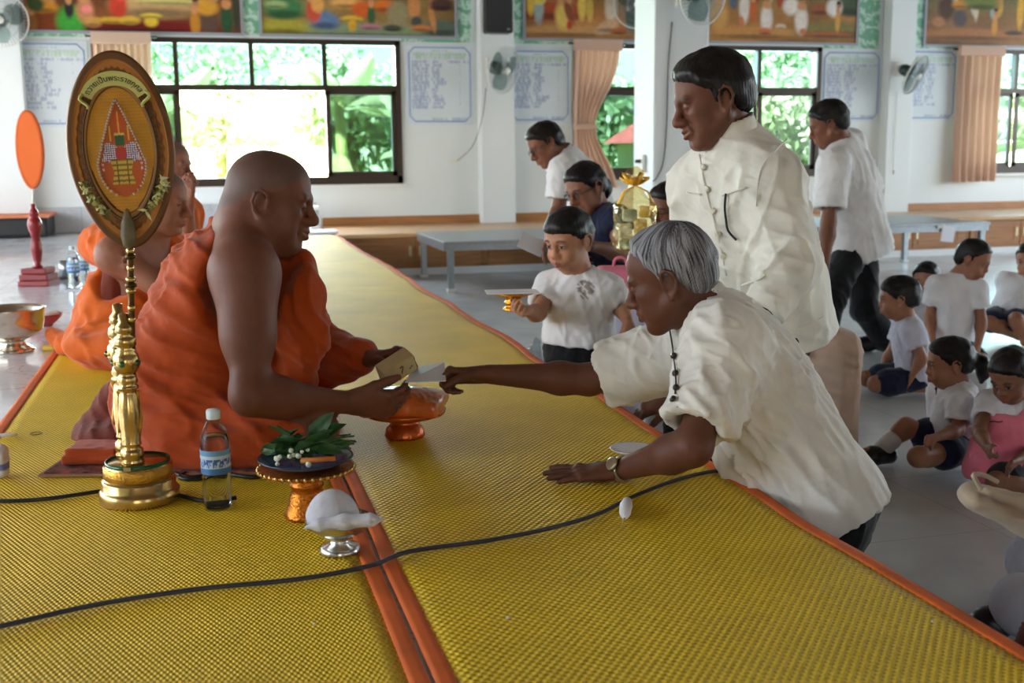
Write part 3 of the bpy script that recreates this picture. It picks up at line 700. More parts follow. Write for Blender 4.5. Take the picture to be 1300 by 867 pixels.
M_BARK = mat('bark', srgb(110, 100, 70), .8, var=.3, scale=8); M_STEM = mat('banana_stem', srgb(150, 160, 90), .6, var=.25, scale=6)
def banana_leaf(L_, W_, droop, seed):
    rng = random.Random(seed); n = 22; V = []; Fq = []
    for i in range(n + 1):
        t = i / n; a = droop * t; x = L_ * (t - .12 * droop * t * t); z = L_ * (math.sin(min(a, 3)) * .05 + .45 * t - .55 * droop * t * t)
        w = W_ * (math.sin(PI * min(1, max(0, (t - .1) / .9)) ** .8) ** .6 if t > .1 else .03) * (.75 + .25 * rng.random() if t > .12 else 1)
        fold = .25
        V += [(x, -w, z + w * fold - .05 * w * i), (x, -w * .5, z + w * fold * .35), (x, 0, z - .01), (x, w * .5, z + w * fold * .35), (x, w, z + w * fold - .05 * w * i)]
    for i in range(n):
        for k in range(4): Fq.append((i * 5 + k, (i + 1) * 5 + k, (i + 1) * 5 + k + 1, i * 5 + k + 1))
    return np.array(V), np.array(Fq)
LEAFM = [mesh_np('banana_leaf', *banana_leaf(1.25 + .15 * k, .24 + .02 * k, .5 + .28 * k, k)) for k in range(4)]
for m_ in LEAFM: m_.materials.append(M_BAN)
DRYM = LEAFM[3].copy(); DRYM.materials.clear(); DRYM.materials.append(M_BANDRY)
def banana(u, v, h, seed, label):
    rng = random.Random(seed); t = thing('banana_plant', label, 'plant', (u, v, -.1), rng.uniform(0, 6), 'banana plants outside the windows')
    MB().tube([(0, 0, 0), (.02, .03, h * .5), (0, 0, h)], [.13, .1, .07], 10).build('stem', M_STEM, t)
    n = rng.randint(7, 9)
    for k in range(n):
        dry = k == n - 1
        lf = link('leaf', DRYM if dry else LEAFM[rng.randint(0, 3)], None, t, (0, 0, h - .15 - (.6 if dry else 0))); lf.rotation_euler = (rng.uniform(-.3, .3), rng.uniform(-.75, .25) if not dry else .9, k * 2.4 + rng.uniform(-.3, .3))
BNL = ['banana plant beyond the curtain end of the window behind the monks', 'short banana plant beyond the open middle of the window behind the monks', 'banana plant with drooping leaves beyond the shut sash of the window behind the monks', 'tall banana plant at the rear of the garden behind the monks', 'tall banana plant rising behind the shut window sash']
for k, (u, v, h) in enumerate([(-1.9, 15.2, 1.3), (.55, 15.6, .8), (3.0, 15.2, 1.3), (-.5, 18.6, 2.0), (2.2, 18.8, 2.1)]): banana(u, v, h, k + 20, BNL[k])
banana(13.4, 15.8, 1.4, 50, 'banana plant outside the window beside the straight peach curtain')
def tree(u, v, h, r, seed, label, n=2600):
    rng = np.random.RandomState(seed); t = thing('garden_tree', label, 'tree', (u, v, -.1), 0, 'leafy trees in the garden')
    MB().tube([(0, 0, 0), (.1, 0, h * .4), (0, .1, h * .8)], [.16, .12, .06], 8).build('trunk', M_BARK, t)
    cl = rng.normal(0, 1, (16, 3)); cl = cl / np.linalg.norm(cl, axis=1)[:, None] * r * rng.uniform(.3, .9, (16, 1)) * [1, 1, .9] + [0, 0, h * .75]
    c = cl[rng.randint(0, 16, n)] + rng.normal(0, r * .2, (n, 3)); c[:, 2] = np.maximum(c[:, 2], .25)
    a = rng.normal(0, 1, (n, 3)); a /= np.linalg.norm(a, axis=1)[:, None]; b = np.cross(a, rng.normal(0, 1, (n, 3))); b /= np.linalg.norm(b, axis=1)[:, None]
    s = rng.uniform(.07, .15, (n, 1)); V = np.stack([c - a * s, c + b * s * .45, c + a * s, c - b * s * .45], 1).reshape(-1, 3); Q = np.arange(4 * n).reshape(n, 4)
    o = link('foliage', mesh_np('foliage', V, Q, False), M_TREE, t); o['kind'] = 'stuff'
TRL = ['leafy tree behind the red roofed shed', 'bushy tree filling the window behind the white jacket', 'leafy tree seen above the walking man head', 'leafy tree outside the last window by the straight curtain', 'large tree far behind the red roofed shed', 'large tree at the far end of the garden behind the walking man']
for k, (u, v, h, r) in enumerate([(7.0, 20.6, 2.6, 1.5), (10.2, 17.4, 2.2, 1.4), (12.0, 22, 3.0, 1.8), (16.6, 19, 3, 1.7), (7.4, 28, 4, 2.2), (15, 29, 4.4, 2.4)]): tree(u, v, h, r, k + 3, TRL[k], 3200)
TRM = ['pale tree at the curtain side behind the banana plants', 'pale tree in the middle behind the banana plants', 'pale tree behind the shut window sash']
for k, (u, v, h, r) in enumerate([(-4.2, 26, 4, 2.2), (.4, 27, 4.2, 2.2), (2.9, 23.2, 3, 1.4)]): tree(u, v, h, r, k + 33, TRM[k], 3000)
# low red-roofed shed
t = thing('garden_shed', 'small shed with a red roof glimpsed through the window beside the tied curtain', 'shed', (7.2, 16.6, -.1))
MB().box((0, 0, .7), (1.6, 1.4, 1.4)).build('shed_wall', mat('shed_wall', srgb(190, 185, 178), .8), t)
MB().prism([(-1.0, 1.4), (1.0, 1.4), (0, 2.0)], -.85, .85).build('shed_roof', mat('red_roof', srgb(176, 84, 84), .7), t)
# low boundary wall beyond the garden
struct(MB().box((5, 34, .6), (80, .2, 1.5)).build('wall_garden', mat('garden_wall', srgb(200, 205, 190), .8)))

# ================================================================== WALL DEVICES
M_PLW = mat('white_plastic', srgb(225, 225, 220), .35); M_BLK = mat('black_plastic', srgb(22, 22, 24), .45); M_DKG = mat('dark_green_motor', srgb(40, 60, 58), .4)
M_BLADE = glass_mat('translucent_blade', (.38, .48, .46, 1)); M_WIRE = mat('fan_wire', srgb(150, 160, 160), .35, .4); M_CORD = mat('grey_cord', srgb(80, 80, 84), .6)
def wall_fan(loc, mount, axis, label, r=.25):
    t = thing('wall_fan', label, 'fan', tuple(float(x) for x in mount), 0, 'wall mounted fans')
    hub = Vector(loc) - Vector(mount); ax = Vector(axis).normalized(); Rm = ax.to_track_quat('Z', 'Y').to_matrix().to_4x4(); M = Matrix.Translation(hub) @ Rm
    mb = MB().box((0, -.02, 0), (.1, .04, .17), bev=.012); mb.tube([(0, -.03, .02), tuple(hub * .45), tuple(hub - ax * .16)], [.03, .026, .03], 10); mb.build('bracket', M_PLW, t)
    MB().lathe([(0, -.2), (.05, -.195), (.07, -.15), (.068, -.08), (.05, -.06), (0, -.06)], 20, M).build('motor', M_DKG, t)
    mb = MB(); mb.tube([M @ Vector((r * math.cos(a), r * math.sin(a), 0)) for a in np.linspace(0, 2 * PI, 41)[:-1]], .007, 6, closed=True)
    mb.build('cage_ring', M_PLW, t)
    mb = MB()
    for k in range(48):
        a = 2 * PI * k / 48
        for sgn in (1, -1):
            pts = [M @ Vector((q * r * math.cos(a + .1 * sgn * (1 - q)), q * r * math.sin(a + .1 * sgn * (1 - q)), sgn * .055 * math.sqrt(max(0, 1 - q ** 3)))) for q in (.18, .45, .7, .88, 1.0)]
            mb.tube(pts, .002, 3)
    for q in (.4, .7):
        for sgn in (1, -1): mb.tube([M @ Vector((q * r * math.cos(a), q * r * math.sin(a), sgn * .055 * math.sqrt(1 - q ** 3))) for a in np.linspace(0, 2 * PI, 31)[:-1]], .0016, 3, closed=True)
    mb.build('cage_wires', M_WIRE, t)
    for k in range(3):
        mb = MB(); a0 = 2 * PI * k / 3 + .4; V = []; n1, n2 = 7, 5
        for i in range(n1):
            for j in range(n2):
                q = .04 + (r * .86 - .04) * i / (n1 - 1); a = a0 + (j / (n2 - 1) - .5) * (.7 + .9 * math.sin(PI * min(1, i / (n1 - 1) * .8 + .2)))
                V.append((q * math.cos(a), q * math.sin(a), -.02 + .035 * (j / (n2 - 1) - .5)))
        mb.add(V, [(i * n2 + j, (i + 1) * n2 + j, (i + 1) * n2 + j + 1, i * n2 + j + 1) for i in range(n1 - 1) for j in range(n2 - 1)], True, M); mb.build('blade', M_BLADE, t)
    MB().lathe([(0, .07), (.03, .066), (.038, .055), (.038, .045), (0, .045)], 18, M).build('hub_cap', M_PLW, t)
    return t
def cord_from(pts, label, r=.004, m=None, name='power_cord'):
    mb = MB().tube(smooth_pts(pts, 8), r, 6); o = mb.build(name, m or M_CORD); tag(o, label, 'cable'); return o
ff = WALL_V - .18
p = on_v(640, 89, ff - .3); q = on_v(622, 84, ff); wall_fan(p, (q[0], ff, q[2]), (.55, -.8, -.22), 'white wall fan on the pilaster under the black loudspeaker')
p = on_v(0, 25, ff - .3); q = on_v(10, 20, ff); wall_fan(p, (q[0], ff, q[2]), (.1, -1, -.1), 'white wall fan on the pilaster above the orange oval fan')
p = on_v(1162, 95, ff - .3); q = on_v(1140, 88, ff); wall_fan(p, (q[0], ff, q[2]), (.55, -.75, -.45), 'white wall fan on the pilaster above the walking man')
p = on_v(893, -8, 8.72); q = on_v(864, -4, 8.99); wall_fan(p, (q[0], 8.99, q[2]), (.35, -.9, -.15), 'white wall fan on the free standing square column')
p = on_v(808, 6, WALL_V - .34); wall_fan(p, (p[0] + .05, WALL_V - .03, p[2] + .05), (-.2, -1, -.1), 'white wall fan hung in front of a mural, half behind the square column')
P = lambda x, y, v=ff - .012: tuple(on_v(x, y, v))
cord_from([P(617, 112), P(612, 150), P(600, 185, WALL_V - .012), P(577, 207, WALL_V - .012)], 'thin grey cord from the fan under the loudspeaker to a wall hole')
cord_from([P(1139, 116), P(1138, 150), P(1136, 190), P(1135, 214)], 'thin white cord hanging straight below the fan on the far pilaster', .004, M_PLW)
cord_from([P(853, 28, 8.98), P(848, 90, 8.98), P(846, 160, 8.98), P(842, 205, 8.98), P(834, 225, 8.975), P(829, 230, 8.96)], 'black cord running down the square column to its outlet', .005, M_BLK)
q = on_v(576, 207, WALL_V); o = MB().box((q[0], WALL_V - .008, q[2]), (.1, .016, .05), bev=.004).build('wall_socket', M_PLW); tag(o, 'small white wall socket where the thin fan cord ends', 'socket')
q = on_v(1136, 218, ff); o = MB().box((q[0], ff - .008, q[2]), (.04, .016, .05), bev=.004).build('pull_switch', M_PLW); tag(o, 'small pull switch at the end of a hanging cord', 'switch')
t = thing('outlet_box', 'white outlet box with a black plug on the square column', 'socket', (3.635, 9.2, 1.09))
MB().box((-.015, 0, 0), (.03, .12, .15), bev=.006).build('box', M_PLW, t); MB().box((-.05, -.01, .02), (.05, .035, .03), bev=.006).build('plug', M_BLK, t)
# loudspeaker on the pilaster
a = on_v(615, -4, ff - .12); b = on_v(649, 43, ff - .12); w = b[0] - a[0]; h = a[2] - b[2]
t = thing('loudspeaker', 'black box loudspeaker mounted high on the pilaster', 'speaker', ((a[0] + b[0]) / 2, ff - .12, b[2]))
MB().box((0, 0, h / 2), (w, .2, h), bev=.025).build('cabinet', M_BLK, t)
MB().box((0, -.101, h / 2), (w * .86, .012, h * .86), bev=.006).build('grille', mat('speaker_grille', srgb(34, 34, 36), .7, bump=.6, bscale=400), t)
MB().box((0, .11, h / 2), (.06, .03, .1)).build('mount', M_BLK, t); MB().box((w * .3, -.109, h * .1), (.03, .004, .018)).build('badge', mat('badge_grey', srgb(150, 150, 150), .4, .5), t)

# ================================================================== MATS ON THE PLATFORM
def weave_mat(name, pu, pv, hole, c, ch, strength):
    m, nt, N, L, b = nmat(name); tc = N.new('ShaderNodeTexCoord'); sp = N.new('ShaderNodeSeparateXYZ'); L.new(tc.outputs['Object'], sp.inputs[0])
    def s(out, p):
        a = N.new('ShaderNodeMath'); a.operation = 'MULTIPLY'; a.inputs[1].default_value = 2 * PI / p; L.new(out, a.inputs[0])
        k = N.new('ShaderNodeMath'); k.operation = 'SINE'; L.new(a.outputs[0], k.inputs[0]); return k.outputs[0]
    mu = N.new('ShaderNodeMath'); mu.operation = 'MULTIPLY'; L.new(s(sp.outputs[0], pu), mu.inputs[0]); L.new(s(sp.outputs[1], pv), mu.inputs[1])
    rp = N.new('ShaderNodeMapRange'); rp.inputs['From Min'].default_value = hole; rp.inputs['From Max'].default_value = hole + .3; L.new(mu.outputs[0], rp.inputs['Value'])
    n = N.new('ShaderNodeTexNoise'); n.inputs['Scale'].default_value = 3.5; n.inputs['Detail'].default_value = 5; L.new(tc.outputs['Object'], n.inputs['Vector'])
    r = N.new('ShaderNodeValToRGB'); r.color_ramp.elements[0].position = .3; r.color_ramp.elements[1].position = .75
    r.color_ramp.elements[0].color = tuple(x * .88 for x in c[:3]) + (1,); r.color_ramp.elements[1].color = tuple(min(1, x * 1.08) for x in c[:3]) + (1,); L.new(n.outputs['Fac'], r.inputs[0])
    sc_ = N.new('ShaderNodeMath'); sc_.operation = 'MULTIPLY'; sc_.inputs[1].default_value = strength; L.new(rp.outputs[0], sc_.inputs[0])
    mx = N.new('ShaderNodeMix'); mx.data_type = 'RGBA'; L.new(sc_.outputs[0], mx.inputs[0]); L.new(r.outputs[0], mx.inputs[6]); mx.inputs[7].default_value = ch; L.new(mx.outputs[2], b.inputs['Base Color'])
    bp = N.new('ShaderNodeBump'); bp.inputs['Strength'].default_value = .7; bp.inputs['Distance'].default_value = .003; bp.invert = True; L.new(mu.outputs[0], bp.inputs['Height']); L.new(bp.outputs[0], b.inputs['Normal'])
    b.inputs['Roughness'].default_value = .55; b.inputs['Specular IOR Level'].default_value = .22; return m
YEL = srgb(236, 198, 40)
M_WEAVE = weave_mat('open_weave_mat', .0165, .02, .4, YEL, srgb(150, 108, 20), .65); M_WEAVE2 = weave_mat('fine_weave_mat', .0095, .02, .2, YEL, srgb(176, 134, 26), .4)
M_BIND = mat('orange_binding', srgb(214, 98, 22), .75, var=.12, scale=12, bump=.3, bscale=500)
def mat_z(u, v):    # gentle waves of the mat surface
    return .0035 + .0022 * (vnoise(np.stack([u * 1.5, v * 1.1, 0 * u], -1)) + 1) + .004 * np.exp(-((v - 8.1 + .25 * u) / .07) ** 2)
def strip(u0, u1, v0, v1, nu, nv, lift=0.0, edge=None):
    uu = np.linspace(0, 1, nu); vv = np.linspace(v0, v1, nv); A, Vv = np.meshgrid(uu, vv, indexing='ij')
    U = u0(Vv) + (u1(Vv) - u0(Vv)) * A; Z = PLAT + mat_z(U, Vv) + lift
    if edge: Z = Z - np.where(U > edge, (U - edge) * 1.6, 0)
    n = nu * nv; V = np.stack([U, Vv, Z], -1).reshape(-1, 3); i = np.arange(n).reshape(nu, nv)
    q = np.stack([i[:-1, :-1], i[1:, :-1], i[1:, 1:], i[:-1, 1:]], -1).reshape(-1, 4)
    rim = np.concatenate([i[:, 0], i[-1, 1:], i[::-1, -1][1:], i[0, ::-1][1:-1]]); r2 = np.roll(rim, -1)
    side = np.stack([rim, rim + n, r2 + n, r2], 1)
    return np.concatenate([V, V - [0, 0, .003]]), np.concatenate([q, q[:, ::-1] + n, side])
cst = lambda c: (lambda v: np.full_like(v, c))
wav = lambda c, a: (lambda v: c + a * vnoise(np.stack([v * 1.7, v * 0 + c * 9, v * 0], -1)) + a * .6 * vnoise(np.stack([v * 4.3, v * 0 + 3, v * 0], -1)))
MV0, MV1 = -1.5, 11.05
def woven_mat(label, u0, u1, wv, m, edge):
    t = thing('woven_mat', label, 'mat', (0, 0, 0)); B = .027
    a, b = wav(u0, .003), wav(u1, wv); ai = lambda v: a(v) + B; bi = lambda v: b(v) - B
    link('weave', mesh_np('mat_weave', *strip(ai, bi, MV0, MV1, 26, 260, 0, edge)), m, t)
    link('binding', mesh_np('mat_binding', *strip(a, lambda v: ai(v) + .004, MV0, MV1, 4, 260, .0015, edge)), M_BIND, t)
    link('binding', mesh_np('mat_binding', *strip(lambda v: bi(v) - .004, b, MV0, MV1, 4, 260, .0015, edge)), M_BIND, t)
woven_mat('yellow finely woven mat with orange binding that the monk with the bare arm sits on', -.62, .296, .003, M_WEAVE2, None)
woven_mat('yellow open weave mat with orange binding along the platform edge', .304, 1.228, .012, M_WEAVE, None)
MT = PLAT + .0075           # top of the mats

# ================================================================== FURNITURE
M_STEEL = mat('stainless_steel', srgb(150, 156, 160), .32, .85, var=.08, scale=30)
def metal_table(label, u0, u1, v0, v1, h, legs):
    t = thing('metal_table', label, 'table', ((u0 + u1) / 2, (v0 + v1) / 2, 0)); W, D = u1 - u0, v1 - v0
    MB().box((0, 0, h - .012), (W, D, .024), bev=.004).build('table_top', M_STEEL, t)
    mb = MB()
    for y in (-D / 2 + .02, D / 2 - .02): mb.box((0, y, h - .05), (W - .04, .03, .06))
    for x in (-W / 2 + .02, W / 2 - .02): mb.box((x, 0, h - .05), (.03, D - .04, .06))
    mb.build('apron', M_STEEL, t)
    for x in legs:
        for y in (-D / 2 + .04, D / 2 - .04):
            lg = MB().box((x, y, h / 2 - .02), (.055, .055, h - .05), bev=.006).build('leg', M_STEEL, t); MB().box((x, y, .015), (.07, .07, .03), bev=.006).build('foot', M_PLW, lg)
metal_table('low stainless steel table beside the bowing man', 1.98, 4.95, 9.62, 10.95, .44, (-1.42, 1.42))
metal_table('low stainless steel table behind the walking man', 5.2, 7.2, 9.3, 10.6, .5, (-.93, .93))

p_ = on_v(1196, 288, 9.28); t = thing('paper_note', 'white paper note taped to the corner of the steel table behind the walking man', 'paper', (float(p_[0]) + .02, 9.285, float(p_[2])), 0)
MB().box((.06, 0, -.06), (.14, .003, .15), Matrix.Rotation(.12, 4, 'Y')).build('sheet', mat('note_white', srgb(228, 228, 236), .7), t); MB().box((-.03, -.001, .0), (.06, .004, .025)).build('tape', mat('tape_white', srgb(214, 214, 210), .5), t)
p_ = (8.98, 11.3, .095); t = thing('yellow_box', 'yellow cardboard box inside the open cabinet under the bench', 'box', p_, 0); MB().box((0, 0, .1), (.26, .3, .2), bev=.004).build('carton', mat('yellow_card', srgb(206, 160, 60), .8), t); MB().box((0, -.151, .12), (.1, .002, .05)).build('label', mat('box_label', srgb(226, 210, 160), .7), t)
# ================================================================== OBJECTS ON THE MATS
def gold_mat(name, c, rough=.25, bump=0., bs=140, metal=.9): return mat(name, c, rough, metal, var=.12, scale=40, bump=bump, bscale=bs)
M_GOLD = gold_mat('gold', srgb(196, 164, 102), .22); M_GOLDORN = gold_mat('embossed_gold', srgb(196, 148, 62), .32, 1.0, 160); M_GOLDRED = gold_mat('orange_gold', srgb(190, 110, 36), .25, .8, 180)
M_DARKGOLD = gold_mat('dark_gold', srgb(80, 58, 22), .4); M_SILVER = mat('silver', srgb(205, 205, 205), .22, .95, var=.06, scale=30, bump=.15, bscale=90)
M_GREEN = mat('green_glass_bead', srgb(30, 96, 60), .15, .2)
def ground_thing(name, label, cat, px, py, z=None, group=None):
    p = on_z(px, py, MT if z is None else z); return thing(name, label, cat, tuple(p), -YAW, group)

# ---- ceremonial fan on its gold stand
t = ground_thing('fan_stand', 'gilded stand with two turned posts on a round stepped base, standing on the mat', 'stand', 178, 634)
MB().lathe([(0, 0), (.088, 0), (.09, .006), (.09, .024), (.086, .03), (.082, .034), (.083, .05), (.08, .054), (.075, .056), (.074, .085), (.071, .09), (.068, .094), (0, .094)], 48).build('base', M_GOLD, t)
MB().lathe([(.0755, .057), (.0775, .06), (.0775, .083), (.0745, .086)], 48, cap=False).build('embossed_band', M_GOLDORN, t)
MB().lathe([(.071, .088), (.0725, .09), (.072, .097), (.069, .097)], 48, cap=False).build('green_band', M_GREEN, t)
MB().box((0, -.0725, .0925), (.016, .004, .008)).build('clasp', M_SILVER, t)
def post(x, y, sc, zo=.094):
    pr = [(0, 0), (.019, 0), (.0195, .008), (.017, .013), (.02, .02), (.019, .035), (.013, .042), (.0165, .046), (.0165, .05), (.0155, .054), (.0185, .09), (.0185, .12), (.0155, .165), (.013, .172), (.018, .176), (.018, .181), (.014, .185),
          (.018, .192), (.015, .205), (.012, .21), (.0165, .214), (.021, .222), (.023, .236), (.021, .252), (.0165, .26), (.018, .264), (.013, .268), (.019, .275), (.0175, .292), (.0115, .3), (.016, .305), (.014, .318), (.0085, .328), (.0085, .345), (0, .348)]
    o = MB().lathe([(r * sc * 1.3, z * sc + zo) for r, z in pr], 26, Matrix.Translation((x, y, 0))).build('post', M_GOLD, t)
    mb = MB()
    for k in range(14):
        a = 2 * PI * k / 14; mb.lathe([(0, -.004), (.0035, -.002), (.0035, .002), (0, .004)], 6, Matrix.Translation((x + .029 * sc * math.cos(a), y + .029 * sc * math.sin(a), zo + .236 * sc)))
    mb.build('bead_ring', M_GOLDORN, o)
    for a in (-PI / 2, -.3, PI + .3):
        MB().lathe([(0, .006), (.006, .004), (.0075, 0), (.006, -.003)], 12, Matrix.Translation((x + .029 * sc * math.cos(a), y + .029 * sc * math.sin(a), zo + .236 * sc)) @ Vector((math.cos(a), math.sin(a), 0)).to_track_quat('Z', 'Y').to_matrix().to_4x4()).build('gem', M_GREEN, o)
    for sd in (-1, 1):     # scroll ornament on the shaft
        MB().tube([(x + sd * (.0225 + .003 * math.sin(i * 1.1)) * sc, y - .008 * math.cos(i * .9), zo + (.075 + .016 * i) * sc) for i in range(7)], .0035, 6).build('scroll', M_GOLDORN, o)
post(.0, -.032, 1.0); post(-.034, .034, 1.04)
base_p = on_z(178, 634, MT); dcam = float((np.linalg.inv(_RZ) @ base_p)[1])
fan = thing('ceremonial_fan', 'oval embroidered gold and brown ceremonial fan on a ringed pole', 'ceremonial fan', tuple(to_room(J(170, 450, dcam - .03))), -YAW)
off = J(170, 450, dcam - .03)
def FJ(px, py): q = J(px, py, dcam - .03) - off; return (float(q[0]), 0.0, float(q[2]))
a, b = Vector(FJ(169, 480)), Vector(FJ(165, 300)); n_ = 24; mb = MB(); pts = [a.lerp(b, i / n_) for i in range(n_ + 1)]
mb.tube(pts, .0068, 10); po = mb.build('pole', M_DARKGOLD, fan)
for f_, r_ in ((.28, .009), (.42, .009), (.5, .0085), (.62, .011), (.66, .0125), (.7, .011), (.78, .0085), (.86, .011), (.9, .009), (.96, .01)):
    p_ = a.lerp(b, f_); MB().lathe([(.006, -.007), (r_, -.003), (r_, .003), (.006, .007)], 16, Matrix.Translation(p_)).build('ring', M_GOLD if f_ not in (.66, .86) else M_DARKGOLD, po)
# oval disc: lies in a plane turned a little, top leaning left
top, bot = Vector(FJ(141, 68)), Vector(FJ(168, 311)); Hh = (top - bot).length; Wd = abs(FJ(211, 190)[0] - FJ(87, 190)[0]) * 1.0
ang = math.atan2(top.x - bot.x, top.z - bot.z)
MF = Matrix.Translation((top + bot) / 2) @ Matrix.Rotation(ang, 4, 'Y') @ Matrix.Rotation(math.radians(10), 4, 'Z')
def egg(th): # outline: broad upper half, narrower foot
    s_, c_ = math.sin(th), math.cos(th); w_ = Wd / 2 * (1 - .16 * max(0., -s_) ** 1.5 - .04 * max(0., s_) ** 2); return w_ * c_, Hh / 2 * s_
def egg_scale(x, z):   # 0 centre .. 1 rim
    th = np.arctan2(z / (Hh / 2), x / (Wd / 2)); s_ = np.sin(th); w_ = Wd / 2 * (1 - .16 * np.maximum(0, -s_) ** 1.5 - .04 * np.maximum(0, s_) ** 2)
    return np.sqrt((x / w_) ** 2 + (z / (Hh / 2)) ** 2)
def fan_col(x, z):
    q = egg_scale(x, z); th = np.arctan2(z, x * 2); c = lambda *k: np.array(srgb(*k)[:3]); n = len(x)
    brown = c(116, 70, 22); gold = c(196, 138, 34); tan = c(158, 112, 52); dk = c(66, 38, 14)
    col = np.tile(gold, (n, 1)) * (1 + .1 * np.sin(z * 900))[:, None] * (1 + .12 * vnoise(np.stack([x * 60, z * 60, 0 * x], 1))[:, None])
    m = q > .66; col[m] = tan
    m = q > .735; col[m] = brown
    tooth = .84 + .03 * np.abs(((th * 22 / PI) % 1) * 2 - 1); m = (q > tooth) & (q < .94); col[m] = c(176, 112, 40)
    m = (q > .735) & (q < .765) & (np.sin(th * 90) > 0); col[m] = dk
    m = (q > .645) & (q < .66); col[m] = dk
    m = q > .945; col[m] = c(104, 66, 26)
    nn = vnoise(np.stack([x * 130, z * 130, 0 * x + 4], 1))[:, None]
    col = np.where((q > .765)[:, None] & (q < .84)[:, None] & (nn > .1), c(136, 86, 30), col)
    # teardrop field
    zt, zb = .265 * Hh, -.24 * Hh; tt = np.clip((z - zb) / (zt - zb), 0, 1); half = .235 * Wd * np.sqrt(np.clip(tt / .35, 0, 1) * (2 - np.clip(tt / .35, 0, 1))) * np.where(tt > .35, np.clip(1 - (tt - .35) / .65, 0, 1) ** .85, 1)
    ins = (z > zb) & (z < zt) & (np.abs(x) < half); col[ins] = c(178, 84, 30)
    inner = ins & (np.abs(x) < half * .86); col[inner] = c(190, 92, 34)
    # tiered crown with rays, lattice wings and pedestal
    m = inner & (np.abs(x) < .03 * Wd) & (z > .10 * Hh) & (z < .19 * Hh); col[m] = c(214, 84, 40)
    for xx in (-.09, 0, .09):
        m = inner & (np.abs(x - xx * Wd) < .008 * Wd) & (z > .05 * Hh) & (z < (.2 if xx == 0 else .13) * Hh); col[m] = c(226, 176, 60)
    m = inner & (np.abs(x) < .045 * Wd) & (np.abs(z - .055 * Hh) < .03 * Hh); col[m] = c(60, 96, 60); m = inner & (np.abs(x) < .05 * Wd) & (np.abs(z - .085 * Hh) < .006 * Hh); col[m] = c(226, 190, 90)
    wing = (np.abs(x) > .04 * Wd) & (np.abs(x) < .22 * Wd - np.maximum(0, -z * .3)) & (z < .045 * Hh - np.abs(np.abs(x) - .12 * Wd) * .5) & (z > -.06 * Hh + (np.abs(x) - .12 * Wd) * .25)
    lat = np.sin((x + z) * 700) * np.sin((x - z) * 700); m = inner & wing; col[m & (lat > 0)] = c(92, 66, 120); col[m & (lat <= 0)] = c(226, 216, 222)
    m = inner & (np.abs(x) < .05 * Wd) & (np.abs(z + .015 * Hh) < .03 * Hh); col[m] = c(190, 60, 46)
    ped = inner & (z < -.045 * Hh) & (z > -.175 * Hh) & (np.abs(x) < (.085 + .03 * np.abs((z + .11 * Hh) / (.065 * Hh))) * Wd); col[ped] = c(206, 176, 70); col[ped & (np.sin(z * 560) > .35)] = c(132, 100, 36); col[ped & (np.abs(np.abs(x) - .05 * Wd) < .006 * Wd)] = c(120, 84, 28)
    m = inner & (np.abs(np.abs(x) - .2 * Wd) < .02 * Wd) & (z < -.03 * Hh) & (z > -.11 * Hh) & (np.sin(z * 600) > .1); col[m] = c(220, 190, 200)
    return np.clip(col, 0, 1)
nr, na = 90, 220; V = []
for i in range(nr + 1):
    q = i / nr
    for k in range(na):
        x, z = egg(2 * PI * k / na); V.append((x * q, -.010 + .004 * math.cos(q * 1.4) * -1 - (.004 if .66 < q < .72 or q > .93 else 0) - (.002 if .84 < q < .93 else 0), z * q))
V = np.array(V); Q = []
for i in range(nr):
    k = np.arange(na); k2 = (k + 1) % na; Q.append(np.stack([i * na + k, i * na + k2, (i + 1) * na + k2, (i + 1) * na + k], 1))
Q = np.concatenate(Q)[:, ::-1]; col = fan_col(V[:, 0], V[:, 2])
me = mesh_np('fan_face', V, Q, True, col); me.transform(MF); face = link('embroidered_face', me, vmat('embroidery', .55, .4, .5, 500), fan)
mb = MB(); N_ = 90; ol = [egg(2 * PI * k / N_) for k in range(N_)]
mb.add([(x, y, z) for y in (-.008, .012) for x, z in ol], [tuple(range(N_, 2 * N_))] + [(k, k + N_, (k + 1) % N_ + N_, (k + 1) % N_) for k in range(N_)], True, MF); mb.build('back_shell', mat('fan_back', srgb(120, 72, 26), .6), fan)
mb = MB(); mb.tube([MF @ Vector((x * 1.0, -.006, z * 1.0)) for x, z in ol], .0065, 8, closed=True); mb.build('rim', mat('fan_rim', srgb(110, 68, 26), .4, .3), fan)
mb = MB(); mb.tube([MF @ Vector((x * .72, -.016, z * .72)) for x, z in ol], .002, 6, closed=True); mb.build('inner_cord', mat('fan_cord_dark', srgb(70, 42, 16), .6), fan)
# bead line round the teardrop
mb = MB(); zt, zb = .265 * Hh, -.24 * Hh
for k in range(64):
    tt = (k % 32 + .5) / 32; sd = 1 if k < 32 else -1; tt = tt ** .9; half = .235 * Wd * math.sqrt(min(1, tt / .35) * (2 - min(1, tt / .35))) * (max(0, 1 - (tt - .35) / .65) ** .85 if tt > .35 else 1)
    mb.lathe([(0, -.0032), (.0026, -.0016), (.0032, 0), (.0026, .0016), (0, .0032)], 6, MF @ Matrix.Translation((sd * half, -.017, zb + (zt - zb) * tt)))
mb.build('pearl_line', mat('pearl', srgb(196, 178, 160), .3), fan)
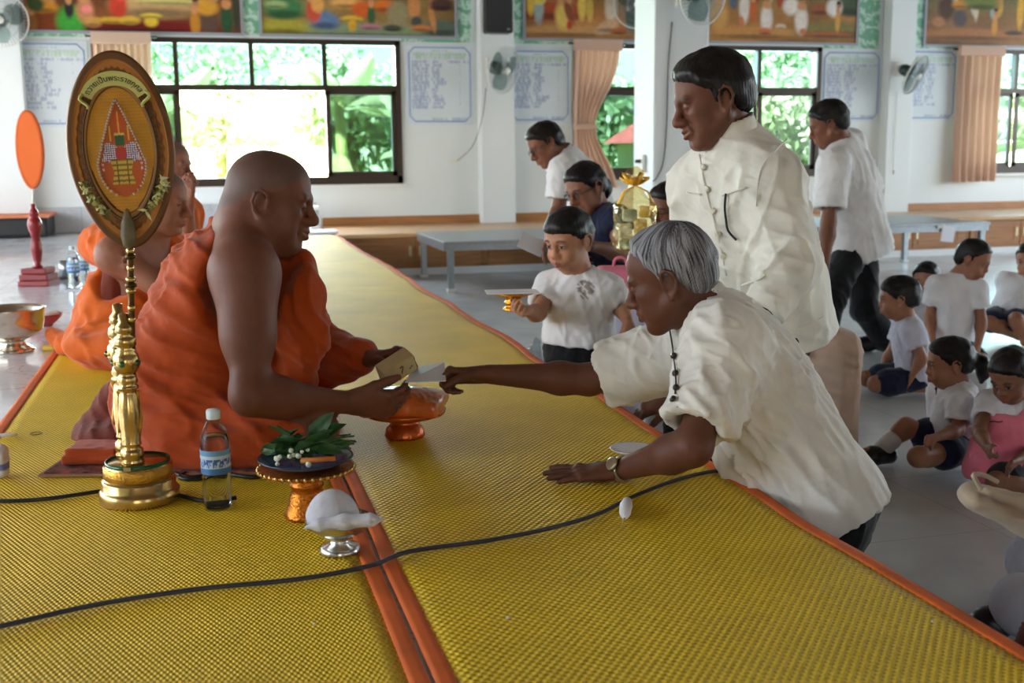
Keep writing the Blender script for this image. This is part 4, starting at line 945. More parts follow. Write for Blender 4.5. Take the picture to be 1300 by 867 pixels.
# ribbon banner with lettering
mb = MB(); NB = 28; R1, R2 = .235 * Wd, .345 * Wd; zc = .245 * Hh; M_RIB = mat('ribbon_green', srgb(196, 194, 110), .6)
arc = [(math.radians(18) + (PI - math.radians(36)) * i / NB) for i in range(NB + 1)]
VV = [(R2 * math.cos(g), -.019, zc + R2 * .92 * math.sin(g)) for g in arc] + [(R1 * math.cos(g), -.019, zc - .004 + R1 * .82 * math.sin(g)) for g in arc]
VV += [(x, -.014, z) for x, y, z in VV]; nb = NB + 1
mb.add(VV, [(i, i + 1, nb + i + 1, nb + i) for i in range(NB)] + [(2 * nb + i, i, i + 1, 2 * nb + i + 1) for i in range(NB)] + [(nb + i, 3 * nb + i, 3 * nb + i + 1, nb + i + 1) for i in range(NB)], False, MF)
for sd in (-1, 1): mb.tube([MF @ Vector((sd * (.30 + .04 * math.sin(i * .9)) * Wd, -.02, zc + .022 - .0055 * i)) for i in range(7)], .007, 6, flat=.5)
rb = mb.build('ribbon_banner', M_RIB, fan)
def text_mesh(s, size, name):
    cu = bpy.data.curves.new(name, 'FONT'); cu.body = s; cu.size = size; cu.align_x = 'CENTER'; cu.extrude = .0004; cu.resolution_u = 2
    ob = bpy.data.objects.new(name, cu); C.objects.link(ob); dg = bpy.context.evaluated_depsgraph_get(); me = bpy.data.meshes.new_from_object(ob.evaluated_get(dg)); bpy.data.objects.remove(ob); return me
def bent_text(s, size, name, m, parent, M, R, zc_, sq, y):
    me = text_mesh(s, size, name); co = np.zeros(len(me.vertices) * 3, np.float32); me.vertices.foreach_get('co', co); co = co.reshape(-1, 3)
    w_ = co[:, 0].max() - co[:, 0].min(); span = math.radians(128); g = PI / 2 - co[:, 0] / w_ * span; rr = R + co[:, 1]
    out = np.stack([rr * np.cos(g), y - co[:, 2], zc_ + rr * sq * np.sin(g)], 1); me.vertices.foreach_set('co', out.astype(np.float32).ravel()); me.transform(M); me.update()
    return link(name, me, m, parent)
bent_text('ถวายเป็นพระราชกุศล', .0185, 'lettering', mat('black_ink', srgb(24, 24, 26), .6), rb, MF, .265 * Wd, zc - .002, .87, -.0195)
# flower sprays and the grey lotus bud at the foot
for sd in (-1, 1):
    mb = MB(); rng = random.Random(5 + sd)
    for k in range(34):
        f_ = k / 33; cx = sd * (.40 - .22 * f_ ** 1.5) * Wd; cz = -.16 * Hh - .17 * Hh * f_; a_ = rng.uniform(0, PI); l_ = rng.uniform(.007, .014)
        mb.add([(-l_, 0, 0), (0, -.003, .0035), (l_, 0, 0), (0, -.003, -.0035)], [(0, 1, 2, 3), (3, 2, 1, 0)], True, MF @ Matrix.Translation((cx + rng.uniform(-.008, .008), -.02, cz + rng.uniform(-.008, .008))) @ Matrix.Rotation(a_, 4, 'Y'))
    for k in range(5):
        f_ = .1 + k / 6; mb.lathe([(0, .003), (.006, .002), (.009, 0), (0, -.001)], 8, MF @ Matrix.Translation((sd * (.40 - .22 * f_ ** 1.5) * Wd, -.02, -.16 * Hh - .17 * Hh * f_)) @ Matrix.Rotation(PI / 2, 4, 'X'))
    mb.build('flower_spray', mat('spray_olive', srgb(170, 160, 84), .5), fan)
mb = MB(); mb.lathe([(0, -.008), (.012, 0), (.017, .022), (.014, .05), (.004, .078), (0, .082)], 20, Matrix.Translation(Vector(FJ(167, 311)) + Vector((0, -.016, 0)))); mb.build('lotus_bud', mat('bud_grey', srgb(104, 92, 66), .6, var=.2, scale=60), fan)

# ---- water bottles
M_PET = glass_mat('clear_bottle', (.93, .96, .97, 1)); M_CAP = mat('bottle_cap', srgb(210, 225, 235), .4)
mw, nt, N, L, b_ = nmat('water'); b_.inputs['Base Color'].default_value = (.93, .97, 1, 1); b_.inputs['Transmission Weight'].default_value = 1; b_.inputs['IOR'].default_value = 1.2; b_.inputs['Roughness'].default_value = .0
def label_fn(x, z):
    c = np.tile(np.array(srgb(190, 212, 226)[:3]), (len(x), 1)); c[(z < .014)] = srgb(70, 120, 175)[:3]; c[(z > .042)] = srgb(110, 160, 200)[:3]
    t_ = (np.abs(z - .028) < .007) & (vnoise(np.stack([x * 420, z * 150, 0 * x], 1)) > 0) ; c[t_] = srgb(60, 100, 170)[:3]
    t_ = (np.abs(z - .019) < .003) & (vnoise(np.stack([x * 700, z * 10, 0 * x], 1)) > 0); c[t_] = srgb(90, 130, 180)[:3]; return c
def bottle(loc, label, s=1.0, group=None):
    t = thing('water_bottle', label, 'bottle', loc, -YAW, group)
    pr = [(0, .004), (.02, .001), (.029, .0), (.0325, .006), (.033, .014), (.0315, .02), (.033, .026), (.0315, .033), (.033, .04), (.0315, .047), (.033, .054), (.0315, .061), (.033, .068), (.0325, .075), (.0325, .15), (.033, .155), (.0315, .163), (.026, .182), (.017, .198), (.0125, .205), (.0125, .212)]
    MB().lathe([(r * s, z * s) for r, z in pr], 32).build('shell', M_PET, t)
    wp = [(0, .006), (.028, .004), (.031, .02), (.031, .06), (.031, .148), (.028, .168), (.0, .168)]
    MB().lathe([(r * s * .985, z * s) for r, z in wp], 32).build('water', mw, t)
    MB().lathe([(.0145 * s, .206 * s), (.0155 * s, .208 * s), (.0155 * s, .224 * s), (.014 * s, .227 * s), (0, .227 * s)], 20).build('cap', M_CAP, t)
    n = 48; me = mesh_np('label', *(lambda xs, zs: (np.array([(.0333 * s * math.sin(a), -.0333 * s * math.cos(a), (.084 + z) * s) for a in xs for z in zs]), np.array([(i * len(zs) + j, (i + 1) * len(zs) + j, (i + 1) * len(zs) + j + 1, i * len(zs) + j + 1) for i in range(len(xs) - 1) for j in range(len(zs) - 1)])))(np.linspace(-2.0, 2.0, 70), np.linspace(0, .055, 30)),
        True, label_fn(np.repeat(np.linspace(-.066, .066, 70), 30), np.tile(np.linspace(0, .055, 30), 70)))
    link('label', me, M_PRINT, t); return t
bottle(tuple(on_z(277, 644, MT)), 'clear plastic water bottle with a white cap beside the flower tray')
# ---- pedestal tray of flowers
t = ground_thing('flower_tray', 'gold pedestal tray on the mat holding a blue rimmed plate', 'tray', 391, 655)
MB().lathe([(0, 0), (.05, 0), (.052, .006), (.046, .014), (.042, .03), (.036, .055), (.033, .066), (.037, .07), (.037, .076), (.033, .08), (.036, .09), (.055, .098), (.085, .102), (.1, .106), (.104, .11), (.1, .114), (0, .11)], 40).build('pedestal', M_GOLDRED, t)
mb = MB()
for k in range(40):
    a = 2 * PI * k / 40; mb.lathe([(0, -.005), (.006, 0), (0, .007)], 6, Matrix.Translation((.104 * math.cos(a), .104 * math.sin(a), .109)))
mb.build('scalloped_rim', M_GOLD, t)
tp = np.array(t.location); pl = thing('plate', 'blue rimmed plate with flower stems and candles, on the gold pedestal tray', 'plate', tuple(tp + [0, 0, .115]), -YAW)
MB().lathe([(0, 0), (.05, .001), (.08, .008), (.101, .018), (.102, .02), (.1, .021), (.078, .011), (.05, .005), (0, .004)], 44).build('dish', mat('blue_china', srgb(96, 122, 160), .2, var=.3, scale=50, coat=.3), pl)
MB().tube([(.1015 * math.cos(a), .1015 * math.sin(a), .02) for a in np.linspace(0, 2 * PI, 49)[:-1]], .0022, 6, closed=True).build('rim_line', mat('navy_rim', srgb(40, 52, 84), .25), pl)
M_LEAFD = mat('dark_leaf', srgb(44, 84, 40), .4, var=.3, scale=30); M_STK = mat('flower_stem', srgb(60, 104, 50), .5); M_BUD = mat('white_bud', srgb(216, 220, 200), .5)
fl = thing('flower_bunch', 'bunch of dark green leaves, stems and white buds lying on the plate', 'flowers', tuple(tp + [0, 0, .13]), -YAW); rng = random.Random(9)
def leaf_pts(L_, W_): return [(0, 0, 0), (L_ * .3, W_, .006), (L_ * .7, W_ * .8, .004), (L_, 0, -.01), (L_ * .7, -W_ * .8, .004), (L_ * .3, -W_, .006), (L_ * .5, 0, -.004)]
for k in range(34):
    L_ = rng.uniform(.035, .08); mb = MB(); a = rng.uniform(-.4, .9) if k % 3 else rng.uniform(2.3, 3.7); s0 = (rng.uniform(-.07, .03), rng.uniform(-.045, .05), rng.uniform(.004, .04))
    mb.add(leaf_pts(L_, L_ * .23), [(0, 1, 6), (1, 2, 6), (2, 3, 6), (3, 4, 6), (4, 5, 6), (5, 0, 6)], True, Matrix.Translation(s0) @ Matrix.Rotation(a, 4, 'Z') @ Matrix.Rotation(rng.uniform(-.7, .35), 4, 'Y') @ Matrix.Rotation(rng.uniform(-.9, .9), 4, 'X')); mb.build('leaf', M_LEAFD, fl)
mb = MB(); mb.add(leaf_pts(.085, .02), [(0, 1, 6), (1, 2, 6), (2, 3, 6), (3, 4, 6), (4, 5, 6), (5, 0, 6)], True, Matrix.Translation((.0, .04, .03)) @ Matrix.Rotation(.1, 4, 'Z') @ Matrix.Rotation(-.85, 4, 'Y') @ Matrix.Rotation(1.2, 4, 'X')); mb.build('leaf', M_LEAFD, fl)
for k in range(22):
    y0 = rng.uniform(.0, .05); MB().tube([(-.03, y0 * .4, .012), (.03, y0 * .8, .03 + rng.uniform(-.01, .012)), (.085 + rng.uniform(-.01, .02), y0 + rng.uniform(-.01, .02), .032 + rng.uniform(-.015, .014))], .0016, 5).build('stem', M_STK, fl)
for k in range(15):
    c_ = (rng.uniform(-.06, .02), rng.uniform(-.075, -.02), rng.uniform(.004, .03)); r_ = rng.uniform(.004, .0075); MB().lathe([(0, -r_), (r_ * .8, -r_ * .5), (r_, 0), (r_ * .75, r_ * .7), (0, r_)], 10, Matrix.Translation(c_)).build('bud', M_BUD, fl)
for k in range(5):
    c_ = (rng.uniform(-.05, .0), rng.uniform(-.06, -.02), .01); MB().tube([c_, (c_[0] + .01, c_[1] + .02, .035), (c_[0] + .02, c_[1] + .05, .03)], .0013, 5).build('stem', M_STK, fl)
for k, (px, c_) in enumerate(((0, (220, 130, 50)), (.008, (214, 120, 44)))):
    M_C = mat('orange_candle', srgb(*c_), .5); o = MB().tube([(.0, -.052 - px, .006), (.072, -.046 - px * .4, .008)], [.005, .0045], 10).build('candle', M_C); o.location = tuple(tp + [0, 0, .135]); o.rotation_euler = (0, 0, -YAW); tag(o, 'thin orange candle lying on the flower plate', 'candle', 'orange candles on the flower plate')
o = MB().lathe([(0, -.014), (.011, -.008), (.013, 0), (.01, .01), (0, .014)], 14).build('betel_roll', mat('betel_green', srgb(84, 120, 60), .5)); o.location = tuple(tp + np.array([.045, .01, .155])); tag(o, 'rolled green betel leaf on the flower plate', 'leaf roll')
# ---- silver bowl with thread
t = ground_thing('silver_bowl', 'small silver pedestal bowl on the mat beside the orange seam', 'bowl', 432, 700)
MB().lathe([(0, 0), (.04, 0), (.042, .006), (.036, .014), (.02, .02), (.017, .028), (.022, .034), (.045, .042), (.062, .056), (.067, .068), (.0665, .07), (.06, .06), (.04, .046), (0, .04)], 40).build('bowl', M_SILVER, t)
sp = np.array(t.location)
M_YARN = mat('white_cotton', srgb(214, 214, 222), .95, var=.05, scale=60, bump=.8, bscale=700)
S = SDF().ell((0, 0, .028), (.047, .047, .044), k=.02).ell((0, 0, .018), (.05, .05, .024), k=.02); V, Q = S.arrays(.004); V = folds(V, Q, [((0, 0, .03), .09, (0.3, .2, 1), .005, .0012)])
o = link('thread_ball', mesh_np('thread_ball', V, Q), M_YARN, None, tuple(sp + np.array([-.012, .006, .055])), (0, 0, -YAW)); tag(o, 'round ball of white sacred thread in the silver bowl', 'thread')
S = SDF().chain([(-.075, 0, 0), (-.05, 0, .002), (0, 0, .003), (.05, 0, .002), (.07, 0, 0)], [.003, .012, .0145, .012, .004], .01).cone((.06, 0, 0), (.1, .003, .002), .0022, .0012, .004).cone((-.07, 0, 0), (-.088, -.004, -.004), .002, .001, .004); V, Q = S.arrays(.0025); V = folds(V, Q, [((0, 0, 0), .2, (1, .25, 0), .004, .0009)])
o = link('thread_spindle', mesh_np('thread_spindle', V, Q), M_YARN, None, tuple(sp + np.array([.005, -.058, .077])), (0, math.radians(-5), -YAW)); tag(o, 'long spindle of white thread laid across the silver bowl', 'thread')
# ---- orange pedestal tray with satin cushion
t = ground_thing('offering_tray', 'orange gold pedestal tray held between the monk and the kneeling man', 'tray', 514, 554)
M_ORL = gold_mat('orange_lacquer', srgb(196, 92, 30), .2, .5, 120, .55)
MB().lathe([(0, 0), (.054, 0), (.057, .006), (.055, .012), (.052, .026), (.042, .038), (.036, .044), (.04, .05), (.06, .056), (.098, .062), (.114, .068), (.117, .078), (.112, .08), (0, .074)], 44).build('pedestal', M_ORL, t)
op = np.array(t.location)
S = SDF().box((0, 0, .016), (.095, .085, .006), rad=.016, k=.02).ell((0, 0, .03), (.1, .088, .03), k=.03)
for a in (45, 135, 225, 315): S.cone((.09 * math.cos(math.radians(a)), .08 * math.sin(math.radians(a)), .02), (.135 * math.cos(math.radians(a)), .12 * math.sin(math.radians(a)), .016), .017, .009, .02)
S.cone((0, -.12, .062), (0, 0, .066), .008, .008, .02, True)
V, Q = S.arrays(.004); V = folds(V, Q, [((.05, -.05, .03), .06, (1, .4, 0), .022, .004), ((-.06, -.04, .03), .06, (1, -.5, 0), .02, .004)], .002, .03)
mc, nt, N, L, b_ = nmat('orange_satin'); b_.inputs['Base Color'].default_value = srgb(204, 98, 40); b_.inputs['Roughness'].default_value = .28; b_.inputs['Coat Weight'].default_value = .8; b_.inputs['Coat Roughness'].default_value = .12
o = link('satin_cushion', mesh_np('satin_cushion', V, Q), mc, None, tuple(op + [0, 0, .08]), (0, 0, -YAW - .1)); tag(o, 'shiny orange satin cushion wrapped in clear film on the pedestal tray', 'cushion')
# ---- cables, plate, candle and scraps
cz = MT + .006
def mat_pts(pp, z=cz): return [tuple(on_z(x, y, z)) for x, y in pp]
cord_from(mat_pts([(-300, 850), (-120, 818), (0, 795), (120, 768), (250, 748), (380, 735), (470, 718), (520, 700), (620, 686), (700, 670), (760, 652), (800, 632), (850, 612), (890, 601), (920, 598), (960, 606)]), 'long dark cable snaking across both mats to the kneeling man', .0047, mat('cable_sheath', srgb(52, 50, 62), .5), 'floor_cable')
cord_from(mat_pts([(-160, 622), (-60, 632), (0, 636), (60, 633), (130, 623), (180, 615), (225, 628), (262, 636), (300, 632)]), 'black cable running behind the gilded stand base', .005, M_BLK, 'floor_cable')
cord_from(mat_pts([(205, 590), (235, 597), (228, 606), (250, 608), (290, 600), (330, 592), (345, 600), (320, 606), (280, 601), (240, 606), (222, 598), (260, 592), (330, 588)]), 'looped black cable beside the monk knee', .005, M_BLK, 'floor_cable')
o = ground_thing('plate', 'plain white oval plate by the forearm of the kneeling man', 'plate', 803, 577)
MB().lathe([(0, 0), (.03, 0), (.035, .006), (.058, .016), (.06, .019), (.056, .018), (.03, .012), (0, .012)], 36).build('dish', mat('white_china', srgb(226, 224, 232), .15, coat=.3), o)
o = ground_thing('candle_bundle', 'small white wrapped candle with a thin wick tail beside the cable', 'candle', 793, 652)
MB().tube([(.012, .06, .012), (.01, .045, .013), (.004, .01, .014), (-.002, -.03, .013), (-.005, -.052, .011), (-.006, -.058, .009)], [.003, .011, .0145, .013, .008, .002], 14).build('wrapping', mat('white_wrap', srgb(228, 226, 232), .5), o)
MB().tube([(-.006, -.056, .009), (-.012, -.08, .004), (-.018, -.1, .002)], [.002, .0016, .001], 6).build('wick_tail', mat('straw', srgb(190, 170, 110), .7), o)
for k, (x, y, s) in enumerate([(643, 787, .008), (397, 794, .005), (1183, 791, .005)]):
    p_ = on_z(x, y, MT); o = MB().add([(0, 0, .001), (s, .2 * s, .002), (1.1 * s, s, .001), (.1 * s, .8 * s, .003), (.5 * s, .5 * s, .004)], [(0, 1, 4), (1, 2, 4), (2, 3, 4), (3, 0, 4), (0, 3, 2, 1)]).build('paper_scrap', mat('paper_white', srgb(232, 232, 236), .7), None, tuple(p_))
    tag(o, 'tiny white paper scrap on the yellow mat', 'paper scrap', 'scraps on the mat')
o = MB().tube([(.016 * math.cos(a), .016 * math.sin(a), .002) for a in np.linspace(0, 2 * PI, 25)[:-1]], .0014, 5, closed=True).build('rubber_band', mat('rubber_band_tan', srgb(120, 96, 40), .6), None, tuple(on_z(46, 551, MT))); tag(o, 'tan rubber band lying on the mat', 'rubber band')
o = MB().tube([(-.05, 0, .006), (.04, .0, .006), (.055, 0, .005)], [.006, .006, .002], 10).build('marker_pen', M_PLW, None, tuple(on_z(-4, 556, MT)), (0, 0, .1)); tag(o, 'white pen lying on the mat near its outer binding', 'pen')
t = ground_thing('tissue_packet', 'crumpled white and blue tissue packet standing on the mat', 'packet', -6, 606)
S = SDF().box((0, 0, .04), (.02, .012, .028), rad=.012, k=.01).ell((-.01, 0, .07), (.018, .014, .02), k=.02); V, Q = S.arrays(.004); V = folds(V, Q, [((0, 0, .04), .07, (1, 0, .6), .02, .003)], .003, .02)
colr = np.tile(np.array(srgb(222, 224, 234)[:3]), (len(V), 1)); colr[(np.abs(V[:, 2] - .03) < .008)] = srgb(120, 130, 200)[:3]; link('packet', mesh_np('packet', V, Q, True, colr), M_PRINT, t)
# ---- things standing on the marble beside the mats
def plat_thing(name, label, cat, px, py, group=None): p = on_z(px, py, PLAT - .004 + .001); return thing(name, label, cat, tuple(p), -YAW, group)
t = plat_thing('alms_bowl', 'large silver pedestal bowl standing on the marble beside the mat', 'bowl', 16, 446)
MB().lathe([(0, 0), (.085, 0), (.09, .008), (.07, .022), (.05, .036), (.055, .05), (.1, .066), (.125, .09), (.132, .13), (.135, .172), (.142, .18), (.138, .182), (.125, .17), (.12, .1), (.08, .07), (0, .06)], 48).build('bowl', mat('hammered_silver', srgb(214, 206, 190), .18, .95, var=.1, scale=20, bump=.3, bscale=60), t)
t = plat_thing('red_fan_stand', 'red turned wooden stand with square stepped base on the marble', 'stand', 50, 362)
M_RED = mat('red_lacquer', srgb(132, 16, 26), .3)
mb = MB()
for (w_, z0, z1) in ((.19, 0, .035), (.175, .035, .075), (.155, .075, .11)): mb.box((0, 0, (z0 + z1) / 2), (w_, w_, z1 - z0), bev=.008)
mb.build('base', M_RED, t)
MB().lathe([(0, .11), (.03, .11), (.032, .12), (.022, .13), (.026, .16), (.034, .21), (.032, .26), (.022, .3), (.03, .305), (.028, .32), (.038, .34), (.044, .38), (.036, .41), (.022, .425), (.03, .43), (.026, .46), (.014, .475), (.014, .5), (0, .505)], 24).build('post', M_RED, t)
rp = np.array(t.location); dd = float((np.linalg.inv(_RZ) @ rp)[1])
fo = thing('orange_fan', 'plain orange oval cloth fan on a thin white rod above the red stand', 'ceremonial fan', tuple(rp + [0, 0, .5]), -YAW)
q0 = np.linalg.inv(_RZ) @ (rp + [0, 0, .5]); c1 = J(38, 190, dd) - q0; top_, bot_ = J(36, 143, dd) - q0, J(42, 238, dd) - q0; hw = (J(53, 190, dd) - J(22, 190, dd))[0] / 2; hh = (top_[2] - bot_[2]) / 2
mb = MB(); ol = [((hw * (1 - .12 * (math.sin(a) < 0) * math.sin(a) ** 2)) * math.cos(a), hh * math.sin(a)) for a in np.linspace(0, 2 * PI, 49)[:-1]]
mb.prism(ol, -.012, .012, Matrix.Translation(tuple(c1)) @ Matrix.Rotation(-.05, 4, 'Y')); fd = mb.build('fan_disc', mat('orange_cloth', srgb(222, 102, 22), .7, bump=.2, bscale=300), fo)
MB().tube([tuple(c1 + [x * math.cos(.05) - z * math.sin(.05) if 0 else x, 0, z]) for x, z in ol], .014, 8, closed=True).build('piping', mat('orange_cloth_edge', srgb(206, 90, 18), .7), fo)
MB().tube([(0, 0, 0), tuple(np.array(bot_) * .5), tuple(bot_)], .009, 8).build('rod', M_PLW, fo)
for k, (x, y, s) in enumerate([(95, 366, 1.12), (107, 362, 1.1)]):
    p_ = on_z(x, y, PLAT); bottle(tuple(p_), ['clear water bottle with blue label standing beside the red stand', 'clear water bottle standing between its blue labelled twin and the orange robe'][k], s)
t = plat_thing('tray', 'round steel tray with a cup behind the red stand', 'tray', 64, 353); MB().lathe([(0, 0), (.15, 0), (.17, .02), (.175, .022), (.15, .008), (0, .006)], 36).build('dish', M_STEEL, t)
p_ = np.array(t.location); t = thing('cup', 'small steel cup on the tray beside the bottles', 'cup', tuple(p_ + [.1, .0, .009])); MB().lathe([(0, 0), (.04, 0), (.045, .1), (.042, .1), (.038, .01), (0, .01)], 24).build('body', M_STEEL, t)
t = plat_thing('red_bowl', 'small red and white bowl behind the large silver bowl', 'bowl', 58, 414); MB().lathe([(0, 0), (.03, 0), (.035, .01), (.07, .04), (.085, .06), (.08, .06), (.05, .03), (0, .02)], 30).build('dish', mat('red_china', srgb(170, 60, 56), .25), t)
MB().lathe([(0, .03), (.07, .052), (.06, .062), (0, .068)], 24).build('contents', mat('rice_white', srgb(226, 220, 214), .8, bump=.6, bscale=200), t)
o = plat_thing('yellow_candle', 'thick yellow candle lying beside the silver bowl', 'candle', 70, 446); MB().tube([(-.05, 0, .014), (.05, .02, .014)], .013, 12).build('wax', mat('yellow_wax', srgb(222, 178, 50), .5), o); MB().tube([(.05, .02, .014), (.06, .023, .018)], .002, 5).build('wick', M_BLK, o)
t = plat_thing('tissue_sheet', 'flat white folded napkin under the bottles', 'napkin', 103, 369); MB().box((0, 0, .003), (.18, .12, .006), bev=.002).build('sheet', mat('napkin_white', srgb(226, 226, 234), .8), t)
p_ = on_z(8, 303, PLAT); t = thing('low_seat', 'low black seat with an orange cloth on top by the back wall', 'seat', (float(p_[0]) - .1, float(p_[1]) + .35, PLAT))
MB().box((0, 0, .1), (.95, .6, .19), bev=.03).build('seat', M_BLK, t); MB().box((.02, -.02, .205), (.96, .6, .03), bev=.012).build('cloth', mat('salmon_cloth', srgb(204, 122, 84), .8), t)
p_ = on_z(401, 291, PLAT); t = thing('amplifier_box', 'small white box with a grey front at the far end of the platform', 'box', (float(p_[0]), float(p_[1]) + .05, PLAT))
MB().box((0, 0, .12), (.1, .14, .24), bev=.012).build('case', M_PLW, t); MB().box((.0, -.071, .12), (.07, .006, .16)).build('front_panel', mat('panel_grey', srgb(150, 155, 160), .5), t)
p_ = on_z(395, 296, PLAT); t = thing('white_cloth', 'white folded cloth at the far end of the mat', 'cloth', (float(p_[0]), float(p_[1]), PLAT + .004)); MB().box((0, 0, .01), (.5, .35, .02), bev=.008).build('fold', mat('cloth_white', srgb(222, 224, 232), .8), t)
# ================================================================== PEOPLE: KIT
A_ = np.array
def vmul(v, s): return np.asarray(v, float) * s
class Xf:
    """local frame: x forward, y left, z up"""
    def __init__(s, c, fwd, up, sc=1.0):
        f = nrm(fwd); u = np.asarray(up, float); u = nrm(u - f * (u @ f)); l = np.cross(u, f); s.R = np.stack([f, l, u], 1); s.c = np.asarray(c, float); s.s = sc
    def __call__(s, *p): return s.c + s.R @ (np.array(p, float) * s.s)
    def inv(s, V): return ((V - s.c) @ s.R) / s.s
def rotv(v, axis, deg):
    a = nrm(axis); t = math.radians(deg); v = np.asarray(v, float)
    return v * math.cos(t) + np.cross(a, v) * math.sin(t) + a * (a @ v) * (1 - math.cos(t))

def head_sdf(S, X, child=False, ear=True, fat=0.0, smile=0.0):
    s = X.s; R = X.R
    def E(c, r, k, sub=False, tilt=None):
        RR = R if tilt is None else R @ np.array(Matrix.Rotation(math.radians(tilt[1]), 3, tilt[0])); S.ell(X(*c), A_(r) * s, RR, k * s, sub)
    def Cn(a, b, ra, rb, k, sub=False): S.cone(X(*a), X(*b), ra * s, rb * s, k * s, sub)
    w = 1.04 if child else 1.0
    E((-.014, 0, .036), (.098, .077 * w, .088), .03)                         # cranium
    E((.034, 0, .045), (.056, .063 * w, .058), .03)                          # forehead
    E((.028, 0, -.034), (.058, (.060 + fat) * w, .074), .03)                 # face
    if child:
        E((.045, 0, -.085), (.03, .03, .024), .03)
        for sd in (-1, 1): E((.056, sd * .036, -.045), (.03, .027, .03), .025)
    else:
        Cn((.068, -.012, -.099), (.068, .012, -.099), .021, .021, .022)      # chin
        for sd in (-1, 1):
            Cn((-.002, sd * (.056 + fat), -.048), (.055, sd * .022, -.1), .022 + fat * .6, .018, .022)
            E((.056, sd * .043, -.018), (.028, .022, .022), .02)
            E((.05, sd * .04, -.06), (.026, .02 + fat, .03), .025)
    Cn((.083, -.04, .022), (.088, 0, .02), .011, .012, .014); Cn((.083, .04, .022), (.088, 0, .02), .011, .012, .014)   # brow
    nl = .012 if child else .0
    for sd in (-1, 1):
        E((.096, sd * .031, .003), (.018, .02, .0125), .012, True)           # socket
        E((.074, sd * .031, .0025), (.0185, .0185, .0155), .004)             # eye with lids
        Cn((.0905, sd * .017, .0015), (.0885, sd * .046, -.0005), .0018, .0014, .002, True)   # lid slit
    Cn((.09, 0, .01), (.110 - nl, 0, -.026), .009, .0125, .012)             # nose bridge
    E((.108 - nl, 0, -.032), (.0165, .0165, .0135), .008)
    for sd in (-1, 1):
        E((.097 - nl * .6, sd * .0145, -.035), (.0135, .0105, .0105), .008)
        E((.105 - nl, sd * .0085, -.0455), (.006, .0045, .005), .003, True)  # nostril
    E((.082, 0, -.062), (.02, .032, .02), .015)                              # muzzle
    z1 = -.0605; cr = .004 * smile
    for sd in (-1, 1):
        Cn((.099, 0, z1), (.089, sd * (.021 + .004 * smile), z1 - .003 + cr), .0065, .0035, .005)
        Cn((.097, 0, z1 - .0135), (.088, sd * (.019 + .004 * smile), z1 - .007 + cr), .0078, .004, .005)
        Cn((.107, 0, z1 - .0065), (.092, sd * (.025 + .004 * smile), z1 - .0045 + cr * 1.3), .0024, .0014, .003, True)
        if smile: Cn((.108, 0, z1 - .0075), (.093, sd * .021, z1 - .005 + cr), .0048, .002, .003, True); Cn((.083, sd * .03, -.04), (.08, sd * .036, -.066), .003, .002, .012, True)
    if ear:
        for sd in (-1, 1):
            tl = ('Y', -12); yo = sd * .082 * w
            E((-.012, sd * .078 * w, -.004), (.019, .007, .031), .006, False, tl)
            pts = [(.004, yo, -.012), (.006, yo * 1.03, .008), (.002, yo * 1.08, .024), (-.012, yo * 1.12, .031), (-.026, yo * 1.14, .022), (-.031, yo * 1.12, .002), (-.024, yo * 1.07, -.018), (-.012, yo * 1.02, -.032)]
            for a_, b_ in zip(pts[:-1], pts[1:]): Cn(a_, b_, .0042, .0042, .004)
            E((-.008, sd * .09 * w, -.001), (.009, .007, .014), .004, True, tl)
            E((-.008, yo, -.034), (.009, .006, .01), .006); Cn((.004, yo * .97, -.008), (.004, yo * .99, .0), .004, .004, .003)
def neck_sdf(S, X, nb, r=.057):
    S.cone(X(-.03, 0, -.05), nb, r * X.s * .97, r * X.s * 1.08, .035 * X.s); S.cone(X(.01, 0, -.075), nb + X.R @ A_([.02, 0, 0]) * X.s, r * X.s * .72, r * X.s * .8, .03 * X.s)
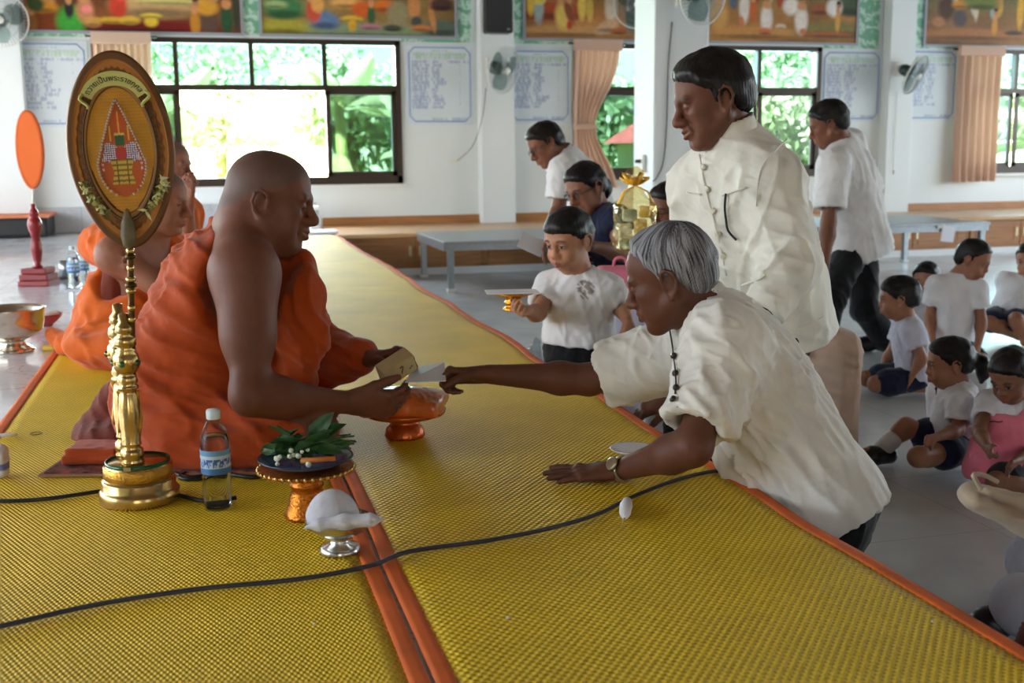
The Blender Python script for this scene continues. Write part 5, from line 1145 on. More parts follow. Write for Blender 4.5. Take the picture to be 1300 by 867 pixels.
def face_paint(V, X, base, lip, brow=None, stubble=None, eye=True, beard=0.0, browk=1.0):
    L = X.inv(V); n = len(V); col = np.tile(np.asarray(base[:3]), (n, 1)).astype(float)
    col *= (1 + .07 * vnoise(V / (.02 * X.s)) + .05 * vnoise(V / (.006 * X.s) + 3))[:, None]
    def mix(m, c): nonlocal col; m = np.clip(m, 0, 1)[:, None]; col = col * (1 - m) + np.asarray(c[:3]) * m
    x, y, z = L.T; ay = np.abs(y); near = (np.linalg.norm(L, axis=1) < .2)
    warm = np.array(base[:3]) * [1.12, .86, .8]
    mix(near * np.exp(-((x - .1) ** 2 + (ay - .045) ** 2 * .6 + (z + .03) ** 2) / .0009) * .5, warm); mix(near * np.exp(-((x - .112) ** 2 + y ** 2 + (z + .034) ** 2) / .0004) * .4, warm)
    m = near * (x > .078) * np.clip(1 - ((ay / .026) ** 2 + ((z + .068) / .0125) ** 2), 0, 1) * 3; mix(np.minimum(m, .85), lip)
    if brow is not None:
        zz = z - (.0275 - .004 * ((ay - .032) / .02) ** 2); m = near * (x > .06) * np.clip(1 - (((ay - .033) / .021) ** 2 + (zz / .0048) ** 2), 0, 1) * 2.5 * browk; mix(np.minimum(m, .85), brow)
    if eye == 'open':
        ez = z - .0008; e = ((ay - .0315) / .0135) ** 2 + (ez / .0052) ** 2; m = near * (x > .06) * (e < 1); mix(m * .8, (.42, .40, .38)); m = near * (x > .06) * (e < 1.2) * (((ay - .031) / .0058) ** 2 + (ez / .0062) ** 2 < 1); mix(m * 1., (.012, .008, .007))
        m = near * (x > .06) * np.clip(1 - (((ay - .0315) / .017) ** 2 + ((z - .006) / .0026) ** 2), 0, 1) * 3; mix(np.minimum(m, .9), (.015, .01, .009))
    elif eye:
        m = near * (x > .06) * np.clip(1 - (((ay - .0315) / .016) ** 2 + ((z - .0005) / .0032) ** 2), 0, 1) * 3; mix(np.minimum(m, .92), (.012, .008, .007))
    if stubble is not None:
        hz = .072 - .55 * np.clip(.09 - x, 0, .07) - np.where(x < -.0, (-x) * .65, 0); m = near * np.clip((z - hz) / .012, 0, 1) * (.8 + .4 * vnoise(V / .004)); mix(m * stubble[1], stubble[0])
    if beard: m = near * np.clip(1 - ((x - .06) / .06) ** 2, 0, 1) * np.clip((-.05 - z) / .02, 0, 1); mix(m * beard, A_(base[:3]) * .5)
    return np.clip(col, 0, 1)

def hand_sdf(S, w, d, back, side, s=1.0, curl=(20, 25, 15), spread=4, thumb=(35, 20), curls=None, tw=0.0):
    """w wrist, d towards the fingers, back normal, side +1 right / -1 left"""
    x = nrm(d); z = np.asarray(back, float); z = nrm(z - x * (z @ x)); y = np.cross(z, x) * side; w = np.asarray(w, float)
    P = lambda a, b, c: w + (x * a + y * b + z * c) * s
    ys = (.029, .010, -.009, -.027); xs = (.092, .096, .091, .083); ln = (.07, .078, .072, .056); rr = (.0092, .0094, .0088, .0078)
    S.cone(P(-.012, 0, 0), P(.03, .0, 0), .0235 * s, .026 * s, .015 * s, sq=(z, .72))
    tips = []
    for i in range(4):
        S.cone(P(.015, ys[i] * .55, -.002), P(xs[i], ys[i], -.002), .0165 * s, .0125 * s, .014 * s, sq=(z, .85))
        S.ball(P(xs[i], ys[i], .002), .0115 * s, .006 * s)
        cu = curls[i] if curls else curl; a = spread * (1.5 - i) ; dv = rotv(x, z, a * side * 1.0) if spread else x
        dv = nrm(x * math.cos(math.radians(a)) + y * math.sin(math.radians(a))); ax = np.cross(dv, z); p = P(xs[i], ys[i], -.001); ang = 0
        for j, f in enumerate((.44, .31, .25)):
            ang += cu[j]; dj = dv * math.cos(math.radians(ang)) - z * math.sin(math.radians(ang)); q = p + dj * ln[i] * f * s
            r0 = rr[i] * (1, .94, .86)[j]; r1 = rr[i] * (.94, .86, .7)[j]; S.cone(p, q, r0 * s, r1 * s, .004 * s); p = q
        tips.append(p)
    ta, tb = thumb; p0 = P(.018, .024, -.008); d0 = nrm(x * math.cos(math.radians(ta)) + y * math.sin(math.radians(ta)) - z * math.sin(math.radians(tw)))
    p1 = p0 + d0 * .042 * s; d1 = nrm(x * math.cos(math.radians(ta - tb)) + y * math.sin(math.radians(ta - tb)) - z * math.sin(math.radians(tw + 12))); p2 = p1 + d1 * .032 * s; p3 = p2 + nrm(d1 + (d1 - d0) * .6) * .026 * s
    S.cone(P(.01, .012, -.004), p1, .017 * s, .0125 * s, .012 * s); S.cone(p1, p2, .0115 * s, .0105 * s, .005 * s); S.cone(p2, p3, .0105 * s, .008 * s, .004 * s); tips.append(p3)
    return tips

class Person:
    def __init__(s, name, label, base, group=None, cat='person'):
        s.V = {}; s.o = np.asarray(base, float); s.t = thing(name, label, cat, tuple(to_room(s.o)), -YAW, group)
    def add(s, name, V, Q, m, col=None, parent=None, smooth=True, label=None):
        o = link(name, mesh_np(name, V - s.o, Q, smooth, col), m, parent or s.t); s.V[name] = (V, vnormals(V, Q) if name in ('shirt', 'jacket', 'robe', 'hair', 'vest') else None)
        if label: o['label'] = label
        return o
    def hit(s, part, px, py, lift=.002):
        """surface point (and normal) of a garment under a pixel of the photograph"""
        V, N = s.V[part]; a, b, d = project(V); m = (a - px) ** 2 + (b - py) ** 2; r = 9.0
        while not (m < r).any(): r *= 2
        i = np.where(m < r)[0]; k = i[np.argmin(d[i])]; q = J(px, py, V[k][1]); return q + N[k] * lift, N[k]
    def mb(s, name, mb, m, parent=None):
        me = mb.mesh(name); me.transform(Matrix.Translation(tuple(-s.o))); return link(name, me, m, parent or s.t)

SKINM = vmat('skin', .55, .35, .15, 260)
def hair_mat(name, c, rough=.45):
    m, nt, N, L, b = nmat(name); tc = N.new('ShaderNodeTexCoord'); n = N.new('ShaderNodeTexNoise'); n.inputs['Scale'].default_value = 160; n.inputs['Detail'].default_value = 4
    L.new(tc.outputs['Object'], n.inputs['Vector']); r = N.new('ShaderNodeValToRGB'); r.color_ramp.elements[0].position = .35; r.color_ramp.elements[1].position = .68
    r.color_ramp.elements[0].color = tuple(x * .55 for x in c[:3]) + (1,); r.color_ramp.elements[1].color = tuple(min(1, x * 1.3) for x in c[:3]) + (1,)
    L.new(n.outputs['Fac'], r.inputs[0]); L.new(r.outputs[0], b.inputs['Base Color']); b.inputs['Roughness'].default_value = rough; b.inputs['Specular IOR Level'].default_value = .3
    bp = N.new('ShaderNodeBump'); bp.inputs['Strength'].default_value = .5; bp.inputs['Distance'].default_value = .002; L.new(n.outputs['Fac'], bp.inputs['Height']); L.new(bp.outputs[0], b.inputs['Normal']); return m
M_HAIRB = hair_mat('black_hair', srgb(26, 23, 22))
def hair_mesh(P, X, m, style='short', vs=.004, thick=.012, parent=None, streak=None):
    """cap of hair over the skull, hairline cut, strands combed as ridges"""
    S = SDF(); s = X.s; R = X.R
    def E(c, r, k=.03, sub=False): S.ell(X(*c), A_(r) * s, R, k * s, sub)
    t = thick
    E((-.014, 0, .038), (.098 + t, .077 + t, .088 + t)); E((.032, 0, .05), (.058 + t * .7, .064 + t * .8, .058 + t))
    if style == 'short':
        E((-.055, 0, -.01), (.052 + t * .4, .064 + t * .4, .075)); line = [(.12, .083), (.085, .075), (.055, .05), (.035, .03), (.018, .012), (.012, -.018), (-.005, -.012), (-.02, .008), (-.035, -.03), (-.055, -.065), (-.12, -.075)]
    elif style == 'receding':
        E((-.055, 0, -.005), (.052 + t * .4, .066 + t * .4, .075)); line = [(.12, .112), (.075, .1), (.05, .078), (.03, .04), (.016, .012), (.01, -.012), (-.005, -.008), (-.02, .006), (-.034, -.02), (-.055, -.058), (-.12, -.07)]
    elif style == 'bowl':
        E((-.05, 0, -.005), (.055 + t * .5, .07 + t * .4, .07)); line = [(.12, .05), (.08, .045), (.05, .034), (.03, .015), (.012, .008), (-.01, .012), (-.03, -.01), (-.055, -.05), (-.12, -.06)]
    elif style in ('bun', 'pony'):
        E((-.05, 0, -.0), (.055 + t * .5, .07 + t * .4, .07)); line = [(.12, .075), (.085, .066), (.06, .04), (.04, .015), (.02, -.005), (.0, -.01), (-.03, -.03), (-.055, -.06), (-.12, -.07)]
        if style == 'bun': S.ball(X(-.125, 0, -.03), .034 * s, .02 * s); S.ell(X(-.1, 0, -.045), A_((.04, .045, .05)) * s, R, .03 * s)
        else: S.ball(X(-.115, 0, .02), .026 * s, .02 * s); S.chain([X(-.12, 0, .02), X(-.15, .0, -.01), X(-.155, .0, -.06), X(-.145, 0, -.1)], [.024 * s, .034 * s, .03 * s, .012 * s], .015 * s)
    lx = A_([p[0] for p in line][::-1]); lz = A_([p[1] for p in line][::-1]); Rm = R; c = X.c
    def cutfn(F, Xg, Yg, Zg):
        dx, dy, dz = Xg - c[0], Yg - c[1], Zg - c[2]
        u = (Rm[0, 0] * dx + Rm[1, 0] * dy + Rm[2, 0] * dz) / s; w = (Rm[0, 2] * dx + Rm[1, 2] * dy + Rm[2, 2] * dz) / s; v = np.abs(Rm[0, 1] * dx + Rm[1, 1] * dy + Rm[2, 1] * dz) / s
        th = np.interp(u, lx, lz) - (.012 * np.clip(v - .05, 0, 1) / .03 if style == 'bowl' else 0); d = (th - w) * s
        jag = np.sin(u * 410 + v * 260) * .002 + np.sin(u * 130 - w * 190 + v * 90) * .002; ed = np.clip(1 - (w - th + jag) / .034, 0, 1) ** 1.4
        G = np.maximum(F + s * (t + .004) * ed, d - .006 * s); return G if style not in ('pony', 'bun') else np.where(u < -.09, F, G)
    S.fn(cutfn); V, Q = S.arrays(vs * s)
    L = X.inv(V); N = vnormals(V, Q); ph = np.arctan2(L[:, 1], L[:, 0] + .045 + .25 * np.maximum(L[:, 2] - .08, 0)) * 46 + 2.5 * vnoise(L / .05) + .8 * vnoise(L / .014)
    V = V + N * (s * (.0004 * np.sin(ph) + .0003 * np.sin(ph * 2.3 + 1) + .004 * vnoise(L / .028)))[:, None]
    col = None
    if streak is not None:
        w = np.clip(.5 + .25 * np.sin(ph * 1.7) + .7 * vnoise(np.stack([ph * .8, L[:, 2] * 25, 0 * ph], 1)), 0, 1)[:, None]; col = A_(streak[0][:3]) * (1 - w) + A_(streak[1][:3]) * w
    return P.add('hair', V, Q, m, col, parent)

def cloth_mat(name, c, rough=.85, weave=900, bump=.25, sheen=.15, stripe=None):
    if name in MATS: return MATS[name]
    m, nt, N, L, b = nmat(name); tc = N.new('ShaderNodeTexCoord'); n = N.new('ShaderNodeTexNoise'); n.inputs['Scale'].default_value = 14; n.inputs['Detail'].default_value = 4
    L.new(tc.outputs['Object'], n.inputs['Vector']); r = N.new('ShaderNodeValToRGB'); r.color_ramp.elements[0].position = .3; r.color_ramp.elements[1].position = .7
    r.color_ramp.elements[0].color = tuple(x * .93 for x in c[:3]) + (1,); r.color_ramp.elements[1].color = tuple(min(1, x * 1.04) for x in c[:3]) + (1,); L.new(n.outputs['Fac'], r.inputs[0]); L.new(r.outputs[0], b.inputs['Base Color'])
    b.inputs['Roughness'].default_value = rough; b.inputs['Sheen Weight'].default_value = sheen; b.inputs['Specular IOR Level'].default_value = .25
    n2 = N.new('ShaderNodeTexNoise'); n2.inputs['Scale'].default_value = weave; L.new(tc.outputs['Object'], n2.inputs['Vector'])
    n3 = N.new('ShaderNodeTexNoise'); n3.inputs['Scale'].default_value = 38; n3.inputs['Detail'].default_value = 3; L.new(tc.outputs['Object'], n3.inputs['Vector'])
    b1 = N.new('ShaderNodeBump'); b1.inputs['Strength'].default_value = bump; b1.inputs['Distance'].default_value = .001; L.new(n2.outputs['Fac'], b1.inputs['Height'])
    b2 = N.new('ShaderNodeBump'); b2.inputs['Strength'].default_value = .3; b2.inputs['Distance'].default_value = .008; L.new(n3.outputs['Fac'], b2.inputs['Height']); L.new(b1.outputs[0], b2.inputs['Normal']); L.new(b2.outputs[0], b.inputs['Normal'])
    return m

def mid(a, b, t=.5): return np.asarray(a) * (1 - t) + np.asarray(b) * t
def torso_frame(hip, neck, fwd):
    u = nrm(neck - hip); f = nrm(np.asarray(fwd, float) - u * (np.asarray(fwd, float) @ u)); l = np.cross(u, f); return f, l, u
def torso_sdf(S, hip, neck, fwd, s, infl=0.0, belly=0.0, k=.05, chest=1.0):
    f, l, u = torso_frame(hip, neck, fwd); R = np.stack([f, l, u], 1); T = lambda t: mid(hip, neck, t); i = infl
    S.ell(T(.02) , A_((.115, .158, .115)) * s + i, R, k * s); S.ell(T(.34) + f * (.01 + belly * .5) * s, A_((.1 + belly, .138 + belly * .4, .15)) * s + i, R, k * s)
    S.ell(T(.7), A_((.108, .15 * chest, .15)) * s + i, R, k * s); return f, l, u
def arm_sdf(S, sh, el, wr, s, k=.03, thick=1.0):
    S.ball(sh, .058 * s * thick, .05 * s); S.cone(sh, el, .05 * s * thick, .04 * s * thick, k * s); m = mid(el, wr, .28); S.cone(el, m, .039 * s * thick, .042 * s * thick, k * s); S.cone(m, wr, .042 * s * thick, .0265 * s, k * s)
def leg_sdf(S, hp, kn, an, toe, s, k=.04):
    S.cone(hp, kn, .085 * s, .058 * s, k * s); S.ball(kn, .056 * s, k * s); m = mid(kn, an, .3); S.cone(kn, m, .052 * s, .056 * s, k * s); S.cone(m, an, .056 * s, .036 * s, k * s)
    if toe is not None:
        h = an + nrm(an - kn) * .03 * s; S.ball(h, .036 * s, .02 * s); S.cone(h, mid(h, toe, .7), .034 * s, .036 * s, .02 * s); S.cone(mid(h, toe, .6), toe, .036 * s, .024 * s, .02 * s)
def sleeve_sdf(S, sh, el, wr, frac, r0, r1, s, hollow=.012):
    """sleeve along shoulder-elbow-wrist; frac 1 = elbow, 2 = wrist"""
    if frac <= 1: e = mid(sh, el, frac); d = nrm(el - sh); S.cone(sh, e + d * .02 * s, r0 * s, r1 * s, .05 * s, cap=(e, d))
    else: rm = (r0 * .45 + r1 * .55); S.cone(sh, el, r0 * s, rm * s, .05 * s); e = mid(el, wr, frac - 1); d = nrm(wr - el); S.cone(el, e + d * .02 * s, rm * s, r1 * s, .04 * s, cap=(e, d))
    return e, d, r1
def finish_sleeve(S, e, d, r, s, hollow=.008):
    S.cone(e - d * .02 * s, e + d * (.02 + r) * s, (r - .03) * s, (r - .018) * s, .006, True)
    return S

def figure(P, j, s, skin, hs, hair, shirt, bottom, vs=.011, hvs=.006, child=True, hands=None, lip=None, smile=0, fat=0.0, brow=True, feet=True, belly=0.0, beard=0.0, stubble=None, browk=1.0, eye=True, ground=0.001):
    """j: hip, neck, fwd, head, hf (face), hu, shR.. optional, elR, wrR, elL, wrL, knR, anR, toeR, knL, anL, toeL"""
    hip, neck = j['hip'], j['neck']; f, l, u = torso_frame(hip, neck, j['fwd']); sw = j.get('sw', .168) * s
    for side, sg in (('R', -1), ('L', 1)):
        if 'sh' + side not in j: j['sh' + side] = neck - u * .055 * s + l * sg * sw
        if 'hp' + side not in j: j['hp' + side] = hip + l * sg * .085 * s - u * .02 * s
    X = Xf(j['head'], j['hf'], j['hu'], hs); S = SDF(); torso_sdf(S, hip, neck, j['fwd'], s, -.01, belly)
    for side in 'RL':
        S.cone(neck + u * .0 * s, j['sh' + side], .05 * s, .05 * s, .05 * s)
        if 'el' + side in j: arm_sdf(S, j['sh' + side], j['el' + side], j['wr' + side], s)
        if 'kn' + side in j: leg_sdf(S, j['hp' + side], j['kn' + side], j['an' + side], j.get('toe' + side) if feet else None, s)
    neck_sdf(S, X, neck, .05 if child else .057); head_sdf(S, X, child, True, fat, smile)
    for side, sg in (('R', 1), ('L', -1)):
        hd = (hands or {}).get(side)
        if 'el' + side in j:
            a = dict(d=j['wr' + side] - j['el' + side], back=f, curl=(18, 22, 12)); a.update(hd or {}); hand_sdf(S, j['wr' + side] + nrm(a['d']) * .01 * s, a['d'], a['back'], sg, s * (1.02 if not child else 1.0), a['curl'], a.get('spread', 3), a.get('thumb', (35, 18)), a.get('curls'), a.get('tw', 10))
    fine = [(X.c - .165 * hs, X.c + .165 * hs, hvs)]
    for side in 'RL':
        if hands and side in hands and hands[side].get('fine'):
            c = j['wr' + side] + nrm(hands[side].get('d', j['wr' + side] - j['el' + side])) * .09 * s; fine.append((c - .13 * s, c + .13 * s, hands[side]['fine']))
    S.cut((0, 0, ground), (0, 0, -1), .003); V, Q = S.arrays(vs, fine); lipc = lip or tuple(A_(skin[:3]) * [.95, .62, .58])
    col = face_paint(V, X, skin, lipc, srgb(30, 24, 20) if brow else None, stubble, eye, beard, browk)
    body = P.add('body', V, Q, SKINM, col)
    if hair: hair_mesh(P, X, hair.get('m', M_HAIRB), hair.get('style', 'short'), hair.get('vs', max(.0045, hvs * .8)), hair.get('t', .012), None, hair.get('streak'))
    out = {'X': X, 'body': body, 'f': f, 'l': l, 'u': u}
    if shirt:
        S = SDF(); i = shirt.get('infl', .016) * (s if child else 1); torso_sdf(S, hip, neck, j['fwd'], s, i, belly, chest=1.04); hl = shirt.get('hem', .12); hb = shirt.get('hemr', .165); hc = hip - u * hl * s + j.get('hemoff', A_([0, 0, 0]))
        S.cone(mid(hip, neck, .45), hc - u * .05 * s, .15 * s + i, hb * s + i, .06 * s, sq=(f, shirt.get('flat', .78))); ends = []
        for side in 'RL':
            S.cone(neck - u * .02 * s, j['sh' + side], .055 * s + i * .6, .06 * s + i * .6, .05 * s)
            if 'el' + side in j: ends.append(sleeve_sdf(S, j['sh' + side], j['el' + side], j['wr' + side], shirt.get('sleeve', .75), shirt.get('r0', .068), shirt.get('r1', .068), s))
        for e, d, r in ends: S.cut(e, d) if False else finish_sleeve(S, e, d, r, s)
        hn = shirt.get('hemn'); S.cut(hc, -u if hn is None else hn); S.cone(neck + f * .015 * s - u * .01 * s, neck + u * .13 * s + f * .03 * s, .05 * s, .075 * s, .01, True)
        for c_ in shirt.get('cuts', ()): c_(S)
        for e, d, r in ends: pass
        V, Q = S.arrays(shirt.get('vs', vs)); fs = list(shirt.get('folds', []))
        for side in 'RL':
            if 'el' + side in j: fs += [(mid(j['sh' + side], hip, .22), .09 * s, (j['el' + side] - j['sh' + side]) + u * .1, .034 * s, .011 * s), (mid(j['sh' + side], j['el' + side], .6), .08 * s, (j['el' + side] - j['sh' + side]) + .08 * u, .038 * s, .008 * s)]
        fs += [(mid(hip, neck, .12), .16 * s, u * .6 + l * .6, .05 * s, .011 * s), (mid(hip, neck, .5), .16 * s, u * .5 - l * .7, .055 * s, .008 * s)]; dp = shirt.get('drape') or [(u - .35 * l + .2 * f, .05 * s, .012 * s), (u + .45 * l, .034 * s, .008 * s)]; V = folds(V, Q, fs, shirt.get('crumple', .005) * s, .09 * s, dp)
        V[:, 2] = np.maximum(V[:, 2], ground)
        colr = shirt['paint'](V, out, j) if 'paint' in shirt else None
        out['shirt'] = P.add(shirt.get('name', 'shirt'), V, Q, shirt['m'], colr)
        if shirt.get('collar'):
            S = SDF(); cr = shirt.get('collar_r', .062) * s; ca = nrm(u * .9 + (X(-.02, 0, -.06) - neck) * 2); cc = neck + f * .012 * s + ca * .008 * s; fl = nrm(f - ca * (f @ ca)); ll = np.cross(ca, fl); hgt = shirt['collar'] * s
            S.cone(cc, cc + ca * hgt, cr + .006 * s, cr, .006, sq=(fl, 1.0)); S.cone(cc - ca * .1 * s, cc + ca * (hgt + .1 * s), cr - .007 * s, cr - .007 * s, .003, True); S.cut(cc + ca * hgt, ca); S.cut(cc - ca * .012 * s, -ca)
            if shirt.get('split', True): S.cone(cc + fl * cr - ca * .05, cc + fl * cr + ca * .1, .006 * s, .009 * s, .003, True)
            V, Q = S.arrays(min(.006, .006 * s + .001)); P.add('collar', V, Q, shirt.get('collar_m', shirt['m'] if 'paint' not in shirt else cloth_mat('collar_white', srgb(224, 224, 226))), None, out['shirt'])
    if bottom:
        S = SDF(); i = .014 * s; kd = bottom['kind']; R = np.stack([f, l, u], 1); S.ell(hip, A_((.118, .16, .12)) * s + i, R, .05 * s)
        for side in 'RL':
            if 'kn' + side not in j: continue
            hp, kn, an = j['hp' + side], j['kn' + side], j['an' + side]
            if kd == 'trousers':
                S.cone(hp, kn, .1 * s, .08 * s, .04 * s); S.cone(kn, an, .08 * s, bottom.get('cuff', .06) * s, .03 * s)
            else:
                fr = bottom.get('len', .7); e = mid(hp, kn, fr); S.cone(hp, e, .1 * s, bottom.get('r', .095) * s, .05 * s)
        if kd == 'skirt': S.cone(hip, bottom['to'], .16 * s, bottom.get('r', .24) * s, .05 * s)
        if 'cut' in bottom: S.cut(*bottom['cut'])
        V, Q = S.arrays(bottom.get('vs', vs)); fs = [(j['kn' + q], .1 * s, j['hp' + q] - j['an' + q] + .01, .035 * s, .006 * s) for q in 'RL' if 'kn' + q in j] + [(hip, .2 * s, u + .3 * l, .05 * s, .005 * s)] + list(bottom.get('folds', []))
        V = folds(V, Q, fs, .004 * s, .08 * s, [(u + .3 * l, .045 * s, .01 * s)]); V[:, 2] = np.maximum(V[:, 2], ground); out['bottom'] = P.add(bottom.get('name', kd), V, Q, bottom['m'])
    return out
def glasses(P, X, m, parent):
    mb = MB()
    for sd in (-1, 1):
        mb.tube([tuple(X(.102, sd * .033 + .022 * math.cos(a), .0 + .017 * math.sin(a))) for a in np.linspace(0, 2 * PI, 21)[:-1]], .0018 * X.s, 5, closed=True)
        mb.tube([tuple(X(.1, sd * .055, .005)), tuple(X(.05, sd * .078, .006)), tuple(X(-.012, sd * .085, .008))], .0018 * X.s, 5)
    mb.tube([tuple(X(.104, -.012, .004)), tuple(X(.104, .012, .004))], .0018 * X.s, 5); P.mb('glasses', mb, m, parent)
def shoes(P, j, side, m, s, name='shoe'):
    an, toe, kn = j['an' + side], j['toe' + side], j['kn' + side]; S = SDF(); h = an + nrm(an - kn) * .03 * s; S.ball(h, .047 * s, .02 * s); S.cone(h, mid(h, toe, .75), .044 * s, .046 * s, .02 * s); S.cone(mid(h, toe, .6), toe, .046 * s, .034 * s, .02 * s)
    S.cut((0, 0, .001), (0, 0, -1)); V, Q = S.arrays(.008); P.add(name, V, Q, m)
# ================================================================== PEOPLE: THE THREE MAIN FIGURES
SK_MONK = srgb(114, 70, 53); SK_OLD = srgb(100, 60, 43); SK_JKT = srgb(104, 64, 47); SK_KID = srgb(176, 126, 98); SK_KID2 = srgb(160, 110, 84)
M_ROBE = cloth_mat('saffron_robe', srgb(174, 68, 12), .8, 700, .3, .2); M_ROBE2 = cloth_mat('bright_saffron_robe', srgb(216, 98, 18), .8, 700, .3, .2); M_MAROON = cloth_mat('dark_maroon_cloth', srgb(112, 44, 26), .85)
def monk_main():
    base = J(250, 577, 3.02); base[2] = MT
    P = Person('person', 'older seated monk with one bare arm, holding the orange offering tray', base)
    s = 1.06; hip, neck = J(236, 532, 3.04), J(314, 290, 3.03); fwd = A_([1, -.06, 0.0])
    shR, elR, wrR = J(312, 348, 2.83), J(318, 502, 2.72), J(438, 511, 2.9)
    shL, elL, wrL = J(345, 352, 3.2), J(386, 446, 3.34), J(462, 456, 3.16)
    knR, knL = J(392, 552, 2.86), J(398, 528, 3.36); anR, anL = J(250, 560, 2.92), J(300, 560, 3.2)
    X = Xf(J(343, 256, 2.99), (1, .07, -.17), (.17, 0, 1), 1.05)
    S = SDF(); f, l, u = torso_sdf(S, hip, neck, fwd, s, 0, .03)
    for sh in (shR, shL): S.cone(neck - u * .01, sh, .062, .062, .06)
    S.ell(mid(hip, neck, .78) - l * .07 + f * .06, (.06, .08, .06), np.stack([f, l, u], 1), .05)
    arm_sdf(S, shR, elR, wrR, s, .04, 1.04); arm_sdf(S, shL, elL, wrL, s, .03, 1.05)
    S.cone(X(-.05, -.02, -.06), shR + A_([-.02, .03, .01]), .045, .06, .06); S.cone(shR, mid(shR, elR, .5), .064, .062, .06)
    for hp, kn, an in ((hip - l * .09, knR, anR), (hip + l * .09, knL, anL)): leg_sdf(S, hp, kn, an, None, s)
    neck_sdf(S, X, neck, .066); head_sdf(S, X, False, True, .006, 1.0); S.cone(X(-.06, 0, -.03), neck, .06, .07, .04); S.cone(X(.02, 0, -.09), neck + f * .05, .045, .06, .04)
    hand_sdf(S, wrR + A_([.012, .0, 0]), (1, .16, -.12), (0.1, -1, -.35), 1, 1.12, (38, 26, 14), 4, (30, 8), None, 0)
    hand_sdf(S, wrL + A_([.005, 0, 0]), (1, -.1, .22), (-.15, .35, 1), -1, 1.08, (42, 34, 20), 5, (40, 25), None, 22)
    hb = lambda w, d: w + nrm(d) * .09
    cR, cL = hb(wrR, (1, .16, -.1)), hb(wrL, (1, -.1, .1))
    S.cut((0, 0, MT + .013), (0, 0, -1), .003); V, Q = S.arrays(.0085, [(X.c - .18, X.c + .18, .0036), (cR - .14, cR + .14, .004), (cL - .13, cL + .13, .004)])
    col = face_paint(V, X, SK_MONK, srgb(120, 64, 56), srgb(70, 58, 50), (srgb(84, 74, 68), .75), True, .12, .6)
    body = P.add('body', V, Q, SKINM, col)
    # robe
    S = SDF(); torso_sdf(S, hip, neck - u * .02, fwd, s, .034, .035, chest=1.08); R = np.stack([f, l, u], 1)
    S.ell(mid(hip, neck, .18) - f * .07, (.14, .2, .19), R, .08); S.ell(mid(hip, neck, .5) - f * .035, (.12, .19, .2), R, .08)
    S.cone(neck + l * .05 - u * .03 - f * .01, shL, .078, .088, .05); S.cone(shL, elL, .092, .095, .05); S.cone(elL, mid(elL, wrL, .9), .092, .056, .04)
    S.cone(elL - A_([0, .02, .06]), mid(elL, wrL, .7) - A_([0, 0, .04]), .05, .035, .05)
    S.chain([J(366, 338, 3.02), J(384, 372, 2.98), J(386, 430, 2.97), J(372, 480, 2.97)], [.05, .055, .058, .06], .04)
    S.chain([J(345, 320, 3.08), J(366, 338, 3.02)], [.06, .05], .04)
    S.cone(J(236, 545, 2.9), J(385, 556, 2.88), .115, .088, .07); S.cone(J(240, 540, 3.16), J(392, 540, 3.32), .115, .09, .07); S.ell(J(300, 545, 3.03), (.24, .26, .085), None, .08); S.ell(J(330, 560, 2.9), (.17, .12, .06), None, .06)
    S.cone(shR + u * .06 - f * .01, shR - u * .06, .115, .1, .025, True); S.cone(neck - l * .075 + u * .06, shR + u * .04, .07, .1, .02, True)
    S.cone(shR, elR, .092, .074, .02, True); S.cone(mid(hip, neck, .74) - l * .17 + f * .09, mid(hip, neck, .97) - l * .06 + f * .1, .075, .08, .02, True)
    S.cone(elR, wrR, .062, .05, .015, True); S.cut((0, 0, MT + .012), (0, 0, -1))
    S.cone(X(-.02, 0, -.08), neck + u * .03, .074, .07, .01, True)
    V, Q = S.arrays(.0072)
    fs = [(J(215, 380, 2.9), .22, (.55, 0, .85), .055, .018), (J(200, 470, 2.9), .22, (.3, 0, 1), .06, .02), (J(260, 520, 2.85), .2, (.25, .1, 1), .055, .018), (J(330, 555, 2.8), .16, (.5, 0, 1), .05, .016),
          (J(385, 400, 2.95), .14, (1, .2, .15), .04, .017), (J(420, 445, 3.1), .12, (.4, 0, 1), .038, .014), (J(250, 310, 3.0), .14, (.6, 0, .8), .04, .01), (J(390, 550, 2.9), .12, (1, 0, .5), .04, .009)]
    V = relax(V, Q, 1, .4); V = folds(V, Q, fs, .006, .11, [((1, 0, -.6), .085, .016), ((.8, .2, -.8), .06, .012)]); V[:, 2] = np.maximum(V[:, 2], MT + .0105); P.add('robe', V, Q, M_ROBE)
    # darker under-robe and folded seat cloth
    S = SDF(); S.chain([J(190, 470, 3.16), J(160, 520, 3.14), J(118, 556, 3.08), J(104, 566, 3.0)], [.06, .075, .05, .026], .05); S.ell(J(150, 555, 3.02), (.12, .12, .045), None, .04); S.cut((0, 0, MT + .035), (0, 0, -1)); V, Q = S.arrays(.008)
    V = folds(V, Q, [(J(150, 530, 3.0), .16, (.8, 0, .7), .04, .01)], .004, .08); P.add('under_robe', V, Q, M_MAROON)
    return P, X, wrR, wrL
MONK, XM, MWR, MWL = monk_main()
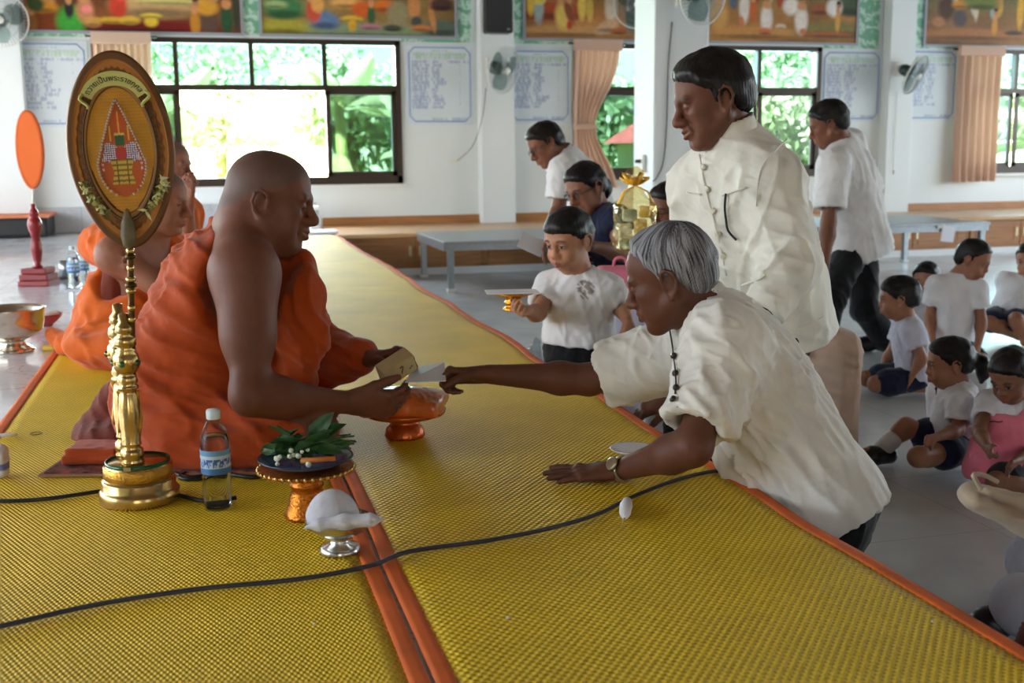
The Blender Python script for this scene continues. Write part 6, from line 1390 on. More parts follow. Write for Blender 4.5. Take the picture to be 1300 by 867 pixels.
# seat mat and folded cloth under the monk
p_ = to_room(J(232, 588, 2.98)); t = thing('sitting_mat', 'thin patterned sitting mat under the monk with the bare arm', 'mat', (float(p_[0]), float(p_[1]), MT), -YAW)
MB().box((0, 0, .006), (.56, .46, .01), bev=.004).build('pad', mat('patterned_pad', srgb(120, 62, 50), .9, var=.7, scale=45), t); MB().box((0, 0, .004), (.58, .48, .006), bev=.002).build('edging', mat('pad_edge', srgb(150, 112, 84), .8), t)
t = thing('folded_cloth', 'folded orange cloth tucked at the edge of the sitting mat behind the gilded stand', 'cloth', tuple(to_room(J(122, 592, 2.86))), -YAW); t.location[2] = MT + .012
S = SDF(); S.box((0, 0, .012), (.062, .05, .004), rad=.008, k=.006).box((.004, .006, .03), (.058, .046, .003), rad=.007, k=.004); V, Q = S.arrays(.005); V = folds(V, Q, [((0, -.05, .02), .15, (0, .2, 1), .016, .003)], .003, .05); link('folds', mesh_np('cloth_folds', V, Q), M_ROBE, t)
p_ = to_room(J(112, 520, 3.25)); o = MB().add([(0, 0, .0), (.05, .01, .0), (.045, .05, .0), (.0, .04, .0), (.02, .02, .05), (.03, .03, .045)], [(0, 1, 4), (1, 2, 5, 4), (2, 3, 5), (3, 0, 4, 5), (0, 3, 2, 1)], True).build('wrapped_sweet', mat('printed_wrapper', srgb(130, 140, 120), .4, var=.8, scale=60), None, (float(p_[0]), float(p_[1]), MT)); tag(o, 'small printed wrapper lying behind the monk on the mat', 'wrapper')

# small cardboard box in the monk's left hand and the envelope
c0 = J(503, 466, 3.05); bx = nrm(J(520, 445, 3.10) - J(484, 468, 3.06)); bn = nrm(A_([-.35, -.62, .72])); bn = nrm(bn - bx * (bn @ bx)); by = np.cross(bn, bx)
M4 = Matrix(((bx[0], by[0], bn[0], 0), (bx[1], by[1], bn[1], 0), (bx[2], by[2], bn[2], 0), (0, 0, 0, 1)))
t = thing('small_box', 'small tan cardboard box held over the satin cushion', 'box', tuple(to_room(c0)), -YAW)
M_CARD = mat('tan_cardboard', srgb(196, 176, 132), .8, var=.06, scale=30)
MB().box((0, 0, 0), (.095, .05, .05), M4, bev=.0015).build('carton', M_CARD, t); MB().box((.004, .0, .0255), (.09, .045, .001), M4).build('flap', M_CARD, t)
mb = MB(); mb.tube([M4 @ Vector(q) for q in ((-.0, -.0262, .012), (.006, -.0262, .016), (.01, -.0262, .012), (.006, -.0262, .004), (.0, -.0262, -.008))], .0016, 5)
for k, x in enumerate((-.03, -.022, .028, .034)): mb.box((x, -.0255, -.008 + .004 * (k % 2)), (.006, .001, .0025), M4)
mb.build('brown_print', mat('brown_ink', srgb(96, 66, 44), .8), t)
t = thing('envelope', 'white paper envelope passed from the kneeling man to the monk', 'envelope', tuple(to_room(J(535, 474, 3.07))), -YAW); oe = J(535, 474, 3.07)
pts = [J(514, 486, 2.93) - oe, J(566, 484, 2.99) - oe, J(564, 461, 3.16) - oe, J(526, 466.5, 3.16) - oe]; nn = nrm(np.cross(pts[1] - pts[0], pts[3] - pts[0])) * .002
MB().add([tuple(q) for q in pts] + [tuple(q + nn) for q in pts], [(3, 2, 1, 0), (4, 5, 6, 7), (0, 1, 5, 4), (1, 2, 6, 5), (2, 3, 7, 6), (3, 0, 4, 7)]).build('paper', mat('envelope_white', srgb(226, 230, 240), .6), t)
mq = [(pts[3] + pts[2]) / 2 + nn, (pts[0] + pts[1]) / 2 * .35 + (pts[3] + pts[2]) / 2 * .65 + nn * 1.4]
MB().add([tuple(pts[3] + nn), tuple(mq[1]), tuple(pts[2] + nn)], [(0, 1, 2)]).build('flap', mat('envelope_flap', srgb(226, 230, 240), .6), t)

# ---------------------------------------------------------------- kneeling old man
M_LINEN = cloth_mat('cream_linen', srgb(230, 226, 218), .85, 600, .4, .1); M_BLKCL = cloth_mat('black_trousers', srgb(20, 20, 23), .8)
def old_man():
    base = J(1060, 800, 2.66); base[2] = 0
    P = Person('person', 'grey haired man in cream linen shirt kneeling over the mat, handing an envelope', base)
    hip, neck = J(1040, 640, 2.68), J(902, 398, 2.80); s = 1.0; j = dict(hip=hip, neck=neck, fwd=(-1, .05, -.4), head=J(851, 354, 2.79), hf=(-.93, .3, -.32), hu=(-.3, .05, 1))
    j['shL'], j['elL'], j['wrL'] = J(921, 434, 2.64), J(880, 568, 2.5), J(789, 596, 2.66)
    j['shR'], j['elR'], j['wrR'] = J(862, 448, 2.97), J(748, 482, 3.05), J(620, 475, 3.08)
    inv = lambda p: np.linalg.inv(_RZ) @ A_(p)
    def kx(q, u_, z): r_ = to_room(q); return inv([u_, r_[1], z])
    f, l, u = torso_frame(hip, neck, j['fwd'])
    hL, hR = hip + l * .085, hip - l * .085
    j['knL'], j['anL'] = kx(hL, 1.33, .08), kx(hL, 1.62, .06); j['knR'], j['anR'] = kx(hR, 1.33, .08), kx(hR, 1.62, .06); j['toeL'] = kx(hL, 1.7, .04); j['toeR'] = kx(hR, 1.7, .04)
    hands = dict(L=dict(d=(-1, .1, -.1), back=(-.1, -.12, 1), curl=(-2, 3, 3), spread=10, thumb=(50, 20), tw=4, fine=.0035),
                 R=dict(d=(-1, .0, -.02), back=(.0, .62, .78), curls=[(48, 58, 30), (60, 66, 34), (68, 70, 36), (72, 70, 36)], spread=1, thumb=(20, 8), tw=24, fine=.0035))
    M_GREY = vmat('grey_hair', .5, .3, .5, 220)
    fs = [(J(975, 540, 2.6), .2, (.85, 0, .35), .055, .016), (J(1030, 610, 2.6), .16, (.8, 0, .75), .05, .016), (J(895, 500, 2.55), .11, (1, 0, .1), .05, .007), (J(800, 468, 2.9), .13, (.35, 0, 1), .042, .008), (J(945, 405, 2.7), .1, (.5, 0, .8), .03, .012), (J(930, 580, 2.55), .14, (.7, 0, .8), .045, .016), (J(840, 470, 2.75), .1, (.9, 0, .5), .04, .016)]
    r = figure(P, j, s, SK_OLD, 1.02, dict(m=M_GREY, style='receding', t=.012, vs=.0026, streak=(srgb(44, 44, 48), srgb(158, 158, 164))), dict(m=M_LINEN, sleeve=.8, r0=.09, r1=.088, hem=.055, hemr=.165, flat=.8, infl=.022, collar=.05, collar_r=.076, vs=.006, folds=fs, crumple=.003, drape=[(J(1050, 650, 2.6) - J(900, 440, 2.6), .06, .014), (J(1010, 640, 2.6) - J(930, 430, 2.6), .04, .009), (J(745, 470, 3.0) - J(880, 450, 2.8), .03, .006)]), dict(kind='trousers', m=M_BLKCL), .009, .0038, False, hands, None, 0, 0.0, True, True, .015, .1, None, .7)
    sh = r['shirt']
    # placket and buttons down the front
    f, l, u = r['f'], r['l'], r['u']; mb = MB(); M_BTN = mat('dark_button', srgb(40, 28, 24), .35)
    for x, y in ((856, 452), (858, 474), (859, 492), (855, 507)):
        c, n = P.hit('shirt', x, y, .003); Mt = Matrix.Translation(tuple(c)) @ Vector(tuple(n)).to_track_quat('Z', 'Y').to_matrix().to_4x4()
        P.mb('button', MB().lathe([(0, -.004), (.0075, -.003), (.0085, 0), (.006, .004), (0, .005)], 14, Mt), M_BTN, sh)
    P.mb('placket_cord', MB().tube([tuple(P.hit('shirt', x, y)[0]) for x, y in ((851, 418), (853, 430), (855, 442), (856, 455), (858, 470), (859, 485), (858, 500))], .0022, 5), M_BTN, sh)
    # wrist watch
    w = j['wrL'] + nrm(j['elL'] - j['wrL']) * .005; ax = nrm(j['elL'] - j['wrL']); up = nrm(A_([0, -.35, 1]) - ax * (A_([0, -.35, 1]) @ ax)); sd = np.cross(up, ax); M_WS = mat('watch_steel', srgb(190, 180, 150), .3, .9)
    wt = thing('wrist_watch', 'steel wrist watch with a pale dial on the kneeling man wrist', 'watch', tuple(to_room(w)), -YAW)
    ring = [tuple((up * math.cos(a) * .031 + sd * math.sin(a) * .0335)) for a in np.linspace(0, 2 * PI, 33)[:-1]]
    mb = MB()
    for k in range(32):
        a = ring[k]; mb.box((0, 0, 0), (.0075, .016, .004), Matrix.Translation(a) @ Matrix(((sd[0], ax[0], up[0], 0), (sd[1], ax[1], up[1], 0), (sd[2], ax[2], up[2], 0), (0, 0, 0, 1))) @ Matrix.Rotation(math.atan2(math.sin(2 * PI * k / 32), math.cos(2 * PI * k / 32)), 4, 'Y'), bev=.001)
    mb.build('bracelet', M_WS, wt)
    dial_d = nrm(up * .75 + sd * (-.66 if (sd[1] > 0) else .66)); Mt = Matrix.Translation(tuple(dial_d * .0335)) @ Vector(tuple(dial_d)).to_track_quat('Z', 'Y').to_matrix().to_4x4()
    MB().lathe([(0, 0), (.0165, 0), (.018, .003), (.0165, .007), (.0145, .0075)], 26, Mt).build('case', M_WS, wt); MB().lathe([(0, .0068), (.0145, .0068), (.0145, .007), (0, .007)], 24, Mt).build('dial', mat('watch_dial', srgb(206, 200, 176), .3), wt)
    return P, r
OLD, OLDR = old_man()

# ---------------------------------------------------------------- man in the white jacket
M_JACKET = cloth_mat('ivory_jacket', srgb(232, 229, 219), .7, 800, .2, .15)
def jacket_man():
    base = J(960, 700, 3.4); base[2] = 0
    P = Person('person', 'smiling man in an ivory high collared jacket bowing with a hand on his knee', base)
    hip, neck = J(972, 385, 3.42), J(932, 178, 3.36); s = 1.0; j = dict(hip=hip, neck=neck, fwd=(-.86, -.5, 0), head=J(904, 128, 3.33), hf=(-.93, -.13, -.27), hu=(-.26, 0, 1), sw=.175)
    X0 = j['head']
    j['shL'], j['elL'], j['wrL'] = J(978, 236, 3.25), J(1000, 338, 3.17), J(966, 402, 3.12)
    j['shR'], j['elR'], j['wrR'] = J(888, 235, 3.47), J(885, 375, 3.62), J(856, 506, 3.52)
    f, l, u = torso_frame(hip, neck, j['fwd']); j['knR'], j['knL'] = J(876, 545, 3.56), J(940, 560, 3.2)
    j['anR'], j['anL'] = A_([j['knR'][0] + .14, j['knR'][1] + .02, .08]), A_([j['knL'][0] + .14, j['knL'][1] + .05, .08]); j['toeR'] = j['anR'] + A_([-.19, -.04, -.05]); j['toeL'] = j['anL'] + A_([-.19, -.06, -.05])
    hands = dict(R=dict(d=(-1, -.1, -.35), back=(-.3, -.2, 1), curl=(20, 25, 15), fine=.005), L=dict(d=(-.4, -.1, -1), back=(.6, -.8, 0)))
    fs = [(J(925, 320, 3.2), .16, (.45, 0, 1), .07, .014), (J(1000, 320, 3.1), .12, (.3, 0, 1), .055, .014), (J(980, 365, 3.1), .1, (.5, 0, 1), .05, .012), (J(960, 300, 3.15), .12, (1, 0, .4), .06, .012), (J(890, 250, 3.2), .12, (1, 0, .5), .06, .010), (J(1000, 400, 3.2), .14, (1, 0, .2), .06, .012)]
    r = figure(P, j, s, SK_JKT, 1.04, dict(style='short', t=.017, vs=.0038), dict(m=M_JACKET, name='jacket', sleeve=1.93, r0=.086, r1=.062, hem=.11, hemr=.185, flat=.9, infl=.028, collar=.06, collar_r=.078, vs=.0065, folds=fs, crumple=.005, drape=[((.3, 0, 1), .07, .012), ((1, 0, -.5), .06, .010)]), dict(kind='trousers', m=M_BLKCL), .0095, .004, False, hands, None, 1.0, .004, True, True, .02)
    jk = r['shirt']; f, l, u = r['f'], r['l'], r['u']; M_BTN2 = mat('ivory_button', srgb(214, 208, 186), .3); D = lambda x, y, d: J(x, y, d)
    for x, y in ((893, 212), (898, 240), (906, 268), (912, 297), (918, 325)):
        c, n = P.hit('jacket', x, y, .001); P.mb('button', MB().lathe([(0, -.003), (.009, -.002), (.01, .001), (.006, .004), (0, .004)], 16, Matrix.Translation(tuple(c)) @ Vector(tuple(n)).to_track_quat('Z', 'Y').to_matrix().to_4x4()), M_BTN2, jk)
    M_SEAM = M_JACKET; M_STRAP = mat('black_strap', srgb(22, 22, 24), .5)
    hl = lambda pp, lift=.001: [tuple(P.hit('jacket', x, y, lift)[0]) for x, y in pp]
    def seam(name, pp, r_=.0024, m_=M_SEAM): P.mb(name, MB().tube(smooth_pts(hl(pp), 3), r_, 5), m_, jk)
    seam('front_seam', ((888, 196), (893, 225), (900, 255), (908, 285), (916, 320), (922, 350)))
    seam('pocket_welt', ((917, 248), (925, 245), (935, 242), (948, 238)), .0034); seam('pocket_welt', ((872, 244), (880, 246), (890, 247)), .0034)
    seam('lower_pocket_welt', ((942, 362), (952, 359), (962, 355), (972, 350)), .0034)
    seam('armhole_seam', ((1000, 176), (985, 190), (968, 210), (962, 235), (960, 262))); seam('hem_seam', ((975, 425), (1000, 422), (1025, 412), (1045, 402)))
    P.mb('pen_strap', MB().tube(smooth_pts(hl(((923, 246), (922, 262), (922, 278), (926, 292), (936, 304)), .006), 4), .0035, 6), M_STRAP, jk)
    return P, r, j
JKT, JKTR, JKTJ = jacket_man()
shoes(JKT, JKTJ, 'R', mat('black_leather', srgb(24, 22, 22), .35), 1.0); shoes(JKT, JKTJ, 'L', MATS['black_leather'], 1.0)
# ================================================================== PEOPLE: MONKS BEHIND, HELPERS AND CHILDREN
def jfloor(px, py, d, z=0.0): q = J(px, py, d); q[2] = z; return q
Z3 = lambda x, y, z: A_([x, y, z], )
M_WSHIRT = cloth_mat('white_cotton_shirt', srgb(226, 226, 228), .85, 700, .25); M_WKID = cloth_mat('white_school_shirt', srgb(222, 222, 228), .85, 700, .25); M_LAV = cloth_mat('pale_lavender_shirt', srgb(204, 206, 224), .85, 700, .25)
M_NAVY = cloth_mat('navy_cloth', srgb(28, 34, 62), .85); M_PINK = cloth_mat('pink_apron', srgb(226, 120, 142), .8); M_BEIGE = cloth_mat('beige_trousers', srgb(190, 164, 146), .85); M_DRED = cloth_mat('dark_red_cloth', srgb(92, 18, 16), .85)
M_GLS = mat('black_spectacle', srgb(20, 18, 18), .3); M_SOCK = cloth_mat('white_sock', srgb(222, 222, 226)); M_LTH = MATS['black_leather']; M_BELT = mat('black_belt', srgb(24, 22, 24), .4)
LIP = srgb(150, 86, 78)
# ---- second monk, half hidden by the ceremonial fan
def monk_seated(label, hip, neck, head, hf, arms, robe, s, d, lapc, skin, cuts, sash, hs=1.0, arm_up=None):
    base = A_([hip[0], hip[1], MT]); P = Person('person', label, base); fwd = A_([1, -.35, 0]); X = Xf(head, hf, (.1, 0, 1), hs)
    S = SDF(); f, l, u = torso_sdf(S, hip, neck, fwd, s, 0, .015)
    shR, shL = neck - l * .175 * s - u * .06, neck + l * .175 * s - u * .06
    for sh in (shR, shL): S.cone(neck, sh, .06 * s, .058 * s, .05)
    (elR, wrR), (elL, wrL) = arms; arm_sdf(S, shR, elR, wrR, s, .03, 1.1); arm_sdf(S, shL, elL, wrL, s, .03, 1.05); neck_sdf(S, X, neck, .06); head_sdf(S, X, False, True, .004)
    for sg, kn in ((-1, lapc + fwd * .12 - l * .22), (1, lapc + fwd * .12 + l * .22)): kn[2] = MT + .1; an = lapc - l * sg * .1 + fwd * .1; an[2] = MT + .07; leg_sdf(S, hip + l * sg * .09, kn, an, an + A_([.1, -.1, -.02]), s)
    for w, e, sg in ((wrR, elR, 1), (wrL, elL, -1)): hand_sdf(S, w, w - e, -l * sg, sg, 1.0, (30, 30, 20))
    S.cut((0, 0, MT + .003), (0, 0, -1), .003); V, Q = S.arrays(.011, [(X.c - .17, X.c + .17, .006)]); P.add('body', V, Q, SKINM, face_paint(V, X, skin, LIP, srgb(70, 58, 50), (srgb(96, 88, 84), .7), True, 0, .5))
    S = SDF(); torso_sdf(S, hip, neck - u * .03, fwd, s, .03, .02); S.cone(neck + l * .06 - u * .03, shL, .07, .078, .05); S.cone(shL, elL, .08, .076, .05); S.cone(elL, mid(elL, wrL, .75), .072, .055, .04)
    S.ell(lapc + A_([0, 0, .06]), (.3, .3, .1), None, .08); S.ell(mid(hip, neck, .2) - f * .06, (.14, .2, .2), np.stack([f, l, u], 1), .07); S.chain([neck + l * .08 + f * .09 - u * .05, mid(hip, neck, .5) + f * .16, lapc + A_([0, 0, .12])], [.055, .06, .06], .05)
    S.cone(shR + u * .05, shR - u * .08, .11, .09, .02, True); S.cone(neck - l * .09 + u * .05, shR, .07, .09, .02, True); S.cone(shR, elR, .082, .065, .02, True); S.cone(mid(hip, neck, .8) - l * .14 + f * .1, mid(hip, neck, .98) - l * .03 + f * .09, .075, .07, .02, True); S.cut((0, 0, MT + .008), (0, 0, -1))
    V, Q = S.arrays(.011); V = folds(V, Q, [(mid(hip, neck, .5), .3, u + .5 * f, .06, .012), (lapc, .3, (.3, -.4, 1), .06, .012)], .006, .1, [((1, 0, -.7), .09, .016), ((.3, 0, -1), .07, .01)]); V[:, 2] = np.maximum(V[:, 2], MT + .0005); P.add('robe', V, Q, robe)
    return P, X
h2 = J(168, 428, 4.38); n2 = J(186, 306, 4.4)
m2, X2 = monk_seated('seated monk in bright saffron robe half hidden behind the oval ceremonial fan', h2, n2, J(204, 256, 4.38), (1, -.1, -.15),
    ((J(214, 372, 4.2), J(236, 428, 4.25)), (J(130, 312, 4.55), J(160, 330, 4.3))), M_ROBE2, 1.0, 4.38, jfloor(185, 440, 4.34, MT + .03), srgb(150, 98, 76), None, None, 1.0)
S = SDF(); S.chain([J(150, 340, 4.3) , J(142, 400, 4.28), J(132, 440, 4.25)], [.05, .07, .06], .04); S.cut((0, 0, MT + .01), (0, 0, -1)); V, Q = S.arrays(.012); V = folds(V, Q, [(J(142, 400, 4.2), .2, (1, 0, .2), .04, .01)], .004, .08); m2.add('sash', V, Q, M_MAROON)
S = SDF(); S.chain([J(66, 424, 4.62), J(90, 440, 4.5), J(128, 448, 4.4)], [.03, .05, .045], .03); S.cut((0, 0, MT + .004), (0, 0, -1)); V, Q = S.arrays(.01); V = folds(V, Q, [(J(90, 440, 4.5), .2, (.5, 0, 1), .03, .008)], .004, .06); o = m2.add('robe_tail', V, Q, M_ROBE2)
h3 = J(200, 402, 5.3); n3 = J(206, 258, 5.3)
m3, X3 = monk_seated('elderly monk with grey cropped head seated behind the half hidden monk', h3, n3, J(214, 212, 5.28), (1, -.15, -.1), ((J(238, 330, 5.1), J(238, 262, 5.0)), (J(180, 330, 5.5), J(220, 380, 5.2))), M_ROBE2, 1.0, 5.3, jfloor(215, 412, 5.26, MT + .03), srgb(156, 104, 82), None, None, 1.0)

# ---- boy with the small gold pedestal
def crest_paint(cx, cy, r):
    def fn(V, out, j):
        a, b, d = project(V); col = np.tile(A_(srgb(228, 228, 230)[:3]), (len(V), 1)); q = ((a - cx) / r) ** 2 + ((b - cy) / (r * 1.12)) ** 2; m = (q < 1) & (vnoise(V / .007) > -.12) & (d < d.min() + .16); col[m] = srgb(150, 138, 134)[:3]; return col
    return fn
M_TEE = vmat('white_tee_print', .85, .2, .3, 500)
def child(label, j, s, hs, style, shirt_m, bottom, skin=SK_KID, base=None, sleeve=.62, vs=.0105, hvs=.0055, collar=.03, hands=None, smile=0, extra=None, infl=.022, hem=.06, thick=.012, ground=0.0, paint=None, hemr=.15, r0=.075, r1=.08, eye='open'):
    j['hip'][2] = max(j['hip'][2], .17 * s); [j.__setitem__(q, A_([j[q][0], j[q][1], max(j[q][2], .2 * s)])) for q in ('wrL', 'wrR')]
    b = A_([j['hip'][0], j['hip'][1], ground]) if base is None else base; P = Person('person', label, b)
    sh = dict(m=shirt_m, sleeve=sleeve, r0=r0, r1=r1, hem=hem, hemr=hemr, infl=infl, collar=collar, collar_r=.082, vs=max(.008, vs * .85), crumple=.006)
    if paint: sh['paint'] = paint
    if extra: sh.update(extra)
    r = figure(P, j, s, skin, hs, dict(style=style, t=thick), sh, bottom, vs, hvs, True, hands, LIP, smile, eye=eye); return P, r
j = dict(hip=J(734, 440, 4.34), neck=J(736, 352, 4.32), fwd=(-.35, -1, 0), head=J(722, 306, 4.29), hf=(-.62, -.72, -.22), hu=(0, 0, 1), sw=.155)
j.update(elR=J(683, 398, 4.24), wrR=J(669, 395, 4.07), elL=J(788, 388, 4.30), wrL=J(797, 408, 4.18))
for sd, dx in (('R', -.06), ('L', .06)): j['kn' + sd] = Z3(j['hip'][0] + dx, 4.3, .27); j['an' + sd] = Z3(j['hip'][0] + dx, 4.36, .06); j['toe' + sd] = Z3(j['hip'][0] + dx - .03, 4.24, .03)
BOY, BR = child('small boy in white T-shirt with chest crest carrying a gold pedestal', j, .73, .935, 'bowl', M_TEE, dict(kind='trousers', m=M_BLKCL), srgb(178, 128, 100), None, .62, .008, .0032, None,
    dict(R=dict(d=(-.5, -1, .1), back=(-.5, .2, -1), curl=(35, 35, 20), fine=.005), L=dict(d=(.2, -.1, -1), back=(.3, -1, 0), fine=.005)), 0, dict(infl=.026, hem=-.03, hemr=.17), paint=crest_paint(743, 367, 11))
p_ = J(652, 394, 4.12); t = thing('gold_pedestal', 'small gold pedestal dish carried by the boy in the T-shirt', 'pedestal', tuple(to_room(p_)), -YAW)
MB().lathe([(0, 0), (.038, 0), (.04, .006), (.03, .014), (.028, .022), (.034, .026), (.034, .032), (.026, .038), (.028, .046), (.05, .054), (.072, .06), (.074, .064), (.07, .066), (0, .06)], 36).build('dish', gold_mat('bright_gold', srgb(216, 152, 44), .22, .6, 150), t)
q = J(652, 366, 4.12); t = thing('white_paper', 'white envelope lying flat on the boy gold pedestal', 'paper', tuple(to_room(p_ + A_([0, 0, .067]))), -YAW + .1)
MB().box((-.005, 0, .002), (.19, .12, .003)).build('sheet', MATS['paper_white'], t); MB().box((-.005, .0, .0042), (.17, .004, .001)).build('fold_line', MATS['envelope_flap'], t)

# ---- bowing man in white behind the steel table
j = dict(hip=J(772, 312, 7.0), neck=J(718, 196, 6.9), fwd=(-1, -.25, -.3), head=J(693, 184, 6.85), hf=(-.85, -.25, -.5), hu=(-.5, 0, .85))
j.update(elR=J(735, 270, 7.15), wrR=J(720, 320, 7.1), shL=J(716, 218, 6.72), elL=J(709, 266, 6.7), wrL=J(697, 300, 6.62))
for sd, dx in (('R', .0), ('L', .06)): j['kn' + sd] = Z3(j['hip'][0] - .02, 7.1 - dx * 4, .46); j['an' + sd] = Z3(j['hip'][0] + .05, 7.1 - dx * 4, .08); j['toe' + sd] = Z3(j['hip'][0] - .12, 7.05 - dx * 4, .03)
P = Person('person', 'bowing man in a white shirt and glasses holding a paper over the steel table', A_([j['hip'][0], 7.0, 0]))
r = figure(P, j, 1.0, srgb(120, 76, 56), 1.0, dict(style='short', t=.014), dict(m=M_WSHIRT, sleeve=.72, r0=.085, r1=.085, hem=.12, hemr=.17, infl=.025, collar=.04, collar_r=.07, vs=.012), dict(kind='trousers', m=M_BLKCL), .013, .0075, False, None, LIP); glasses(P, r['X'], M_GLS, r['body']); shoes(P, j, 'R', M_LTH, 1); shoes(P, j, 'L', M_LTH, 1)
c_ = J(675, 310, 6.57); t = thing('white_paper', 'white sheet of paper held by the bowing man in glasses', 'paper', tuple(to_room(c_)), -YAW); M4 = Matrix.Rotation(.45, 4, 'Y') @ Matrix.Rotation(.7, 4, 'X')
MB().box((0, 0, 0), (.15, .13, .003), M4).build('sheet', MATS['paper_white'], t); MB().box((0, .02, .002), (.15, .003, .001), M4).build('crease', MATS['envelope_flap'], t)
# ---- woman in navy
j = dict(hip=J(768, 402, 5.70), neck=J(757, 268, 5.70), fwd=(-.8, -.6, 0), head=J(744, 240, 5.66), hf=(-.72, -.6, -.35), hu=(-.2, 0, 1), sw=.15)
j.update(elR=J(722, 318, 5.75), wrR=J(735, 330, 5.40), elL=J(790, 322, 5.50), wrL=J(752, 312, 5.32))
P = Person('person', 'woman with tied back dark hair and glasses in a navy sleeveless top', A_([j['hip'][0], 5.7, 0]))
r = figure(P, j, .96, srgb(140, 94, 74), 1.0, dict(style='bun', t=.012), dict(m=M_NAVY, sleeve=.25, r0=.066, r1=.07, hem=.1, hemr=.165, infl=.018, vs=.011), dict(kind='skirt', m=M_NAVY, to=Z3(j['hip'][0], 5.7, .06), r=.2, cut=((0, 0, .02), (0, 0, -1))), .012, .0045, False, None, LIP, eye='open'); glasses(P, r['X'], M_GLS, r['body'])
# ---- man behind holding the gift hamper
j = dict(hip=J(866, 420, 5.2), neck=J(860, 300, 5.2), fwd=(-.75, -.65, 0), head=J(849, 266, 5.16), hf=(-.75, -.6, -.2), hu=(0, 0, 1), sw=.15)
j.update(elR=J(846, 362, 5.0), wrR=J(842, 312, 4.88), elL=J(885, 360, 5.05), wrL=J(845, 345, 4.9))
P = Person('person', 'dark haired person in black glasses holding up the gift hamper', A_([j['hip'][0], 5.2, 0]))
r = figure(P, j, .85, srgb(124, 80, 60), .92, dict(style='short', t=.014), dict(m=M_NAVY, sleeve=.7, r0=.075, r1=.08, hem=.08, vs=.012), dict(kind='skirt', m=M_BLKCL, to=Z3(j['hip'][0], 5.2, .06), r=.19, cut=((0, 0, .02), (0, 0, -1))), .013, .006, False, dict(R=dict(d=(-.25, -.25, 1), back=(1, -.1, .2), curl=(18, 25, 15))), LIP); glasses(P, r['X'], M_GLS, r['body'])
# gift hamper in cellophane
p_ = J(805, 318, 4.86); t = thing('gift_hamper', 'gift hamper in yellow cellophane with a yellow ribbon bow', 'gift', tuple(to_room(p_)), -YAW)
mcel, nt, N, L, b_ = nmat('yellow_cellophane'); tr_ = N.new('ShaderNodeBsdfTransparent'); tr_.inputs[0].default_value = (1, .93, .66, 1); gl_ = N.new('ShaderNodeBsdfGlossy'); gl_.inputs['Roughness'].default_value = .18; gl_.inputs[0].default_value = (.95, .9, .7, 1); mx = N.new('ShaderNodeMixShader'); mx.inputs[0].default_value = .22; L.new(tr_.outputs[0], mx.inputs[1]); L.new(gl_.outputs[0], mx.inputs[2]); L.new(mx.outputs[0], N['Material Output'].inputs[0])
S = SDF(); S.box((0, 0, .1), (.07, .055, .09), rad=.015, k=.02).cone((0, 0, .2), (0, 0, .275), .07, .02, .04).cone((0, 0, .27), (0, 0, .31), .02, .045, .02); V, Q = S.arrays(.008); V = folds(V, Q, [((0, 0, .25), .12, (1, .3, 0), .02, .006)], .005, .03); link('wrapping', mesh_np('cellophane', V, Q), mcel, t)
rng = random.Random(4)
for k, (x, z, w_, h_, c_) in enumerate([(-.04, .06, .055, .11, (206, 206, 196)), (.025, .07, .05, .13, (222, 190, 70)), (-.02, .15, .06, .05, (170, 186, 180)), (.04, .165, .04, .05, (232, 200, 90)), (-.045, .03, .04, .05, (150, 170, 150))]): MB().box((x, rng.uniform(-.02, .02), z), (w_, .05, h_), bev=.008).build('pack', mat('pack_%d' % k, srgb(*c_), .5), t)
M_RIBY = mat('yellow_ribbon', srgb(240, 180, 30), .45); bw = None
for k in range(9):
    a = 2 * PI * k / 9; MB().tube([(0, 0, .275), (.03 * math.cos(a), .03 * math.sin(a), .31), (.062 * math.cos(a + .25), .062 * math.sin(a + .25), .305 + .02 * (k % 2)), (.03 * math.cos(a + .45), .03 * math.sin(a + .45), .285), (0, 0, .275)], .013, 6, flat=.25).build('bow_loop', M_RIBY, t)
for sx in (-1, 1): MB().tube([(0, -.02, .275), (sx * .05, -.045, .25), (sx * .075, -.055, .2)], .012, 6, flat=.25).build('ribbon_tail', M_RIBY, t)
# pink school bag beside the woman
p_ = J(790, 402, 4.75); p_[2] = .0; t = thing('school_bag', 'pink and white school bag standing beside the woman in navy', 'bag', tuple(to_room(J(787, 400, 4.75)) * A_([1, 1, 0])), -YAW)
zt_ = J(787, 338, 4.75)[2]; S = SDF(); S.box((0, 0, zt_ * .5), (.075, .05, zt_ * .5 - .03), rad=.03, k=.02).box((0, -.06, zt_ * .38), (.055, .012, zt_ * .2), rad=.02, k=.01); V, Q = S.arrays(.01); colr = np.tile(A_(srgb(226, 130, 150)[:3]), (len(V), 1)); colr[V[:, 2] < zt_ * .78] = srgb(206, 200, 222)[:3]; link('bag_body', mesh_np('bag', V, Q, True, colr), M_TEE, t)
MB().tube(smooth_pts([(-.03, 0, zt_ - .02), (-.02, 0, zt_ + .03), (.02, 0, zt_ + .03), (.03, 0, zt_ - .02)], 6), .007, 6).build('handle', M_PINK, t)
# crumpled plastic bag beside the boy
p_ = to_room(jfloor(668, 392, 5.6)); t = thing('plastic_bag', 'crumpled translucent plastic bag on the floor under the steel table', 'bag', (float(p_[0]), float(p_[1]), 0), -YAW)
S = SDF().ell((0, 0, .1), (.12, .1, .1), k=.03).cone((.02, 0, .18), (.05, 0, .27), .06, .02, .04); S.cut((0, 0, .005), (0, 0, -1)); V, Q = S.arrays(.01); V = folds(V, Q, [((0, 0, .15), .2, (1, .2, .3), .04, .012)], .01, .05); link('film', mesh_np('plastic', V, Q), glass_mat('thin_plastic', (.8, .84, .86, 1)), t)

